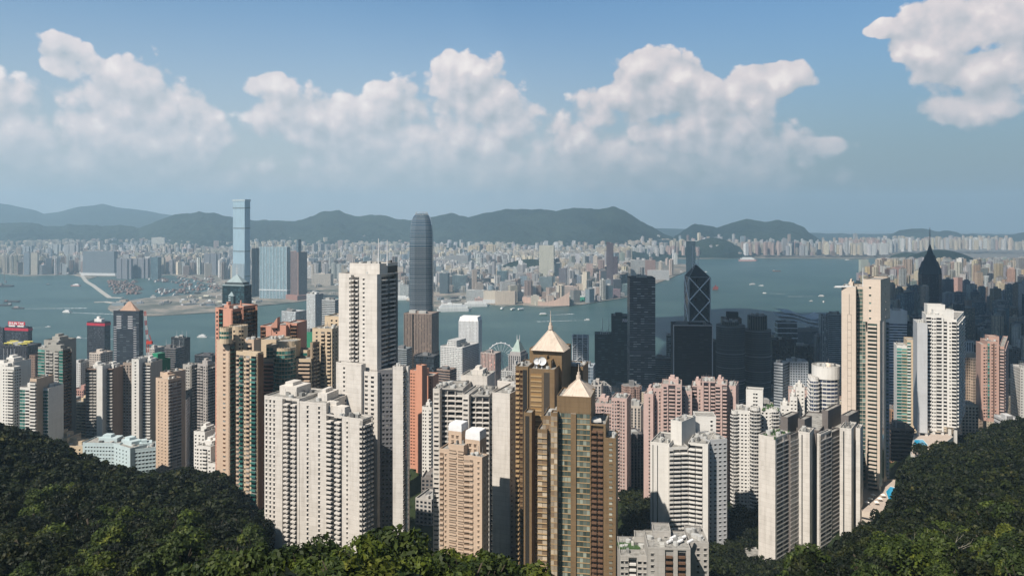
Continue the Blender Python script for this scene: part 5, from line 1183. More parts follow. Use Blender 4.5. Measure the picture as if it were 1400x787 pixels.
c_ = N.mix(N.m('MULTIPLY', fv_, fu_), N.mix(wn_, (.13, .15, .17, 1), (.25, .27, .29, 1)), wi_)
finish(N, bsdf(N, c_, .18, .6, Metallic=.25)); mat_ifc = mi_
tallest_harbour()

# tower with the slate-green pyramid roof and the ferris wheel
r, P, q, z, b = M('office_tower', 'grey tower with pale green pyramid roof and twin finials, left of the golden towers', 695, 712, 722, 487, 1250, 'slots', (.36, .34, .33), DKG, th=24, cat='office tower', clutter=0)
cx = sum(p[0] for p in P) / 4; cy = sum(p[1] for p in P) / 4
for s0, h0, h1, ts, cc in ((.85, 0, 6, .97, (.36, .34, .33)), (.72, 6, 24, .12, (.34, .43, .39))):
    mm = MB(); mm.prism([(cx + (p[0] - cx) * s0, cy + (p[1] - cy) * s0) for p in P], z + h0, z + h1, ca=(*cc, 0), top_scale=ts); mm.build('roof' if ts < .5 else 'roof_step', FAC, r)
spiky(r, [(cx - 2, cy), (cx + 2, cy)], z + 20, z + 31, .8, (.6, .6, .6), 'finial')
FW = empty('ferris_wheel', (wx(685, 1850), 1850, 4), 'large ferris wheel standing on the waterfront left of the green pyramid roof', 'ferris wheel')
zc = wz(487, 1850) - 4; R_ = 31; c3 = (.65, .67, .70, 0)
m = MB(); n = 40
for o in (-1.2, 1.2):
    for k in range(n):
        a0, a1 = 2 * math.pi * k / n, 2 * math.pi * (k + 1) / n; m.bar((R_ * math.cos(a0), o, zc + R_ * math.sin(a0)), (R_ * math.cos(a1), o, zc + R_ * math.sin(a1)), .8, 4, ca=c3)
m.build('rim', FAC, FW)
for k in range(20):
    a0 = 2 * math.pi * k / 20; m = MB(); m.bar((0, 0, zc), (R_ * math.cos(a0), 0, zc + R_ * math.sin(a0)), .4, 3, ca=c3); m.build('spoke', FAC, FW)
    m = MB(); gx, gz = (R_ + 1.5) * math.cos(a0), zc + (R_ + 1.5) * math.sin(a0); m.box(gx - 1.2, gx + 1.2, -1.2, 1.2, gz - 1.6, gz + 1, ca=(.8, .8, .8, 0)); m.build('gondola', FAC, FW)
m = MB(); m.prism([(x, y) for x, y in circle(0, 0, 2.4, 10)], zc - 2, zc + 2, ca=c3); m.build('hub', FAC, FW)
for sx in (-1, 1):
    for sy in (-1, 1): m = MB(); m.bar((0, sy * 2, zc), (sx * 14, sy * 7, 0), .8, 5, ca=c3); m.build('leg', FAC, FW)

# Central, under the cloud
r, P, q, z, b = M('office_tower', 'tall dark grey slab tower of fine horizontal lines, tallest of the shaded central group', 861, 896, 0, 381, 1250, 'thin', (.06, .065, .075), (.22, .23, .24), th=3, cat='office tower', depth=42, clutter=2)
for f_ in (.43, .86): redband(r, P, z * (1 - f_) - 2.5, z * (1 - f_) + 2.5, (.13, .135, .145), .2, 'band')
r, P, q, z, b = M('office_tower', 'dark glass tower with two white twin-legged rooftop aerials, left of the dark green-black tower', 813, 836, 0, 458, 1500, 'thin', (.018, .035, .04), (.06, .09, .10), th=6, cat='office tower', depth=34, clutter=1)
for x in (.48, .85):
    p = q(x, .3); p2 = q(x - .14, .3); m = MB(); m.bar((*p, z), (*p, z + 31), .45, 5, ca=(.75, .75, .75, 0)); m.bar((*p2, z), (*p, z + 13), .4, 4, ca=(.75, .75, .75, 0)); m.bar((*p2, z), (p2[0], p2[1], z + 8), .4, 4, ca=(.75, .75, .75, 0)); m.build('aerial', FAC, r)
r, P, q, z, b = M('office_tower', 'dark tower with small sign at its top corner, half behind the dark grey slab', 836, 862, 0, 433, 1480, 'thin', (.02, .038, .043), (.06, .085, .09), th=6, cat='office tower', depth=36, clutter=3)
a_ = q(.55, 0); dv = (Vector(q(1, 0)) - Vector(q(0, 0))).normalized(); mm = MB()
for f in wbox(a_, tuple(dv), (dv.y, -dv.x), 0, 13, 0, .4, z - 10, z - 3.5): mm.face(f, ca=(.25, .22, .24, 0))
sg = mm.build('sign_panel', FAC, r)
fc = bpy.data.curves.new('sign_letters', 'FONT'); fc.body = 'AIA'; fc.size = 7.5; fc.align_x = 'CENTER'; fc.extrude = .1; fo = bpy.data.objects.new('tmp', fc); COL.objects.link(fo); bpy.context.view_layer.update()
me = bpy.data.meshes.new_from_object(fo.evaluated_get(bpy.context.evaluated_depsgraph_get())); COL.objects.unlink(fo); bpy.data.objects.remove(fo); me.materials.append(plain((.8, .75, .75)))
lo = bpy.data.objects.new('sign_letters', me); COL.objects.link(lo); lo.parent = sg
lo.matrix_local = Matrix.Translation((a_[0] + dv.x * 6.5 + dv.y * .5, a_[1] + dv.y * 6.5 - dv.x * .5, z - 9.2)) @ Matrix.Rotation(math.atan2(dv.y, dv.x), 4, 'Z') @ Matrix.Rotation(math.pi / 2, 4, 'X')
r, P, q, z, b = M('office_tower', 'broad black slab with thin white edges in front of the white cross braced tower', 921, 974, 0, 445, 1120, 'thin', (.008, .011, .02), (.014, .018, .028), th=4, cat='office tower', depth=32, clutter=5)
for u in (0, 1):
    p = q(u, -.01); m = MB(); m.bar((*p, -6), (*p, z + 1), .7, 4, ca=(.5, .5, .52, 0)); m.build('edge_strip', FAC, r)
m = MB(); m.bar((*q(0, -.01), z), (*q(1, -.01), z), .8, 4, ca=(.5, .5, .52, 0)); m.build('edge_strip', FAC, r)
# cross braced prism tower
D = 1450; xl, xr = 942, 971; p0 = (wx(xl, D), D); wd = (xr - xl) / F * D; r = empty('skyscraper', (p0[0] + wd / 2, D + wd / 2, 20), 'dark prism-shaped glass tower with white X bracing, a sloping roof and two white masts', 'skyscraper')
note([p0, (p0[0] + wd, D), (p0[0] + wd, D + wd), (p0[0], D + wd)], wz(376, D), r); h = wd / 2; zs = wz(379, D) - 20; za = wz(362, D) - 20
m = MB(); walls(m, [(-h, -h), (h, -h), (h, h), (-h, h)], -6, zs, 'curtain', (.03, .04, .05), (.012, .02, .026)); m.build('shaft', FAC, r)
m = MB(); cS = [(-h, -h, zs), (h, -h, zs), (h, h, zs), (-h, h, zs)]; ap = (-.1 * h, .1 * h, za)
for i in range(4): m.face([cS[i], cS[(i + 1) % 4], ap], ca=(.04, .05, .06, 0))
m.build('sloping_roof', FAC, r)
step = (wz(379, D) - wz(411, D)); wcol = (.90, .92, .94, 0); o = .3
for f0, f1 in (((-h, -h), (h, -h)), ((-h, h), (-h, -h)), ((h, -h), (h, h))):
    nx, ny = (f1[1] - f0[1]) / wd * o, -(f1[0] - f0[0]) / wd * o
    for k in range(4):
        zt, zb = zs - step * k, zs - step * (k + 1)
        for a_, b_ in ((f0, f1), (f1, f0)): m = MB(); m.bar((a_[0] + nx, a_[1] + ny, zt), (b_[0] + nx, b_[1] + ny, zb), 1.05, 4, ca=wcol); m.build('brace', FAC, r)
for c in cS: m = MB(); m.bar((c[0], c[1], -6), c, .9, 4, ca=(.6, .62, .64, 0)); m.build('corner_column', FAC, r); 
for c in cS: m = MB(); m.bar(c, ap, .5, 4, ca=(.35, .36, .38, 0)); m.build('roof_edge', FAC, r)
for k in range(4): m = MB(); m.bar(cS[k], cS[(k + 1) % 4], .5, 4, ca=(.45, .46, .48, 0)); m.build('roof_edge', FAC, r)
for dx in (-.42, .1):
    m = MB(); m.bar((h * dx, 0, za - 14), (h * dx, 0, za + 34), .75, 6, ca=(.85, .87, .9, 0), r2=.4); m.build('mast', FAC, r)
m = MB(); [m.bar((-.42 * h, 0, za - 4 + k * 7), (.1 * h, 0, za + 3 + k * 7), .4, 4, ca=wcol) or m.bar((.1 * h, 0, za - 4 + k * 7), (-.42 * h, 0, za + 3 + k * 7), .4, 4, ca=wcol) for k in range(1)]; m.build('mast_bracing', FAC, r)

for row in (
 ('grey low-set office block of fine louvres between the tall dark slab and the black slab', 896, 917, 0, 490, 1380, 'ribbon', (.20, .21, .22), DKG, 4),
 ('slim pale glass tower left of the black slab', 911, 922, 0, 459, 1400, 'curtain', (.32, .36, .38), (.06, .08, .09), 10),
 ('slim dark tower right of the black slab with a pale curved edge', 975, 985, 0, 468, 1350, 'vert', (.06, .07, .08), (.02, .025, .03), 6),
 ('brown shaded tower with a black box on its roof, behind the left cylindrical glass tower', 988, 1014, 0, 436, 1480, 'vert', (.09, .06, .055), (.02, .02, .022), 6),
 ('grey-blue residential slab with diagonal-looking ribs, below the cylindrical glass towers', 1058, 1070, 1079, 498, 1000, 'ribbon', (.40, .42, .44), (.04, .05, .06), 40),
 ('grey-blue residential slab of white balcony bands beside the diagonal-ribbed one', 1080, 1105, 0, 496, 1010, 'grid', (.42, .45, .48), (.03, .04, .05), 8),
 ('wide black office block with roof plant below the wavy-roofed hall', 1055, 1086, 0, 465, 1550, 'curtain', (.02, .025, .03), (.01, .013, .018), 5),
 ('dark block under the wavy-roofed hall at its right', 1087, 1118, 0, 474, 1600, 'curtain', (.02, .025, .03), (.01, .013, .018), 5),
 ('pale grey tower with vertical shadow gaps left of the louvred tower', 1122, 1134, 0, 433, 1500, 'vert', (.36, .40, .43), (.16, .18, .2), 12),
 ('grey louvred tower with a plain left edge, half hidden by the slender cream tower', 1133, 1156, 0, 431, 1480, 'ribbon', (.30, .34, .36), (.03, .04, .05), 10),
 ('slim black tower with pale edges left of the pale grey tower', 1116, 1122, 0, 460, 1500, 'vert', (.2, .22, .24), DKG, 10),
 ('white-topped tower banded in deep blue and white, right of the slender cream tower', 1209, 1240, 0, 427, 1050, 'ribbon', (.58, .62, .66), (.03, .05, .10), 10),
 ('dark tower right of the blue and white banded tower, in shade', 1240, 1247, 0, 440, 1300, 'curtain', (.04, .05, .06), DKG, 10),
 ('white-edged grey tower behind the large grey-white tower', 1318, 1331, 0, 468, 1100, 'vert', (.46, .50, .54), (.04, .06, .09), 10),
 ('dark blue glass tower left of the lone pink tower', 1329, 1342, 0, 472, 1150, 'curtain', (.05, .07, .09), (.02, .03, .04), 10),
 ('orange-brown mid-rise block below the green and cream slim tower', 1218, 1241, 0, 563, 800, 'slots', (.34, .20, .12), DKG, 10),
 ('brown grey concrete mid-rise with car park floors beside the pool podium', 1218, 1250, 0, 588, 720, 'ribbon', (.26, .21, .18), DKG, 10),
 ('cream low block with terraces left of the lone pink tower', 1315, 1338, 0, 556, 800, 'grid', (.52, .46, .38), DKG, 10),
 ('slender white tower cut by the right edge above the forest', 1395, 1412, 0, 505, 850, 'small', (.55, .53, .5), DKG, 10),
 ('dark low tower block right of the lone pink tower', 1378, 1396, 0, 478, 1200, 'grid', (.12, .13, .14), DKG, 10),
 ('low white roofed sports hall on the right-hand forest ridge', 1376, 1400, 0, 577, 760, 'thin', (.60, .60, .60), DKG, 6)):
    lab, xl, xc, xr, y, D, st, wc, gc, th = row; off = st in ('curtain', 'ribbon', 'vert', 'thin')
    r, P, q, z, b = M('office_tower' if off and D > 900 else 'city_block', lab, xl, xc, xr, y, D, st, wc, gc, th=th, cat='office tower' if off and D > 900 else 'building')
    if 'black box' in lab: mm = MB(); mm.prism([q(.25, .2), q(.85, .2), q(.85, .7), q(.25, .7)], z, z + 12, ca=(.01, .015, .018, 0)); mm.build('roof_box', FAC, r)
    if 'white-topped' in lab: redband(r, P, z - 14, z + 2, (.62, .64, .66), .4)
# two cylindrical glass towers
for lab, xm, wpx, y, D, cap in (('left cylindrical dark glass tower, shorter of the cylindrical pair', 1004, 39, 446, 1260, 0), ('right cylindrical dark glass tower, taller of the cylindrical pair, with a narrower top', 1041, 37, 452, 1280, 1)):
    R_ = wpx / 2 / F * D; z1 = wz(y, D); b = ground(wx(xm, D), D); r = empty('office_tower', (wx(xm, D), D + R_, b), lab, 'office tower'); q = circle(wx(xm, D), D + R_, R_, 24); note(q, z1, r)
    m = MB(); walls(m, circle(0, 0, R_, 28), -6, z1 - b, 'thin', (.03, .042, .05), (.14, .15, .16)); m.build('wall', FAC, r)
    for k in range(5):
        zz = (z1 - b) * (1 - k * .22) - 1; m = MB(); m.prism(circle(0, 0, R_ + .5, 28), zz - 1.4, zz, ca=(.20, .22, .24, 0)); m.build('ring_band', FAC, r)
    h = wz(433, D) - b if cap else z1 - b + 5
    m = MB(); walls(m, circle(0, 0, R_ * (.72 if cap else .6), 24), z1 - b, h, 'vert', (.05, .06, .065), (.02, .03, .03)); m.build('upper_drum', FAC, r)
    for k in range(5): a0 = k * 1.25; m = MB(); m.prism([(R_ * .4 * math.cos(a0) + dx, R_ * .4 * math.sin(a0) + dy) for dx, dy in ((-2, -2), (2, -2), (2, 2), (-2, 2))], h, h + 3, ca=(.3, .3, .3, 0)); m.build('roof_unit', FAC, r)
# white framed tower with cross braces, right of the golden pair
r, P, q, z, b = M('office_tower', 'white steel framed tower with outside cross braces, right of the rear golden tower', 783, 804, 0, 462, 1300, 'ribbon', (.34, .38, .42), (.03, .04, .05), th=8, cat='office tower', depth=30, clutter=3)
for u in (.0, .3, .65, 1.0):
    m = MB(); p = q(u, -.03); m.bar((*p, -6), (*p, z + 6), .9, 4, ca=(.62, .64, .66, 0)); m.build('steel_column', FAC, r)
for k in range(4):
    zz = z - 8 - k * 26; m = MB(); m.bar((*q(0, -.03), zz - 8), (*q(.5, -.03), zz + 4), .6, 4, ca=(.62, .64, .66, 0)); m.bar((*q(1, -.03), zz - 8), (*q(.5, -.03), zz + 4), .6, 4, ca=(.62, .64, .66, 0)); m.build('cross_brace', FAC, r)
r, P, q, z, b = M('city_block', 'pale blue-grey glass block right of the rear golden tower and under the framed tower', 790, 811, 0, 502, 1000, 'curtain', (.45, .50, .54), (.14, .18, .22), th=12, cat='building')
r, P, q, z, b = M('city_block', 'small cream and white cluster between the golden pair and the shaded dark tower', 808, 822, 0, 528, 900, 'slots', (.48, .44, .40), DKG, th=12, cat='building')
r, P, q, z, b = M('city_block', 'slim cream tower block between the golden pair and the pink pair', 857, 876, 0, 558, 850, 'slots', (.52, .46, .40), DKG, th=16, cat='building')
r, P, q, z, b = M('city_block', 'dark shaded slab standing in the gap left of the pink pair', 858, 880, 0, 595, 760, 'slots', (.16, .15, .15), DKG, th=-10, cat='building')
r, P, q, z, b = M('city_block', 'low white terraced roofs at the street bottom right of the white slab', 568, 590, 0, 685, 640, 'grid', (.5, .48, .45), DKG, th=20, cat='building', base=150)
r, P, q, z, b = M('city_block', 'low dark roofed house below the slim white block', 576, 598, 0, 655, 670, 'grid', (.22, .2, .19), DKG, th=5, cat='building', base=150)

# wavy-roofed exhibition hall on the water
def wave(name, label, px0, px1, D, y0, y1):
    r = empty(name, (wx((px0 + px1) / 2, D), D, 3), label, 'exhibition hall'); w = (px1 - px0) / F * D; n = 24; m = MB()
    for lay, (dy, hz, sc2) in enumerate(((0, 0, 1.0), (-25, -9, .95), (20, 6, .75))):
        m = MB(); prof = []
        for k in range(n + 1):
            t = k / n; x = -w / 2 * sc2 + w * sc2 * t; zz = (wz(y0, D) - 3) + hz - 26 * t ** .6 * (1 - .35 * math.sin(t * math.pi * 2.1)) + 10 * t
            prof.append((x, zz))
        for (x0, z0), (x1, z1) in zip(prof, prof[1:]):
            m.face([(x0, dy, z0 - 3), (x1, dy, z1 - 3), (x1, dy + 70, z1), (x0, dy + 70, z0)], ca=(.68, .70, .72, 0)); m.face([(x0, dy, z0 - 4.5), (x1, dy, z1 - 4.5), (x1, dy, z1 - 3), (x0, dy, z0 - 3)], ca=(.5, .52, .55, 0))
        m.build('roof_wing', FAC, r)
    m = MB(); walls(m, [(-w * .38, -20), (w * .46, -20), (w * .46, 60), (-w * .38, 60)], -4, wz(y1, D) - 3, 'vert', (.10, .12, .14), (.03, .04, .05)); m.build('wall', FAC, r)
    note([(wx(px0, D), D), (wx(px1, D), D), (wx(px1, D), D + 60)], wz(y0 + 6, D), r)
wave('exhibition_hall', 'exhibition hall with overlapping silver wave-shaped roofs on the waterfront', 1063, 1140, 2100, 428, 452)
r, P, q, z, b = M('government_building', 'boxy dark glass building with wavy white storey bands in front of the wavy-roofed hall', 1063, 1090, 0, 441, 1750, 'curtain', (.08, .10, .12), (.02, .03, .035), th=4, cat='building', base=5)
for k in range(4): redband(r, P, z - k * 11 - 2, z - k * 11, (.62, .65, .68), .7, 'storey_band')

# Wan Chai pyramid-topped tower
D = 2600; R_ = 14.5 / F * D; z1 = wz(375, D); r = empty('skyscraper', (wx(1279, D), D + R_, 5), 'dark bronze glass skyscraper with a tiered pyramid top and needle mast at the right', 'skyscraper'); note(circle(wx(1279, D), D + R_, R_, 8), wz(350, D), r)
m = MB(); walls(m, circle(0, 0, R_, 8, a0=.35), -4, z1 - 5, 'curtain', (.10, .075, .065), (.03, .03, .035)); m.build('wall', FAC, r)
for k, (s0, s1, ya, yb) in enumerate(((1.0, .95, 375, 367), (.88, .70, 367, 358), (.60, .40, 358, 349), (.32, .06, 349, 335))):
    m = MB(); m.prism(circle(0, 0, R_ * s0, 8, a0=.35), wz(ya, D) - 5, wz(yb, D) - 5, ca=(.05, .06, .065, 0), top_scale=s1 / s0); m.build('crown_tier', FAC, r)
spiky(r, [(0, 0)], wz(337, D) - 5, wz(311, D) - 5, 2.0, (.3, .3, .32))

# across the harbour: the big ones
r, P, q, z, b = M('skyscraper', 'tallest tower of all, pale blue glass with a darker right flank, standing across the harbour', 318.5, 334.5, 342, 275, 3900, 'blank', (.30, .42, .50), (.20, .28, .33), th=26, base=3, clutter=0)
redband(r, P, z, z + 9, (.40, .48, .52), 1.2, 'crown')
for zz in (.22, .48, .72, .93): redband(r, P, z * zz - 3, z * zz + 3, (.16, .20, .22), .5, 'plant_floor_band')
m = MB(); m.prism([(p[0] * 1.08 - 1, p[1] * 1.08 - 3) for p in P], -2, z * .35, ca=(.24, .30, .34, 0), top_scale=.93); m.build('flared_base', FAC, r)
r, P, q, z, b = M('apartment_slab', 'wide blue glass slab with white vertical piers across the harbour, right of tallest tower', 355, 392, 397, 338, 3850, 'vert', (.34, .44, .48), (.07, .13, .17), th=12, base=3, cat='apartment building')
for k in range(9): m = MB(); p = q(k / 8, -.02); m.bar((*p, -2), (*p, z + 4), 1.6, 4, ca=(.55, .62, .65, 0)); m.build('pier', FAC, r)
m = MB(); m.prism([q(-.02, -.05), q(1.02, -.05), q(1.02, 1), q(-.02, 1)], 38, 44, ca=(.6, .64, .66, 0)); m.build('podium_band', FAC, r)
r, P, q, z, b = M('apartment_slab', 'brown twin tower with a thin blue centre mast block, right of the blue glass slab', 397, 408, 420, 345, 3800, 'vert', (.22, .15, .14), (.05, .05, .055), th=40, base=3, cat='apartment building', notch=False)
m = MB(); p = q(.5, -.05); walls(m, [q(.75, .0), q(1.0, .0), q(1.0, .3), q(.75, .3)], z, z + 62, 'curtain', (.14, .20, .24), (.06, .09, .12)); m.build('slim_top', FAC, r)
m = MB(); m.prism([q(-.15, -.4), q(1.3, -.4), q(1.3, 1), q(-.15, 1)], -2, 22, ca=(.30, .16, .13, 0)); m.build('podium', FAC, r)
m = MB(); m.bar((*q(1, -.02), 0), (*q(1, -.02), z), 2, 4, ca=(.5, .32, .26, 0)); m.build('pier', FAC, r)
far = (
 ('dark slab tower tucked behind the tallest tower', 343, 354, 0, 340, 4000, 'slots', (.16, .15, .16), 1),
 ('massive grey-blue slab block with a white base and left edge, beside the typhoon shelter', 113, 156, 0, 344, 5350, 'vert', (.22, .24, .27), 0),
 ('wide grey estate block of merged towers, left one of its pair behind the moored boats', 158, 178, 0, 354, 5100, 'slots', (.25, .24, .26), 1),
 ('wide grey estate block of merged towers, right one of its pair behind the moored boats', 179, 201, 0, 354, 5150, 'slots', (.27, .26, .28), 1),
 ('slim blue-green tower at the right end of the grey estate blocks', 206, 216, 0, 352, 5000, 'curtain', (.12, .22, .26), 0),
 ('green netted building site block on the far left shore', 39, 60, 0, 350, 6300, 'blank', (.02, .20, .17), 0),
 ('tall pale tower pair on the far left shore', 65, 82, 0, 334, 6600, 'slots', (.42, .44, .44), 1),
 ('pale grey towers left of the massive slab block', 86, 106, 0, 335, 6400, 'slots', (.38, .38, .38), 1),
 ('pale tower on the far left shore beside the green netted block', 30, 42, 0, 337, 6500, 'slots', (.33, .36, .38), 1),
 ('white estate block high on the slope left of the tallest tower', 207, 225, 0, 325, 8000, 'slots', (.55, .52, .45), 0),
 ('low wide blue glass block behind the typhoon shelter', 238, 261, 0, 359, 5900, 'curtain', (.16, .24, .30), 0),
 ('dark tower row end right of the typhoon shelter', 278, 300, 0, 347, 5400, 'slots', (.22, .22, .24), 1),
 ('long cream block beside the reclaimed shore right of the brown twin tower', 426, 452, 0, 375, 4600, 'grid', (.45, .40, .34), 0),
 ('tall cream residential tower with a window grid, tallest in the middle of the far shore', 737, 757, 0, 336, 4700, 'grid', (.58, .56, .46), 0),
 ('dark green-grey tower in front of the tall cream tower', 737, 755, 0, 379, 3950, 'vert', (.20, .25, .26), 0),
 ('purple-brown tower with a higher left half, tallest on the far tip of land', 829, 838, 846, 333, 4250, 'vert', (.16, .12, .14), 0),
 ('dark teal block right of the tall harbourside tower', 592, 617, 0, 376, 4500, 'curtain', (.08, .12, .15), 0),
 ('green-grey glass cylinder-like block at the far shore', 618, 637, 0, 377, 4250, 'curtain', (.16, .22, .22), 0),
 ('dark tower at the ferry piers left of the green-grey block', 601, 612, 0, 374, 4100, 'vert', (.10, .13, .15), 0),
 ('blue-green office tower behind the cream shopping blocks', 679, 693, 0, 371, 4150, 'curtain', (.12, .20, .22), 0),
 ('slim mast-like white tower left of the blue-green office tower', 672.5, 676, 0, 358, 4300, 'vert', (.45, .42, .42), 0),
 ('white long shopping block by the cruise pier', 637, 661, 0, 397, 3700, 'vert', (.55, .55, .53), 0),
 ('cream wide blank-fronted block by the piers', 661, 680, 0, 398, 3650, 'blank', (.52, .46, .38), 0),
 ('beige corner block of the shopping complex', 677, 704, 0, 399, 3600, 'small', (.48, .40, .32), 0),
 ('pink-beige windowless cultural hall at the water', 714, 740, 0, 407, 3650, 'blank', (.56, .40, .33), 0),
 ('cream hotel block behind the pink windowless hall', 760, 790, 0, 392, 3850, 'grid', (.46, .38, .33), 0),
 ('brown hotel row behind the pink windowless hall', 705, 722, 0, 394, 3900, 'grid', (.36, .29, .26), 0),
 ('green netted low block at the waterfront', 768, 799, 0, 406, 3750, 'blank', (.03, .26, .18), 0),
 ('purple-brown low wide hotel on the tip of the far shore', 817, 848, 0, 396, 3900, 'grid', (.22, .15, .17), 0),
 ('cream block row behind the purple-brown hotel', 800, 826, 0, 393, 4100, 'grid', (.45, .38, .33), 0),
 ('curved green glass office by the purple-brown hotel', 850, 860, 0, 389, 4000, 'curtain', (.25, .36, .36), 0),
 ('dark slab tower beside the tall cream tower', 758, 766, 0, 360, 4500, 'curtain', (.06, .09, .11), 0),
 ('slim grey-purple tower right of the dark slab beside the tall cream tower', 764, 774, 0, 367, 4200, 'vert', (.20, .17, .19), 0),
 ('tall dark blue tower standing alone at the water behind the cross-braced tower', 938, 951, 0, 330, 4900, 'curtain', (.05, .09, .13), 0),
 ('dark blue office block left of the red screen building', 890, 921, 0, 328, 8200, 'curtain', (.08, .12, .15), 0),
 ('dark blue pair of office blocks on the distant flat shore', 855, 873, 0, 332, 8300, 'curtain', (.09, .14, .17), 0),
 ('pale row block along the distant flat shore', 846, 874, 0, 358, 5300, 'grid', (.50, .48, .46), 0),
 ('white long block on the spit right of the purple-brown tower', 885, 915, 0, 370, 5000, 'grid', (.52, .52, .52), 0),
 ('brown block above the spit right of the purple-brown tower', 882, 896, 0, 356, 5200, 'grid', (.34, .22, .19), 0),
 ('white pair of blocks on the spit', 862, 883, 0, 356, 5250, 'vert', (.50, .50, .48), 0),
 ('yellow-cream estate row in the middle of the far city', 640, 655, 0, 336, 6800, 'slots', (.62, .50, .32), 1),
 ('second yellow-cream estate row right of the first', 664, 677, 0, 335, 6900, 'slots', (.62, .50, .32), 1),
 ('dark blue-grey block with a wide front behind the far shopping district', 608, 640, 0, 350, 5600, 'grid', (.30, .29, .28), 0),
)
for lab, xl, xc, xr, y, D, st, wc, nt in far:
    off = st in ('curtain', 'vert'); r, P, q, z, b = M('office_tower' if off else 'city_block', lab, xl, xc, xr, y, D, st, wc, (.05, .07, .085) if sum(wc) > .5 else (.02, .03, .035), th=12, base=3, cat='office tower' if off else 'building', depth=35, clutter=2, notch=bool(nt))
    if 'green netted low' in lab: redband(r, P, z, z + 3, (.5, .55, .52), .2)
    if 'blank-fronted' in lab or 'massive' in lab: m = MB(); m.prism([q(-.05, -.1), q(1.05, -.1), q(1.05, 1), q(-.05, 1)], -2, 16, ca=(.55, .56, .56, 0)); m.build('podium', FAC, r)
    if 'higher left' in lab: m = MB(); walls(m, [q(-.02, -.02), q(.55, -.02), q(.55, .9), q(-.02, .9)], z, z + 8, 'vert', wc, DKG); m.build('roof_block', FAC, r); m = MB(); walls(m, [q(1.0, .1), q(1.7, .1), q(1.7, .9), q(1.0, .9)], -3, z - 70, 'vert', wc, DKG); m.build('lower_wing', FAC, r)
# red screen building and the concave hall
r, P, q, z, b = M('screen_building', 'building with a bright crimson lit facade on the distant flat shore', 897, 909, 0, 337, 8100, 'blank', (.60, .03, .10), th=5, base=3, cat='building', clutter=0)
D = 3550; r = empty('cultural_hall', (wx(757, D), D, 3), 'pink-beige hall whose swept roof rises to the right, on the waterfront', 'hall'); m = MB()
w = (765 - 722) / F * D; n = 16
for k in range(n):
    t0, t1 = k / n, (k + 1) / n; f_ = lambda t: 14 + 48 * abs(t - .25) ** 1.6 * 1.6; x0, x1 = -w / 2 + w * t0, -w / 2 + w * t1; z0, z1 = f_(t0), f_(t1); c = (.58, .42, .34, 0)
    m.face([(x0, 0, 0), (x1, 0, 0), (x1, 0, z1), (x0, 0, z0)], ca=c); m.face([(x0, 0, z0), (x1, 0, z1), (x1, 50, z1 * .8), (x0, 50, z0 * .8)], ca=c)
m.face([(w / 2, 0, 0), (w / 2, 50, 0), (w / 2, 50, f_(1) * .8), (w / 2, 0, f_(1))], ca=c); m.face([(-w / 2, 50, 0), (-w / 2, 0, 0), (-w / 2, 0, f_(0)), (-w / 2, 50, f_(0) * .8)], ca=c); m.build('wall', FAC, r)
# ------------------------------------------------------------------ the rest of the city
R = random.Random(42)
PAL = {'cream': (.52, .45, .34), 'white': (.56, .55, .52), 'grey': (.30, .30, .30), 'pale grey': (.42, .43, .43), 'beige': (.44, .35, .27), 'pinkish': (.46, .31, .26), 'brown': (.22, .15, .12),
       'blue-grey': (.20, .26, .31), 'dark': (.06, .07, .085), 'yellow-cream': (.60, .49, .32), 'green-grey': (.26, .31, .28)}
def pick(w): return R.choices(list(w), list(w.values()))[0]
pick_ = lambda r, w: r.choices(list(w), list(w.values()))[0]
RES = {'cream': 5, 'white': 5, 'pale grey': 4, 'beige': 4, 'grey': 3, 'pinkish': 2, 'brown': 1.2, 'blue-grey': 1, 'green-grey': .6, 'dark': .5, 'yellow-cream': .6}
EST = {'cream': 5, 'yellow-cream': 4, 'white': 3, 'pale grey': 2, 'pinkish': 1.2}
COM = {'blue-grey': 3, 'dark': 3, 'grey': 3, 'pale grey': 2, 'brown': 1, 'cream': 2, 'white': 2}
AUTO = []
def taken(x, y, r):
    return any((x - a) ** 2 + (y - b) ** 2 < (r + c) ** 2 for a, b, c in FOOT)
YL = [(-100, 505), (0, 505), (60, 500), (98, 505), (115, 500), (205, 505), (250, 492), (300, 485), (350, 445), (420, 470), (560, 508), (600, 512), (640, 500), (700, 512), (725, 520), (780, 500), (812, 515), (860, 500), (880, 530), (1005, 505), (1060, 500), (1110, 480), (1220, 452), (1500, 440)]
def add(x, y, w, d, h, colname, st, form, zone, z0, th):
    px = CX + F * x / y
    hw = (abs(w * math.cos(th)) + abs(d * math.sin(th))) / 2 / y * F
    AUTO.append(dict(x=x, y=y, w=w, d=d, h=h, c=colname, st=st, form=form, zone=zone, z0=z0, th=th, px=px, hw=hw, yt=HY + (CH - z0 - h) / (y - d / 2) * F, yb=HY + (CH - z0) / y * F))
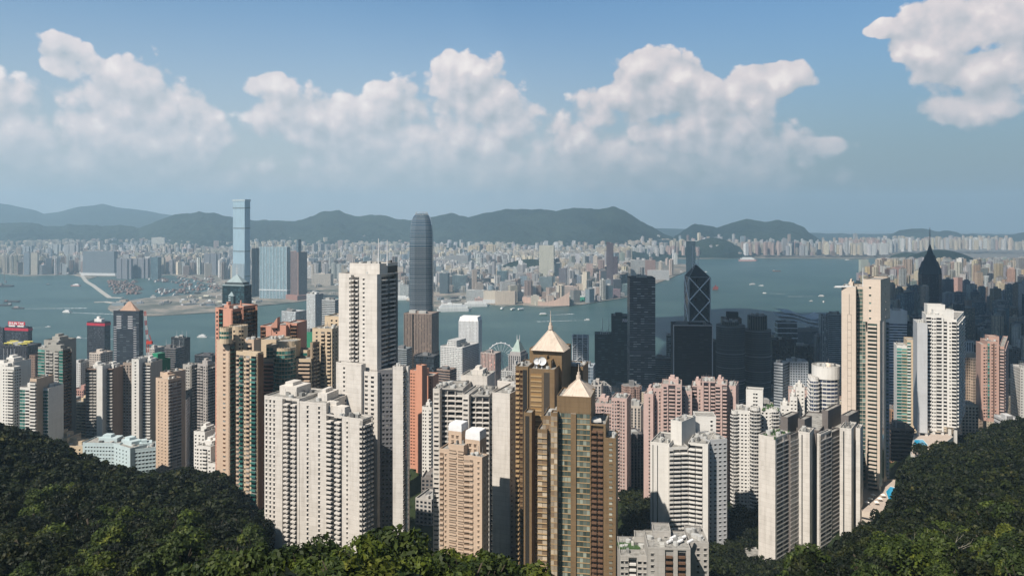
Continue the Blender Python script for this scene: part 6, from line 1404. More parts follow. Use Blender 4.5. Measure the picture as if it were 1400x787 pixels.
# island, foot of the hills to the waterfront
y = 820.0
while y < 1960:
    x = wx(-120, y)
    while x < wx(1520, y):
        px = CX + F * x / y; sd = interp(SHORE, px)
        xx, yy = x + R.uniform(-7, 7), y + R.uniform(-7, 7); w, d = R.uniform(16, 30), R.uniform(14, 26)
        if yy < sd - 50 and R.random() < .80 and not taken(xx, yy, 9):
            h = R.choice([18, 25, 35, 45, 60, 75, 95]) * R.uniform(.8, 1.15); z0 = ground(xx, yy)
            ok = not (px > 1225 and yy < 900) and not (840 < px < 1030 and yy < 880) and not (px < 115 and yy < 860)
            yl = interp(YL, px); hmax = CH - z0 - (yl - HY) / F * yy
            h = min(h, hmax - R.uniform(0, 15))
            if ok and h > 9:
                res = yy < 1250 or R.random() < .5; c = pick(RES if res else COM); st = R.choice(['small', 'grid', 'slots']) if res else R.choice(['grid', 'ribbon', 'vert', 'curtain'])
                add(xx, yy, w, d, h, c, st, R.choice(['box', 'notch']) if res else 'box', 'island', z0, R.choice([.15, .3, .45, .6, 1.0]))
        x += 34
    y += 33
# island east: right-hand district running to the far end of the harbour
y = 1550.0
while y < 7600:
    stp = 30 + y / 160
    x = wx(1020, y)
    while x < wx(1520, y):
        px = CX + F * x / y; sd = interp(SHORE, px); xx, yy = x + R.uniform(-.25, .25) * stp, y + R.uniform(-.25, .25) * stp
        if (yy > 1960 or px > 1500) and yy < sd - 60 and px > 1040 and R.random() < .86 and not taken(xx, yy, 12):
            h = R.choice([25, 45, 60, 80, 100, 125]) * R.uniform(.8, 1.2)
            if R.random() < .07: h = R.uniform(130, 180)
            if px < 1160: h = min(h, 60)
            z0 = 5 + max(0, (px - 1330) * .25) * min(1, yy / 3000); dark = yy < 3100 and R.random() < .6
            c = pick(COM if dark else RES); w, d = R.uniform(18, 34) * (1 + yy / 9000), R.uniform(16, 30)
            yt = HY + (CH - z0 - h) / yy * F
            if yt < 352: h = CH - z0 - (352 - HY) / F * yy * R.uniform(1, 1.05)
            if h > 8: add(xx, yy, w, d, h, c, R.choice(['slots', 'small', 'grid', 'vert']) if not dark else R.choice(['curtain', 'vert', 'grid']), R.choice(['box', 'notch', 'notch']), 'east', z0, R.choice([.2, .5, .9]))
        x += stp
    y += stp
# far shore
y = 3560.0
while y < 8900:
    stp = 34 + (y - 3500) / 130
    x = wx(-60, y)
    while x < wx(1460, y):
        xx, yy = x + R.uniform(-.3, .3) * stp, y + R.uniform(-.3, .3) * stp; px = CX + F * xx / yy
        py = HY + CH / yy * F
        if in_kowloon(xx, yy - 30) and not (px > 1225 and yy < 8200):
            shore_open = (118 < px < 470 and py > 383) or (px < 300 and py > 376) or (py > 400 and 560 < px < 640)
            park = (690 < px < 765 and 5000 < yy < 5500) or (770 < px < 800 and py > 398) or (px > 860 and py > 354)
            kaitak = 905 < px < 1220 and 7200 < yy < 7700
            big = 0
            dens = .90
            if shore_open: dens = .10
            if park or kaitak: dens = 0.03
            n_ = noise.noise(Vector((xx * .0012, yy * .0012, 5))); cr = random.Random(int(xx // 380) * 1009 + int(yy // 420) * 31); cest = cr.random() < .5; cc = pick_(cr, EST if yy > 5600 else RES); chh = cr.uniform(70, 125); cth = cr.uniform(0, 1.2)
            if R.random() < dens * (.95 if n_ > -.3 else .6) and not taken(xx, yy, 14):
                z0 = 3 + max(0, (yy - 7000)) * .035; est = yy > 6200 and n_ > .02
                if shore_open: h = R.uniform(5, 14)
                elif est: h = R.uniform(85, 125)
                elif yy < 4600: h = R.choice([18, 26, 40, 55, 70, 85]) * R.uniform(.8, 1.2)
                else: h = R.choice([30, 45, 60, 80, 100, 120]) * R.uniform(.8, 1.2)
                if px < 320 and yy > 5000: h = R.uniform(60, 125)
                if R.random() < .03 and not shore_open: h = min(150, h * 1.8)
                w, d = R.uniform(20, 42) * (1.25 if est else 1), R.uniform(18, 32)
                if yy < 4600 and R.random() < .15: w *= 2
                c = pick(EST if est else (COM if R.random() < .3 else RES)); th_ = R.choice([.0, .25, .5, .8]); lo_ = yy < 4700 or shore_open
                if cest and not lo_: c = cc; h = chh * R.uniform(.95, 1.05); th_ = cth; est = True
                add(xx, yy, w, d, h, c, 'slots' if est else R.choice(['small', 'grid', 'slots', 'ribbon', 'vert']), 'notch' if est or R.random() < .4 else 'box', 'far', z0, th_)
        x += stp
    y += stp
# which of them show largest: a coarse picture of everything, nearest first
buf = np.zeros((560, 1400), np.int32); allb = [(b[3], b[0], b[1], b[2], 560, -1) for b in BOXES] + [(a['y'], a['px'] - a['hw'], a['px'] + a['hw'], a['yt'], min(560, a['yb'] + 1), i + 1) for i, a in enumerate(AUTO)]
allb.sort(key=lambda t: t[0])
vis = np.zeros(len(AUTO) + 2, np.int64)
for D_, x0, x1, yt, yb, i in allb:
    x0, x1, yt, yb = max(0, int(round(x0))), min(1400, int(round(x1))), max(0, int(round(yt))), max(0, int(round(yb)))
    if x1 <= x0 or yb <= yt: continue
    s_ = buf[yt:yb, x0:x1]; mk = s_ == 0; s_[mk] = i if i > 0 else -1
    if i > 0: vis[i] += int(mk.sum())
order = sorted(range(len(AUTO)), key=lambda i: -vis[i + 1])
chosen = set(i for i in order[:300] if vis[i + 1] > 3)
LM = {'far': [(134, 'the massive grey slab'), (206, 'the white hillside estate'), (330, 'the tallest far tower'), (375, 'the wide blue slab'), (408, 'the brown twin tower'), (574, 'the curved harbour skyscraper'), (658, 'the yellow-cream estate rows'), (747, 'the tall cream tower'), (837, 'the purple-brown tower'), (903, 'the crimson building'), (944, 'the lone blue tower'), (1100, 'the cargo runway edge'), (1279, 'the pyramid-topped skyscraper')],
      'east': [(1183, 'the slender cream tower'), (1225, 'the white-topped banded tower'), (1279, 'the pyramid-topped skyscraper'), (1358, 'the lone pink tower')],
      'island': [(22, 'the rooftop name sign'), (135, 'the lone red-banded tower'), (175, 'the black peaked tower'), (213, 'the tower crane'), (324, 'the tiered-crown tower'), (514, 'the twin-mast tower'), (577, 'the salmon tower'), (640, 'the white hotel grid'), (709, 'the green pyramid roof'), (750, 'the rear golden tower'), (878, 'the tall grey slab'), (947, 'the black slab'), (1022, 'the cylindrical pair'), (1135, 'the round-cornered tower'), (1225, 'the banded tower'), (1358, 'the lone pink tower')]}
ORD = ['nearest', 'second', 'third', 'fourth', 'fifth', 'sixth', 'seventh', 'eighth', 'ninth', 'tenth', 'eleventh', 'twelfth', 'thirteenth', 'fourteenth', 'fifteenth', 'sixteenth', 'seventeenth', 'eighteenth', 'nineteenth', 'twentieth', 'twenty-first', 'twenty-second', 'twenty-third']
buck = {}
for i in sorted(chosen):
    a = AUTO[i]; lm = min(LM[a['zone']], key=lambda t: abs(t[0] - a['px'])); side = 'left' if a['px'] < lm[0] else 'right'
    kind = ('tower' if a['h'] > 2.2 * a['w'] else 'block') if a['h'] > .6 * a['w'] else 'low block'
    a['kind'] = kind; buck.setdefault((a['c'], kind, a['zone'], lm, side), []).append(i)
ZN = {'far': 'across the harbour', 'east': 'in the right-hand district', 'island': 'on the near shore'}
for (c, kind, zone, lm, side), ids in buck.items():
    ids.sort(key=lambda i: abs(AUTO[i]['px'] - lm[0]))
    for k, i in enumerate(ids): AUTO[i]['label'] = f"{ORD[k]} {c} {kind} {side} of {lm[1]}, {ZN[zone]}"
def shape(a, full=True):
    c, s = math.cos(a['th']), math.sin(a['th']); w, d = a['w'] / 2, a['d'] / 2
    if a['form'] == 'box': l = [(-w, -d), (w, -d), (w, d), (-w, d)]
    else: l = [(-w, -d * .5), (-w * .55, -d * .5), (-w * .55, -d), (-w * .12, -d), (-w * .12, -d * .72), (w * .12, -d * .72), (w * .12, -d), (w * .55, -d), (w * .55, -d * .5), (w, -d * .5), (w, d * .5), (w * .55, d), (-w * .55, d), (-w, d * .5)]
    return [(x * c - y_ * s, x * s + y_ * c) for x, y_ in l]
stuff = {'far': MB(), 'east': MB(), 'island': MB()}
JR = random.Random(9)
for i, a in enumerate(AUTO):
    base = PAL[a['c']]; j = JR.uniform(.9, 1.35); wc = tuple(min(.75, v * j * JR.uniform(.95, 1.05)) for v in base)
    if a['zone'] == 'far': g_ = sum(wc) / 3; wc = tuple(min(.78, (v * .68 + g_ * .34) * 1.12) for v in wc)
    gc = (.02, .028, .035) if sum(wc) < .5 else tuple(v * .22 for v in wc)
    if a['c'] == 'blue-grey': gc = (.06, .09, .11)
    P2 = shape(a); h = a['h']; rb = JR.random() < .75; k = JR.uniform(.25, .5); hh = JR.uniform(3, 7); tone = JR.choice([wc, (.35, .34, .32), (.2, .2, .2)])
    rp = [(p[0] * k + a['w'] * .1, p[1] * k) for p in ([P2[0], P2[1], P2[2], P2[3]] if a['form'] == 'box' else [P2[0], P2[3], P2[6], P2[9]])]
    rp = [(-a['w'] * k / 2, -a['d'] * k / 2), (a['w'] * k / 2, -a['d'] * k / 2), (a['w'] * k / 2, a['d'] * k / 2), (-a['w'] * k / 2, a['d'] * k / 2)]
    roof = JR.choice([(.30, .29, .27), (.22, .21, .20), (.38, .36, .33), (.25, .17, .13)])
    if i in chosen:
        nm = {'tower': 'city_tower', 'block': 'city_block', 'low block': 'low_building'}[a['kind']]
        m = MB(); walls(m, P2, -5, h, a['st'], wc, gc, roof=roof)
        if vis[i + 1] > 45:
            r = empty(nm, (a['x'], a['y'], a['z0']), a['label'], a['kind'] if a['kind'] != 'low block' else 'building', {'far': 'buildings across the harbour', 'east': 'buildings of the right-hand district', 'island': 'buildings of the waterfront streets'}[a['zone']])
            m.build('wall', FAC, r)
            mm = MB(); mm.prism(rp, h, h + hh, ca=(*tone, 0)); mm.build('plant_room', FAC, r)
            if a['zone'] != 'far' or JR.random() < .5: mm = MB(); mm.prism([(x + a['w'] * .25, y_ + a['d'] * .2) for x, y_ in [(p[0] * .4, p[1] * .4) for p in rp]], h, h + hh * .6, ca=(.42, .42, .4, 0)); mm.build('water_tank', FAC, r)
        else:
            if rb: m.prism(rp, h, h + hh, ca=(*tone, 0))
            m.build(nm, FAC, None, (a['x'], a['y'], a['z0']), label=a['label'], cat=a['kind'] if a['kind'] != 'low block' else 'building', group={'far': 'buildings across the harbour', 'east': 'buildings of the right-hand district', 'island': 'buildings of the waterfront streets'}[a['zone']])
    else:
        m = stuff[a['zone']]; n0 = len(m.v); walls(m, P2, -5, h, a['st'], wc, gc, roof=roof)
        if rb: m.prism(rp, h, h + hh, ca=(*tone, 0))
        m.v[n0:] = [(v[0] + a['x'], v[1] + a['y'], v[2] + a['z0']) for v in m.v[n0:]]
for k, m in stuff.items(): m.build({'far': 'distant_city', 'east': 'city_district', 'island': 'city_streets'}[k], FAC, kind='stuff')
print('auto', len(AUTO), 'chosen', len(chosen), 'minvis', min(vis[i + 1] for i in chosen), 'visible', int((vis > 0).sum()))

# ------------------------------------------------------------------ breakwaters, quays, boats
CONC = plain((.42, .40, .36), .9)
def bank(name, label, line, w, h=3.2):
    pts = [Vector((wx(px, sea_D(py)), sea_D(py), 0)) for px, py in line]; m = MB(); Ls = []; Rs = []
    for i, p in enumerate(pts):
        t = (pts[min(i + 1, len(pts) - 1)] - pts[max(i - 1, 0)]).normalized(); n = Vector((-t.y, t.x, 0)) * w / 2; Ls.append(p + n); Rs.append(p - n)
    for i in range(len(pts) - 1):
        a, b, c, d = Rs[i], Rs[i + 1], Ls[i + 1], Ls[i]; up = Vector((0, 0, h)); dn = Vector((0, 0, -1))
        m.face([tuple(a + up), tuple(b + up), tuple(c + up), tuple(d + up)]); m.face([tuple(a * 1 + dn), tuple(b + dn), tuple(b + up), tuple(a + up)]); m.face([tuple(c + dn), tuple(d + dn), tuple(d + up), tuple(c + up)])
    m.build(name, CONC, label=label, cat='breakwater')
bank('breakwater', 'long bent stone breakwater enclosing the typhoon shelter', [(112, 377), (118, 385), (128, 391), (140, 400), (150, 407), (168, 407.5)], 22)
bank('breakwater', 'short curved stone breakwater tipped off the reclaimed point', [(129, 413.5), (145, 413), (156, 414.5), (163, 418)], 20)
bank('breakwater', 'straight low pier wall in the water behind the grey-green tower', [(40, 472.5), (75, 473)], 10, 2)

def hull(m, L, Wd, H, col, z=0, bow=.25):
    for (z0, z1, s0, s1) in ((-.5, H, .88, 1.0),):
        o = lambda s: [(-L / 2, -Wd / 2 * s), (L / 2 * (1 - bow), -Wd / 2 * s), (L / 2 * s, 0), (L / 2 * (1 - bow), Wd / 2 * s), (-L / 2, Wd / 2 * s)]
        A, B = o(s0), o(s1)
        for i in range(5): j = (i + 1) % 5; m.face([(*A[i], z0), (*A[j], z0), (*B[j], z1), (*B[i], z1)], ca=(*col, 0))
        m.face([(*p, z1 - .4) for p in B], ca=(.17, .10, .07, 0))
def foam():
    m, N = newmat('foam'); p = N.n('ShaderNodeNewGeometry').outputs['Position']; n = N.n('ShaderNodeTexNoise', ins={'Vector': p, 'Scale': .12, 'Detail': 5.0}).outputs[0]
    b = bsdf(N, (.55, .60, .60, 1), .7, .2); t = N.n('ShaderNodeBsdfTransparent').outputs[0]; mx = N.n('ShaderNodeMixShader', ins={0: N.smooth(n, .35, .6), 1: t, 2: b}); finish(N, mx.outputs[0]); return m
FOAM = foam()
def boat(kind, label, cat, px, py, ang, L, Wd, col, cabin, group=None, wake=0, ch=4, extra=None):
    D = sea_D(py); r = empty(kind, (wx(px, D), D, .1), label, cat, group); r.rotation_euler.z = math.radians(ang)
    m = MB(); hull(m, L, Wd, 2.2 * L / 30 + 1.2, col); m.build('hull', FAC, r); z = 2.2 * L / 30 + .8
    for k, (x0, x1, w, h, c) in enumerate(cabin):
        m = MB(); m.box(L * x0, L * x1, -Wd * w / 2, Wd * w / 2, z, z + h, ca=(*c, 0)); m.build('cabin' if k == 0 else 'upper_deck', FAC, r); z += h
    if extra == 'mast': m = MB(); m.bar((0, 0, z), (0, 0, z + L * .4), L * .012, 4, ca=(.3, .2, .15, 0)); m.build('mast', FAC, r)
    if wake:
        m = MB(); n = 10
        for k in range(n):
            t0, t1 = k / n, (k + 1) / n; w0, w1 = Wd * (.5 + 1.6 * t0), Wd * (.5 + 1.6 * t1)
            m.face([(-L / 2 - wake * t1, -w1 / 2, .05), (-L / 2 - wake * t0, -w0 / 2, .05), (-L / 2 - wake * t0, w0 / 2, .05), (-L / 2 - wake * t1, w1 / 2, .05)])
        m.build('wake', FOAM, r)
    return r
WH = (.75, .75, .73); RD = (.35, .05, .03); BK = (.05, .05, .06); BR = (.22, .10, .07)
boat('ferry', 'white fast ferry trailing a broad wake, left harbour in front of the red-banded tower', 'ferry', 91, 427, 165, 42, 13, WH, [(-.4, .25, .8, 4, WH), (-.3, .1, .6, 2.5, WH)], wake=330)
boat('ferry', 'small pale ferry with red trim left of the breakwater', 'ferry', 103, 391, 175, 60, 16, (.5, .3, .28), [(-.4, .2, .8, 5, WH), (-.3, 0, .6, 3, WH)])
boat('cargo_ship', 'dark moored lighter ship with a derrick cut by the left edge', 'ship', 6, 392, 10, 110, 22, BK, [(-.4, -.1, .8, 12, (.2, .2, .2)), (.0, .1, .3, 16, (.15, .15, .15))], extra='mast')
boat('barge', 'long low dark barge, upper of three near the left edge', 'barge', 17, 413, 3, 75, 12, BK, [(-.45, -.3, .7, 4, (.25, .12, .1))])
boat('barge', 'dark tug-led barge below the upper one, touching the left edge', 'barge', 6, 418, 5, 70, 12, BK, [(.25, .42, .7, 7, (.3, .3, .3))])
boat('tug', 'dark tug with a thin wake, rightmost of the vessels near the left edge', 'tug', 24, 422, 185, 52, 13, BK, [(-.1, .25, .7, 6, (.35, .3, .28))], wake=260)
boat('speedboat', 'tiny white boat on open water right of the name sign tower', 'boat', 66, 447, 20, 18, 5, WH, [(-.2, .2, .7, 2, WH)], wake=40)
boat('junk', 'junk with tall rust-red sails on the open harbour right of the cross-braced tower', 'junk', 978, 396, 0, 34, 10, BR, [(-.4, -.1, .8, 3, BR)])
jk = [o for o in COL.objects if o.name == 'junk'][0]
for k, (x, h) in enumerate(((-8, 18), (1, 28), (11, 20))):
    m = MB(); w = 5.5; m.face([(x - w, 0, 4), (x + w * .8, 0, 4), (x + w, 0, h * .75), (x - w * .2, 0, h), (x - w, 0, h * .5)], ca=(.30, .07, .05, 0)); m.face([(x - w, .3, 4), (x - w, .3, h * .5), (x - w * .2, .3, h), (x + w, .3, h * .75), (x + w * .8, .3, 4)], ca=(.30, .07, .05, 0)); m.build('sail', FAC, jk)
    m = MB(); m.bar((x, .15, 2), (x, .15, h + 3), .25, 4, ca=BR + (0,)); m.build('mast', FAC, jk)
boat('speedboat', 'white motorboat crossing the harbour with a long wake below the hotel on the far tip', 'boat', 803, 437.5, 12, 22, 7, WH, [(-.2, .25, .7, 3, WH)], wake=190)
boat('ferry', 'white boat with a wake nearest to the slender cream tower, upper of the three', 'boat', 1123, 405, 3, 30, 8, WH, [(-.3, .3, .7, 4, WH)], wake=160)
boat('speedboat', 'white dot of a boat lowest near the slender cream tower', 'boat', 1126, 413, 60, 18, 7, WH, [(-.3, .3, .7, 4, WH)])
boat('speedboat', 'small white boat left of the lowest one near the slender cream tower', 'boat', 1109, 412, 10, 18, 6, (.4, .45, .45), [(-.3, .3, .7, 3, WH)])
boat('speedboat', 'white boat with a short wake mid harbour, below the ferry with the dark mast', 'boat', 1045, 401, 165, 20, 6, WH, [(-.3, .3, .7, 3, WH)], wake=90)
boat('ferry', 'white harbour ferry with a dark mast mid harbour, right of the junk', 'ferry', 1029, 389, 20, 40, 10, WH, [(-.3, .3, .7, 4, WH)], extra='mast')
boat('ferry', 'pale ferry just right of the one with the dark mast', 'ferry', 1041, 391, 0, 32, 8, (.5, .55, .55), [(-.3, .3, .7, 3, WH)])
boat('ferry', 'white ferry cut close by the slender cream tower at the right of the open water', 'ferry', 1146, 393, 0, 46, 10, WH, [(-.4, .3, .8, 4, WH)])
boat('cruise_ship', 'white and red ship near the distant flat shore', 'ship', 1023, 357, 0, 170, 26, (.6, .35, .32), [(-.4, .3, .9, 14, WH), (-.3, .2, .7, 8, WH)])
boat('cruise_ship', 'big white multi-deck cruise ship berthed at the pier right of the tallest harbourside tower', 'cruise ship', 622, 425.5, 12, 150, 26, WH, [(-.45, .35, .95, 8, WH), (-.42, .28, .85, 6, (.6, .62, .64)), (-.38, .2, .8, 6, WH), (-.2, -.1, .4, 6, WH)])
boat('cruise_ship', 'second white ship behind the berthed multi-deck cruise ship', 'cruise ship', 652, 419, 10, 120, 22, WH, [(-.45, .35, .9, 8, WH), (-.35, .2, .8, 6, WH)])
boat('cruise_ship', 'white ship peeping left of the tallest harbourside tower', 'cruise ship', 550, 410, 0, 90, 20, WH, [(-.45, .35, .9, 8, WH), (-.35, .2, .8, 5, WH)])
for k, (px, py) in enumerate(((686, 423), (701, 424), (712, 424))):
    boat('ferry', ['left', 'middle', 'right'][k] + ' one of three small dark ferries at the finger piers', 'ferry', px, py, 80 - k * 20, 34, 10, (.05, .12, .10), [(-.4, .4, .9, 5, WH)], 'ferries at the finger piers')
for k, (px, py, L) in enumerate(((1026, 353.6, 60), (932, 372, 30), (866, 420, 26), (1160, 356, 70))):
    boat('workboat', ['pale workboat under the far flat shore', 'small boat off the point by the lone blue tower', 'dark small boat below the purple-brown hotel', 'grey workboat by the long breakwater far right'][k], 'boat', px, py, 0, L, L / 4, [(.4, .4, .4), WH, BK, (.3, .3, .3)][k], [(-.4, 0, .8, 5, WH)])
boat('ferry', 'white ferry leaving a long thin wake right of the dark tower with rooftop aerials', 'ferry', 276, 461, 182, 34, 9, WH, [(-.35, .3, .8, 4, WH), (-.2, .1, .6, 2.5, WH)], wake=210)
boat('speedboat', 'small white boat with a wake between the two near-left waterfront towers', 'boat', 108, 462, 170, 20, 6, WH, [(-.3, .3, .7, 3, WH)], wake=120)
boat('ferry', 'dark green and white ferry crossing below the cultural hall', 'ferry', 742, 431, 200, 36, 9, (.04, .16, .10), [(-.4, .35, .85, 4, WH), (-.3, .25, .7, 2.5, WH)], wake=120)
boat('workboat', 'small grey workboat in open water beyond the white fast ferry', 'boat', 66, 389, 30, 26, 8, (.3, .3, .3), [(-.3, .1, .7, 4, (.4, .4, .4))])
boat('speedboat', 'tiny white boat high on the open harbour left of the junk', 'boat', 965, 372, 0, 22, 6, WH, [(-.3, .3, .7, 3, WH)], wake=70)
boat('barge', 'flat rust-brown barge on the open harbour right of the junk, near the far flat shore', 'barge', 1062, 371, 4, 60, 16, (.22, .10, .07), [(-.45, -.3, .7, 5, (.4, .38, .35))])
# working boats packed in the typhoon shelter: three kinds, copied
protos = []
def work(kind, col, c2, L):
    r = empty('moored_boat', (0, 0, .1), 'x', 'boat', 'boats packed in the typhoon shelter'); m = MB(); hull(m, L, L * .27, 3.0, col); m.build('hull', FAC, r)
    m = MB(); m.box(-L * .4, -L * .12, -L * .1, L * .1, 2.6, 9, ca=(*c2, 0)); m.build('cabin', FAC, r)
    m = MB(); m.bar((L * .05, 0, 2.6), (L * .05, 0, 17), .5, 4, ca=(.35, .2, .15, 0)); m.bar((L * .05, 0, 5), (L * .38, 0, 15), .4, 4, ca=(.35, .2, .15, 0)); m.build('derrick', FAC, r); return r
protos = [(work('a', (.16, .06, .05), (.26, .17, .14), 46), 'rust-brown'), (work('b', (.08, .07, .08), (.30, .27, .25), 42), 'dark'), (work('c', (.5, .5, .5), (.7, .7, .68), 36), 'white')]
spots = []
BR_ = random.Random(4)
def patch(x0, x1, y0, y1, n, kinds, ang):
    for _ in range(n):
        px, py = BR_.uniform(x0, x1), BR_.uniform(y0, y1); t = (py - y0) / (y1 - y0); spots.append((px + t * 12, py, BR_.choice(kinds), ang + BR_.uniform(-12, 12)))
patch(146, 186, 384, 402, 75, [0, 0, 1, 0], 80); patch(200, 226, 380, 386, 22, [0, 1, 2], 70); patch(236, 290, 379, 397, 60, [0, 0, 1, 2], 85); patch(214, 232, 396, 404, 14, [2, 2, 0], 60); patch(20, 108, 371.5, 375.2, 60, [0, 1, 2], 85); patch(236, 252, 396, 402, 10, [0, 1], 60)
used = [0, 0, 0]
for px, py, k, an in spots:
    D = sea_D(py); x = wx(px, D)
    if 236 < px < 300 and in_kowloon(x, D) and py > 398: continue
    pr, cn = protos[k]; zone = 'at the far left shore' if px < 112 else ('in the typhoon shelter, left raft' if px < 200 else ('in the typhoon shelter, middle group' if px < 236 else 'in the typhoon shelter, right raft'))
    if used[k] == 0: o = pr
    else:
        o = pr.copy(); COL.objects.link(o)
        for chd in [c for c in COL.objects if c.parent == pr]:
            c2 = chd.copy(); COL.objects.link(c2); c2.parent = o
    used[k] += 1
    o.location = (x, D, 3.1 if in_kowloon(x, D) else .1); o.rotation_euler.z = math.radians(an); o['label'] = f'{cn} working boat with a derrick moored {zone}'; o['group'] = f'{cn} working boats {zone}'.replace(',', '')

# ------------------------------------------------------------------ woods
def m_leaf(name, ca, cb, cc):
    m, N = newmat(name); g = N.n('ShaderNodeNewGeometry'); p = g.outputs['Position']
    n = N.n('ShaderNodeTexNoise', ins={'Vector': p, 'Scale': .075, 'Detail': 3.0}).outputs[0]; n2 = N.n('ShaderNodeTexNoise', ins={'Vector': p, 'Scale': .55, 'Detail': 2.0}).outputs[0]
    c = N.mix(N.smooth(n, .36, .62), ca, cb); c = N.mix(N.m('MULTIPLY', N.smooth(n2, .5, .7), .5), c, cc)
    vc = N.n('ShaderNodeTexVoronoi', feature='F1', ins={'Vector': N.vm('MULTIPLY', p, (1, 1, .3)), 'Scale': .13}).outputs['Color']
    vr = N.sep(vc)[0]; c = N.mix(1.0, c, N.ramp(vr, [(0, (.55, .62, .6)), (.5, (1, 1, 1)), (.85, (1.5, 1.45, .9)), (1, (2.0, 1.6, 1.1))]), 'MULTIPLY')
    r = g.outputs['Random Per Island']; c = N.mix(1.0, c, N.ramp(r, [(0, (.55, .6, .5)), (.8, (1.1, 1.1, 1.0)), (1, (1.7, 1.6, 1.3))]), 'MULTIPLY')
    d = bsdf(N, c, .6, .25); t = N.n('ShaderNodeBsdfTranslucent', ins={'Color': c}); mx = N.n('ShaderNodeMixShader', ins={0: .22, 1: d, 2: t.outputs[0]}); finish(N, mx.outputs[0]); return m
LEAF = m_leaf('foliage', (.006, .011, .004, 1), (.017, .025, .007, 1), (.046, .046, .016, 1)); BARK = plain((.09, .07, .05), .9)  # LEAF darkened in colour in place of cloud shade on the left hill
LEAFB = m_leaf('foliage_bright', (.028, .046, .010, 1), (.055, .078, .016, 1), (.085, .10, .026, 1))
def crown(seed, Rr, Hc, nleaf, leaf, clumps=16):
    g = np.random.default_rng(seed); u = g.random(clumps) * 2 * np.pi; ph = np.arccos(1 - g.random(clumps) * 1.25); rr = .50 + .28 * g.random(clumps)
    c = np.stack([np.sin(ph) * np.cos(u) * Rr * rr, np.sin(ph) * np.sin(u) * Rr * rr, Hc * .5 + np.cos(ph) * Hc * .42 * (rr + .1)], 1); cr = Rr * (.28 + .22 * g.random(clumps))
    w = cr ** 2; idx = g.choice(clumps, nleaf, p=w / w.sum()); d = g.normal(size=(nleaf, 3)); d[:, 2] += .35; d /= np.linalg.norm(d, axis=1, keepdims=True)
    rad = cr[idx] * (.72 + .34 * g.random(nleaf)); pos = c[idx] + d * rad[:, None] * np.array([1, 1, .8])
    nrm = d + g.normal(size=(nleaf, 3)) * .55 + np.array([0, 0, .25]); nrm /= np.linalg.norm(nrm, axis=1, keepdims=True)
    a = np.cross(nrm, g.normal(size=(nleaf, 3))); a /= np.linalg.norm(a, axis=1, keepdims=True); b = np.cross(nrm, a); s = leaf * (.6 + .8 * g.random(nleaf))[:, None]
    v = np.stack([pos - a * s, pos - b * s * .55, pos + a * s, pos + b * s * .55], 1); return v.reshape(-1, 3)
def qmesh(name, v, mat):
    n = len(v) // 4; me = bpy.data.meshes.new(name); me.vertices.add(len(v)); me.vertices.foreach_set('co', v.astype(np.float32).ravel()); me.loops.add(len(v)); me.loops.foreach_set('vertex_index', np.arange(len(v), dtype=np.int32))
    me.polygons.add(n); me.polygons.foreach_set('loop_start', np.arange(0, len(v), 4, dtype=np.int32)); me.materials.append(mat); me.update(calc_edges=True); return me
def trunk_mesh(seed, H):
    r = random.Random(seed); m = MB(); p = Vector((0, 0, -3)); pr = .32
    top = Vector((r.uniform(-.6, .6), r.uniform(-.6, .6), H * .5)); m.bar(p, top, pr, 7, r2=.2)
    for k in range(5):
        a = r.uniform(0, 6.28); e = top + Vector((math.cos(a) * 2.4, math.sin(a) * 2.4, r.uniform(1.5, 3.5))); m.bar(top - Vector((0, 0, r.uniform(0, 1.5))), e, .15, 5, r2=.05)
    return m.mesh('trunk', BARK)
def forest(px, D):
    if px < 366: 
        if D < 560: return True
        return 222 < px < 300 and D < 720 or (px < 60 and D < 640)
    if px < 1075 and 92 < D < 200: return px < 850
    if 556 < px < 604 and 560 < D < 760: return True
    if 843 < px < 892 and 450 < D < 740: return True
    if 965 < px < 1075 and 440 < D < 740: return True
    lim = interp([(1060, 330), (1085, 360), (1110, 350), (1160, 410), (1205, 480), (1212, 505), (1240, 600), (1262, 660), (1285, 780), (1320, 830), (1400, 880), (1500, 880)], px)
    return px > 1060 and D < lim
TR = []; TRr = random.Random(77)
D = 92.0
while D < 900:
    stp = 6.0 if D < 200 else 7.4; x = wx(-230, D)
    while x < wx(1660, D):
        xx, yy = x + TRr.uniform(-2.4, 2.4), D + TRr.uniform(-2.4, 2.4); px = CX + F * xx / yy
        if forest(px, yy) and not taken(xx, yy, -5.0):
            if not (367 < px < 850 and yy > 185):
                g = ground(xx, yy); s = TRr.triangular(.6, 1.5, .95) * (1 if yy < 200 else 1.15)
                if 366 < px < 850: s *= TRr.uniform(.75, 1.1)
                TR.append((xx, yy, g, s, TRr.uniform(0, 6.28), px))
        x += stp
    D += stp * .9
for px_, D_, s_ in ((404, 117, 1.15), (424, 119, 1.38), (445, 116, 1.15), (520, 118, 1.0), (628, 120, 1.3), (668, 122, 1.2), (352, 126, 1.3), (1095, 240, 1.3), (1310, 210, 1.35)):
    x_ = wx(px_, D_); TR.append((x_, D_, ground(x_, D_), s_, px_ * .7, px_))
NV = 8
near_c = [qmesh('crown', crown(100 + k, 4.3 + .25 * (k % 3), 8.2 + .5 * (k % 4), 2600, .36, 18), LEAFB if k % 3 == 0 else LEAF) for k in range(NV)]
brt_c = [qmesh('crown', crown(200 + k, 4.2, 8.4, 2600, .36, 18), LEAFB) for k in range(4)]
trunks = [trunk_mesh(k, 9) for k in range(4)]
def zone_of(px, py):
    if px < 366: return 'left-hand wooded hill' if px < 300 else 'left-hand wooded hill near the beige and pink tower'
    if px < 560: return 'bottom row of trees below the white cluster'
    if px < 850: return 'bottom row of trees below the centre towers'
    if px < 1085: return 'trees in the valley between the right-hand towers'
    return 'right-hand wooded slope'
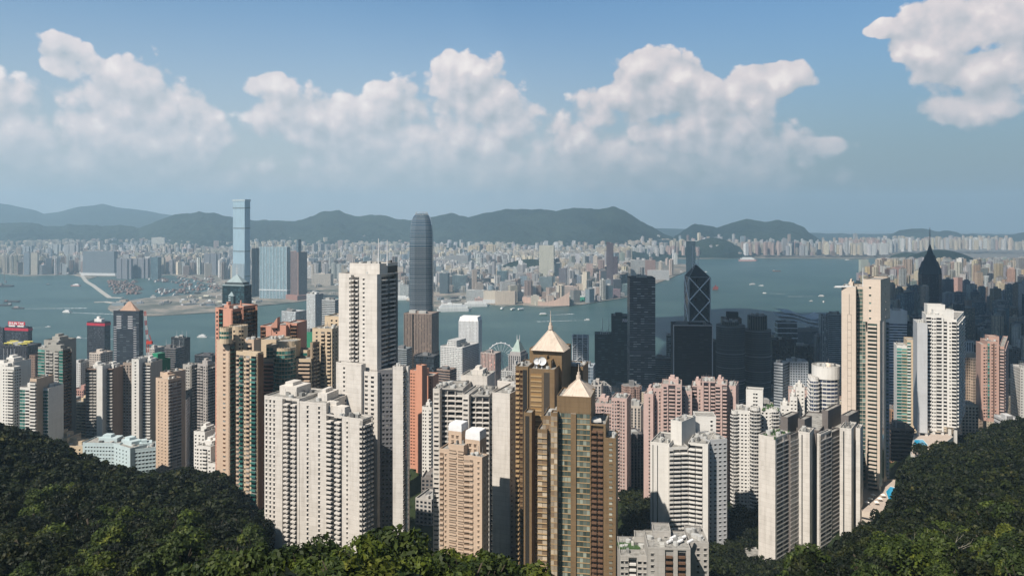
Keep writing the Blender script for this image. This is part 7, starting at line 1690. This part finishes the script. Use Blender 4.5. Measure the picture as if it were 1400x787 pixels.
vis_t = [(t[3] / t[1], i) for i, t in enumerate(TR) if -8 < t[5] < 1408 and HY + (CH - t[2] - 8 * t[3]) / t[1] * F < 784]
vis_t.sort(reverse=True); near = set(i for _, i in vis_t[:300]); rest_v = []
VC = [crown(300 + k, 4.4, 8.0, 420, .72, 11) for k in range(10)]
for i, (x, y, g, s, a, px) in enumerate(TR):
    py = HY + (CH - g - 8) / y * F
    if i in near:
        zn = zone_of(px, py); bright = 225 < px < 850 and y < 200; size = 'large' if s > 1.08 else ('small' if s < .85 else 'mid-sized')
        side = f'{size} {"bright" if bright else "dark"} green broadleaf tree in the {zn}'
        r = empty('broadleaf_tree', (x, y, g), side, 'tree', f'{size} {"bright" if bright else "dark"} green trees of the {zn}'); r.rotation_euler.z = a; r.scale = (s, s, s * (.95 + .1 * (i % 3)))
        for nm, me in (('trunk', trunks[i % 4]), ('crown', brt_c[i % 4] if bright else near_c[i % NV])):
            o = bpy.data.objects.new(nm, me); COL.objects.link(o); o.parent = r
    else:
        v = VC[i % 10] * s; c, s_ = math.cos(a), math.sin(a); rest_v.append(np.stack([v[:, 0] * c - v[:, 1] * s_ + x, v[:, 0] * s_ + v[:, 1] * c + y, v[:, 2] + g], 1))
wo_ = bpy.data.objects.new('woodland', qmesh('woodland', np.concatenate(rest_v), LEAF)); COL.objects.link(wo_); wo_['kind'] = 'stuff'
print('trees', len(TR), 'near', len(near))
# bare tree on the right-hand slope
def bare(px, py, D, H):
    x = wx(px, D); g = ground(x, D); r = empty('bare_tree', (x, D, g), 'pale leafless tree with spreading white branches on the right-hand wooded slope', 'tree'); rr = random.Random(3); mt = plain((.42, .38, .30), .8)
    top = Vector((0, 0, H)); m = MB(); m.bar((0, 0, -2), top, .28, 6, r2=.2); m.build('trunk', mt, r)
    for k in range(9):
        m = MB(); a = k * .75; p = Vector((0, 0, H * (.75 + .03 * k))); d = Vector((math.cos(a), math.sin(a), .35)).normalized(); rad = .14
        for q in range(5):
            e = p + d * rr.uniform(1.1, 2.2); m.bar(p, e, rad, 5, r2=rad * .75); 
            if q > 1: sd_ = (d + Vector((rr.uniform(-1, 1), rr.uniform(-1, 1), rr.uniform(0, 1)))).normalized(); m.bar(e, e + sd_ * 1.6, rad * .5, 4, r2=.02)
            p = e; rad *= .72; d = (d + Vector((rr.uniform(-.4, .4), rr.uniform(-.4, .4), rr.uniform(-.15, .35)))).normalized()
        m.build('branch', mt, r)
bare(1288, 745, 225, 10.5)
# ------------------------------------------------------------------ overhead clouds and the air
cloud('cloud', [(980, 2450, 560, 850), (1400, 2350, 900, 800), (420, 1650, 230, 480), (900, 1500, 600, 420), (2100, 1900, 700, 600)], 1500, 1)
cloud('cloud', [(-165, 262, 62, 66), (-245, 345, 72, 66), (-330, 440, 80, 60)], 1450, 2)
hm = MB(); hm.box(-14000, 14000, -400, 24000, -6, 1050, bot=True)
mh, N = newmat('haze_air')
pv = N.n('ShaderNodeVolumePrincipled', ins={'Color': (.55, .80, 1.0, 1), 'Density': 7.0e-5, 'Anisotropy': 0.1})
oo = N.n('ShaderNodeOutputMaterial'); N.t.links.new(pv.outputs[0], oo.inputs['Volume'])
hz_o = hm.build('haze', mh, kind='stuff')
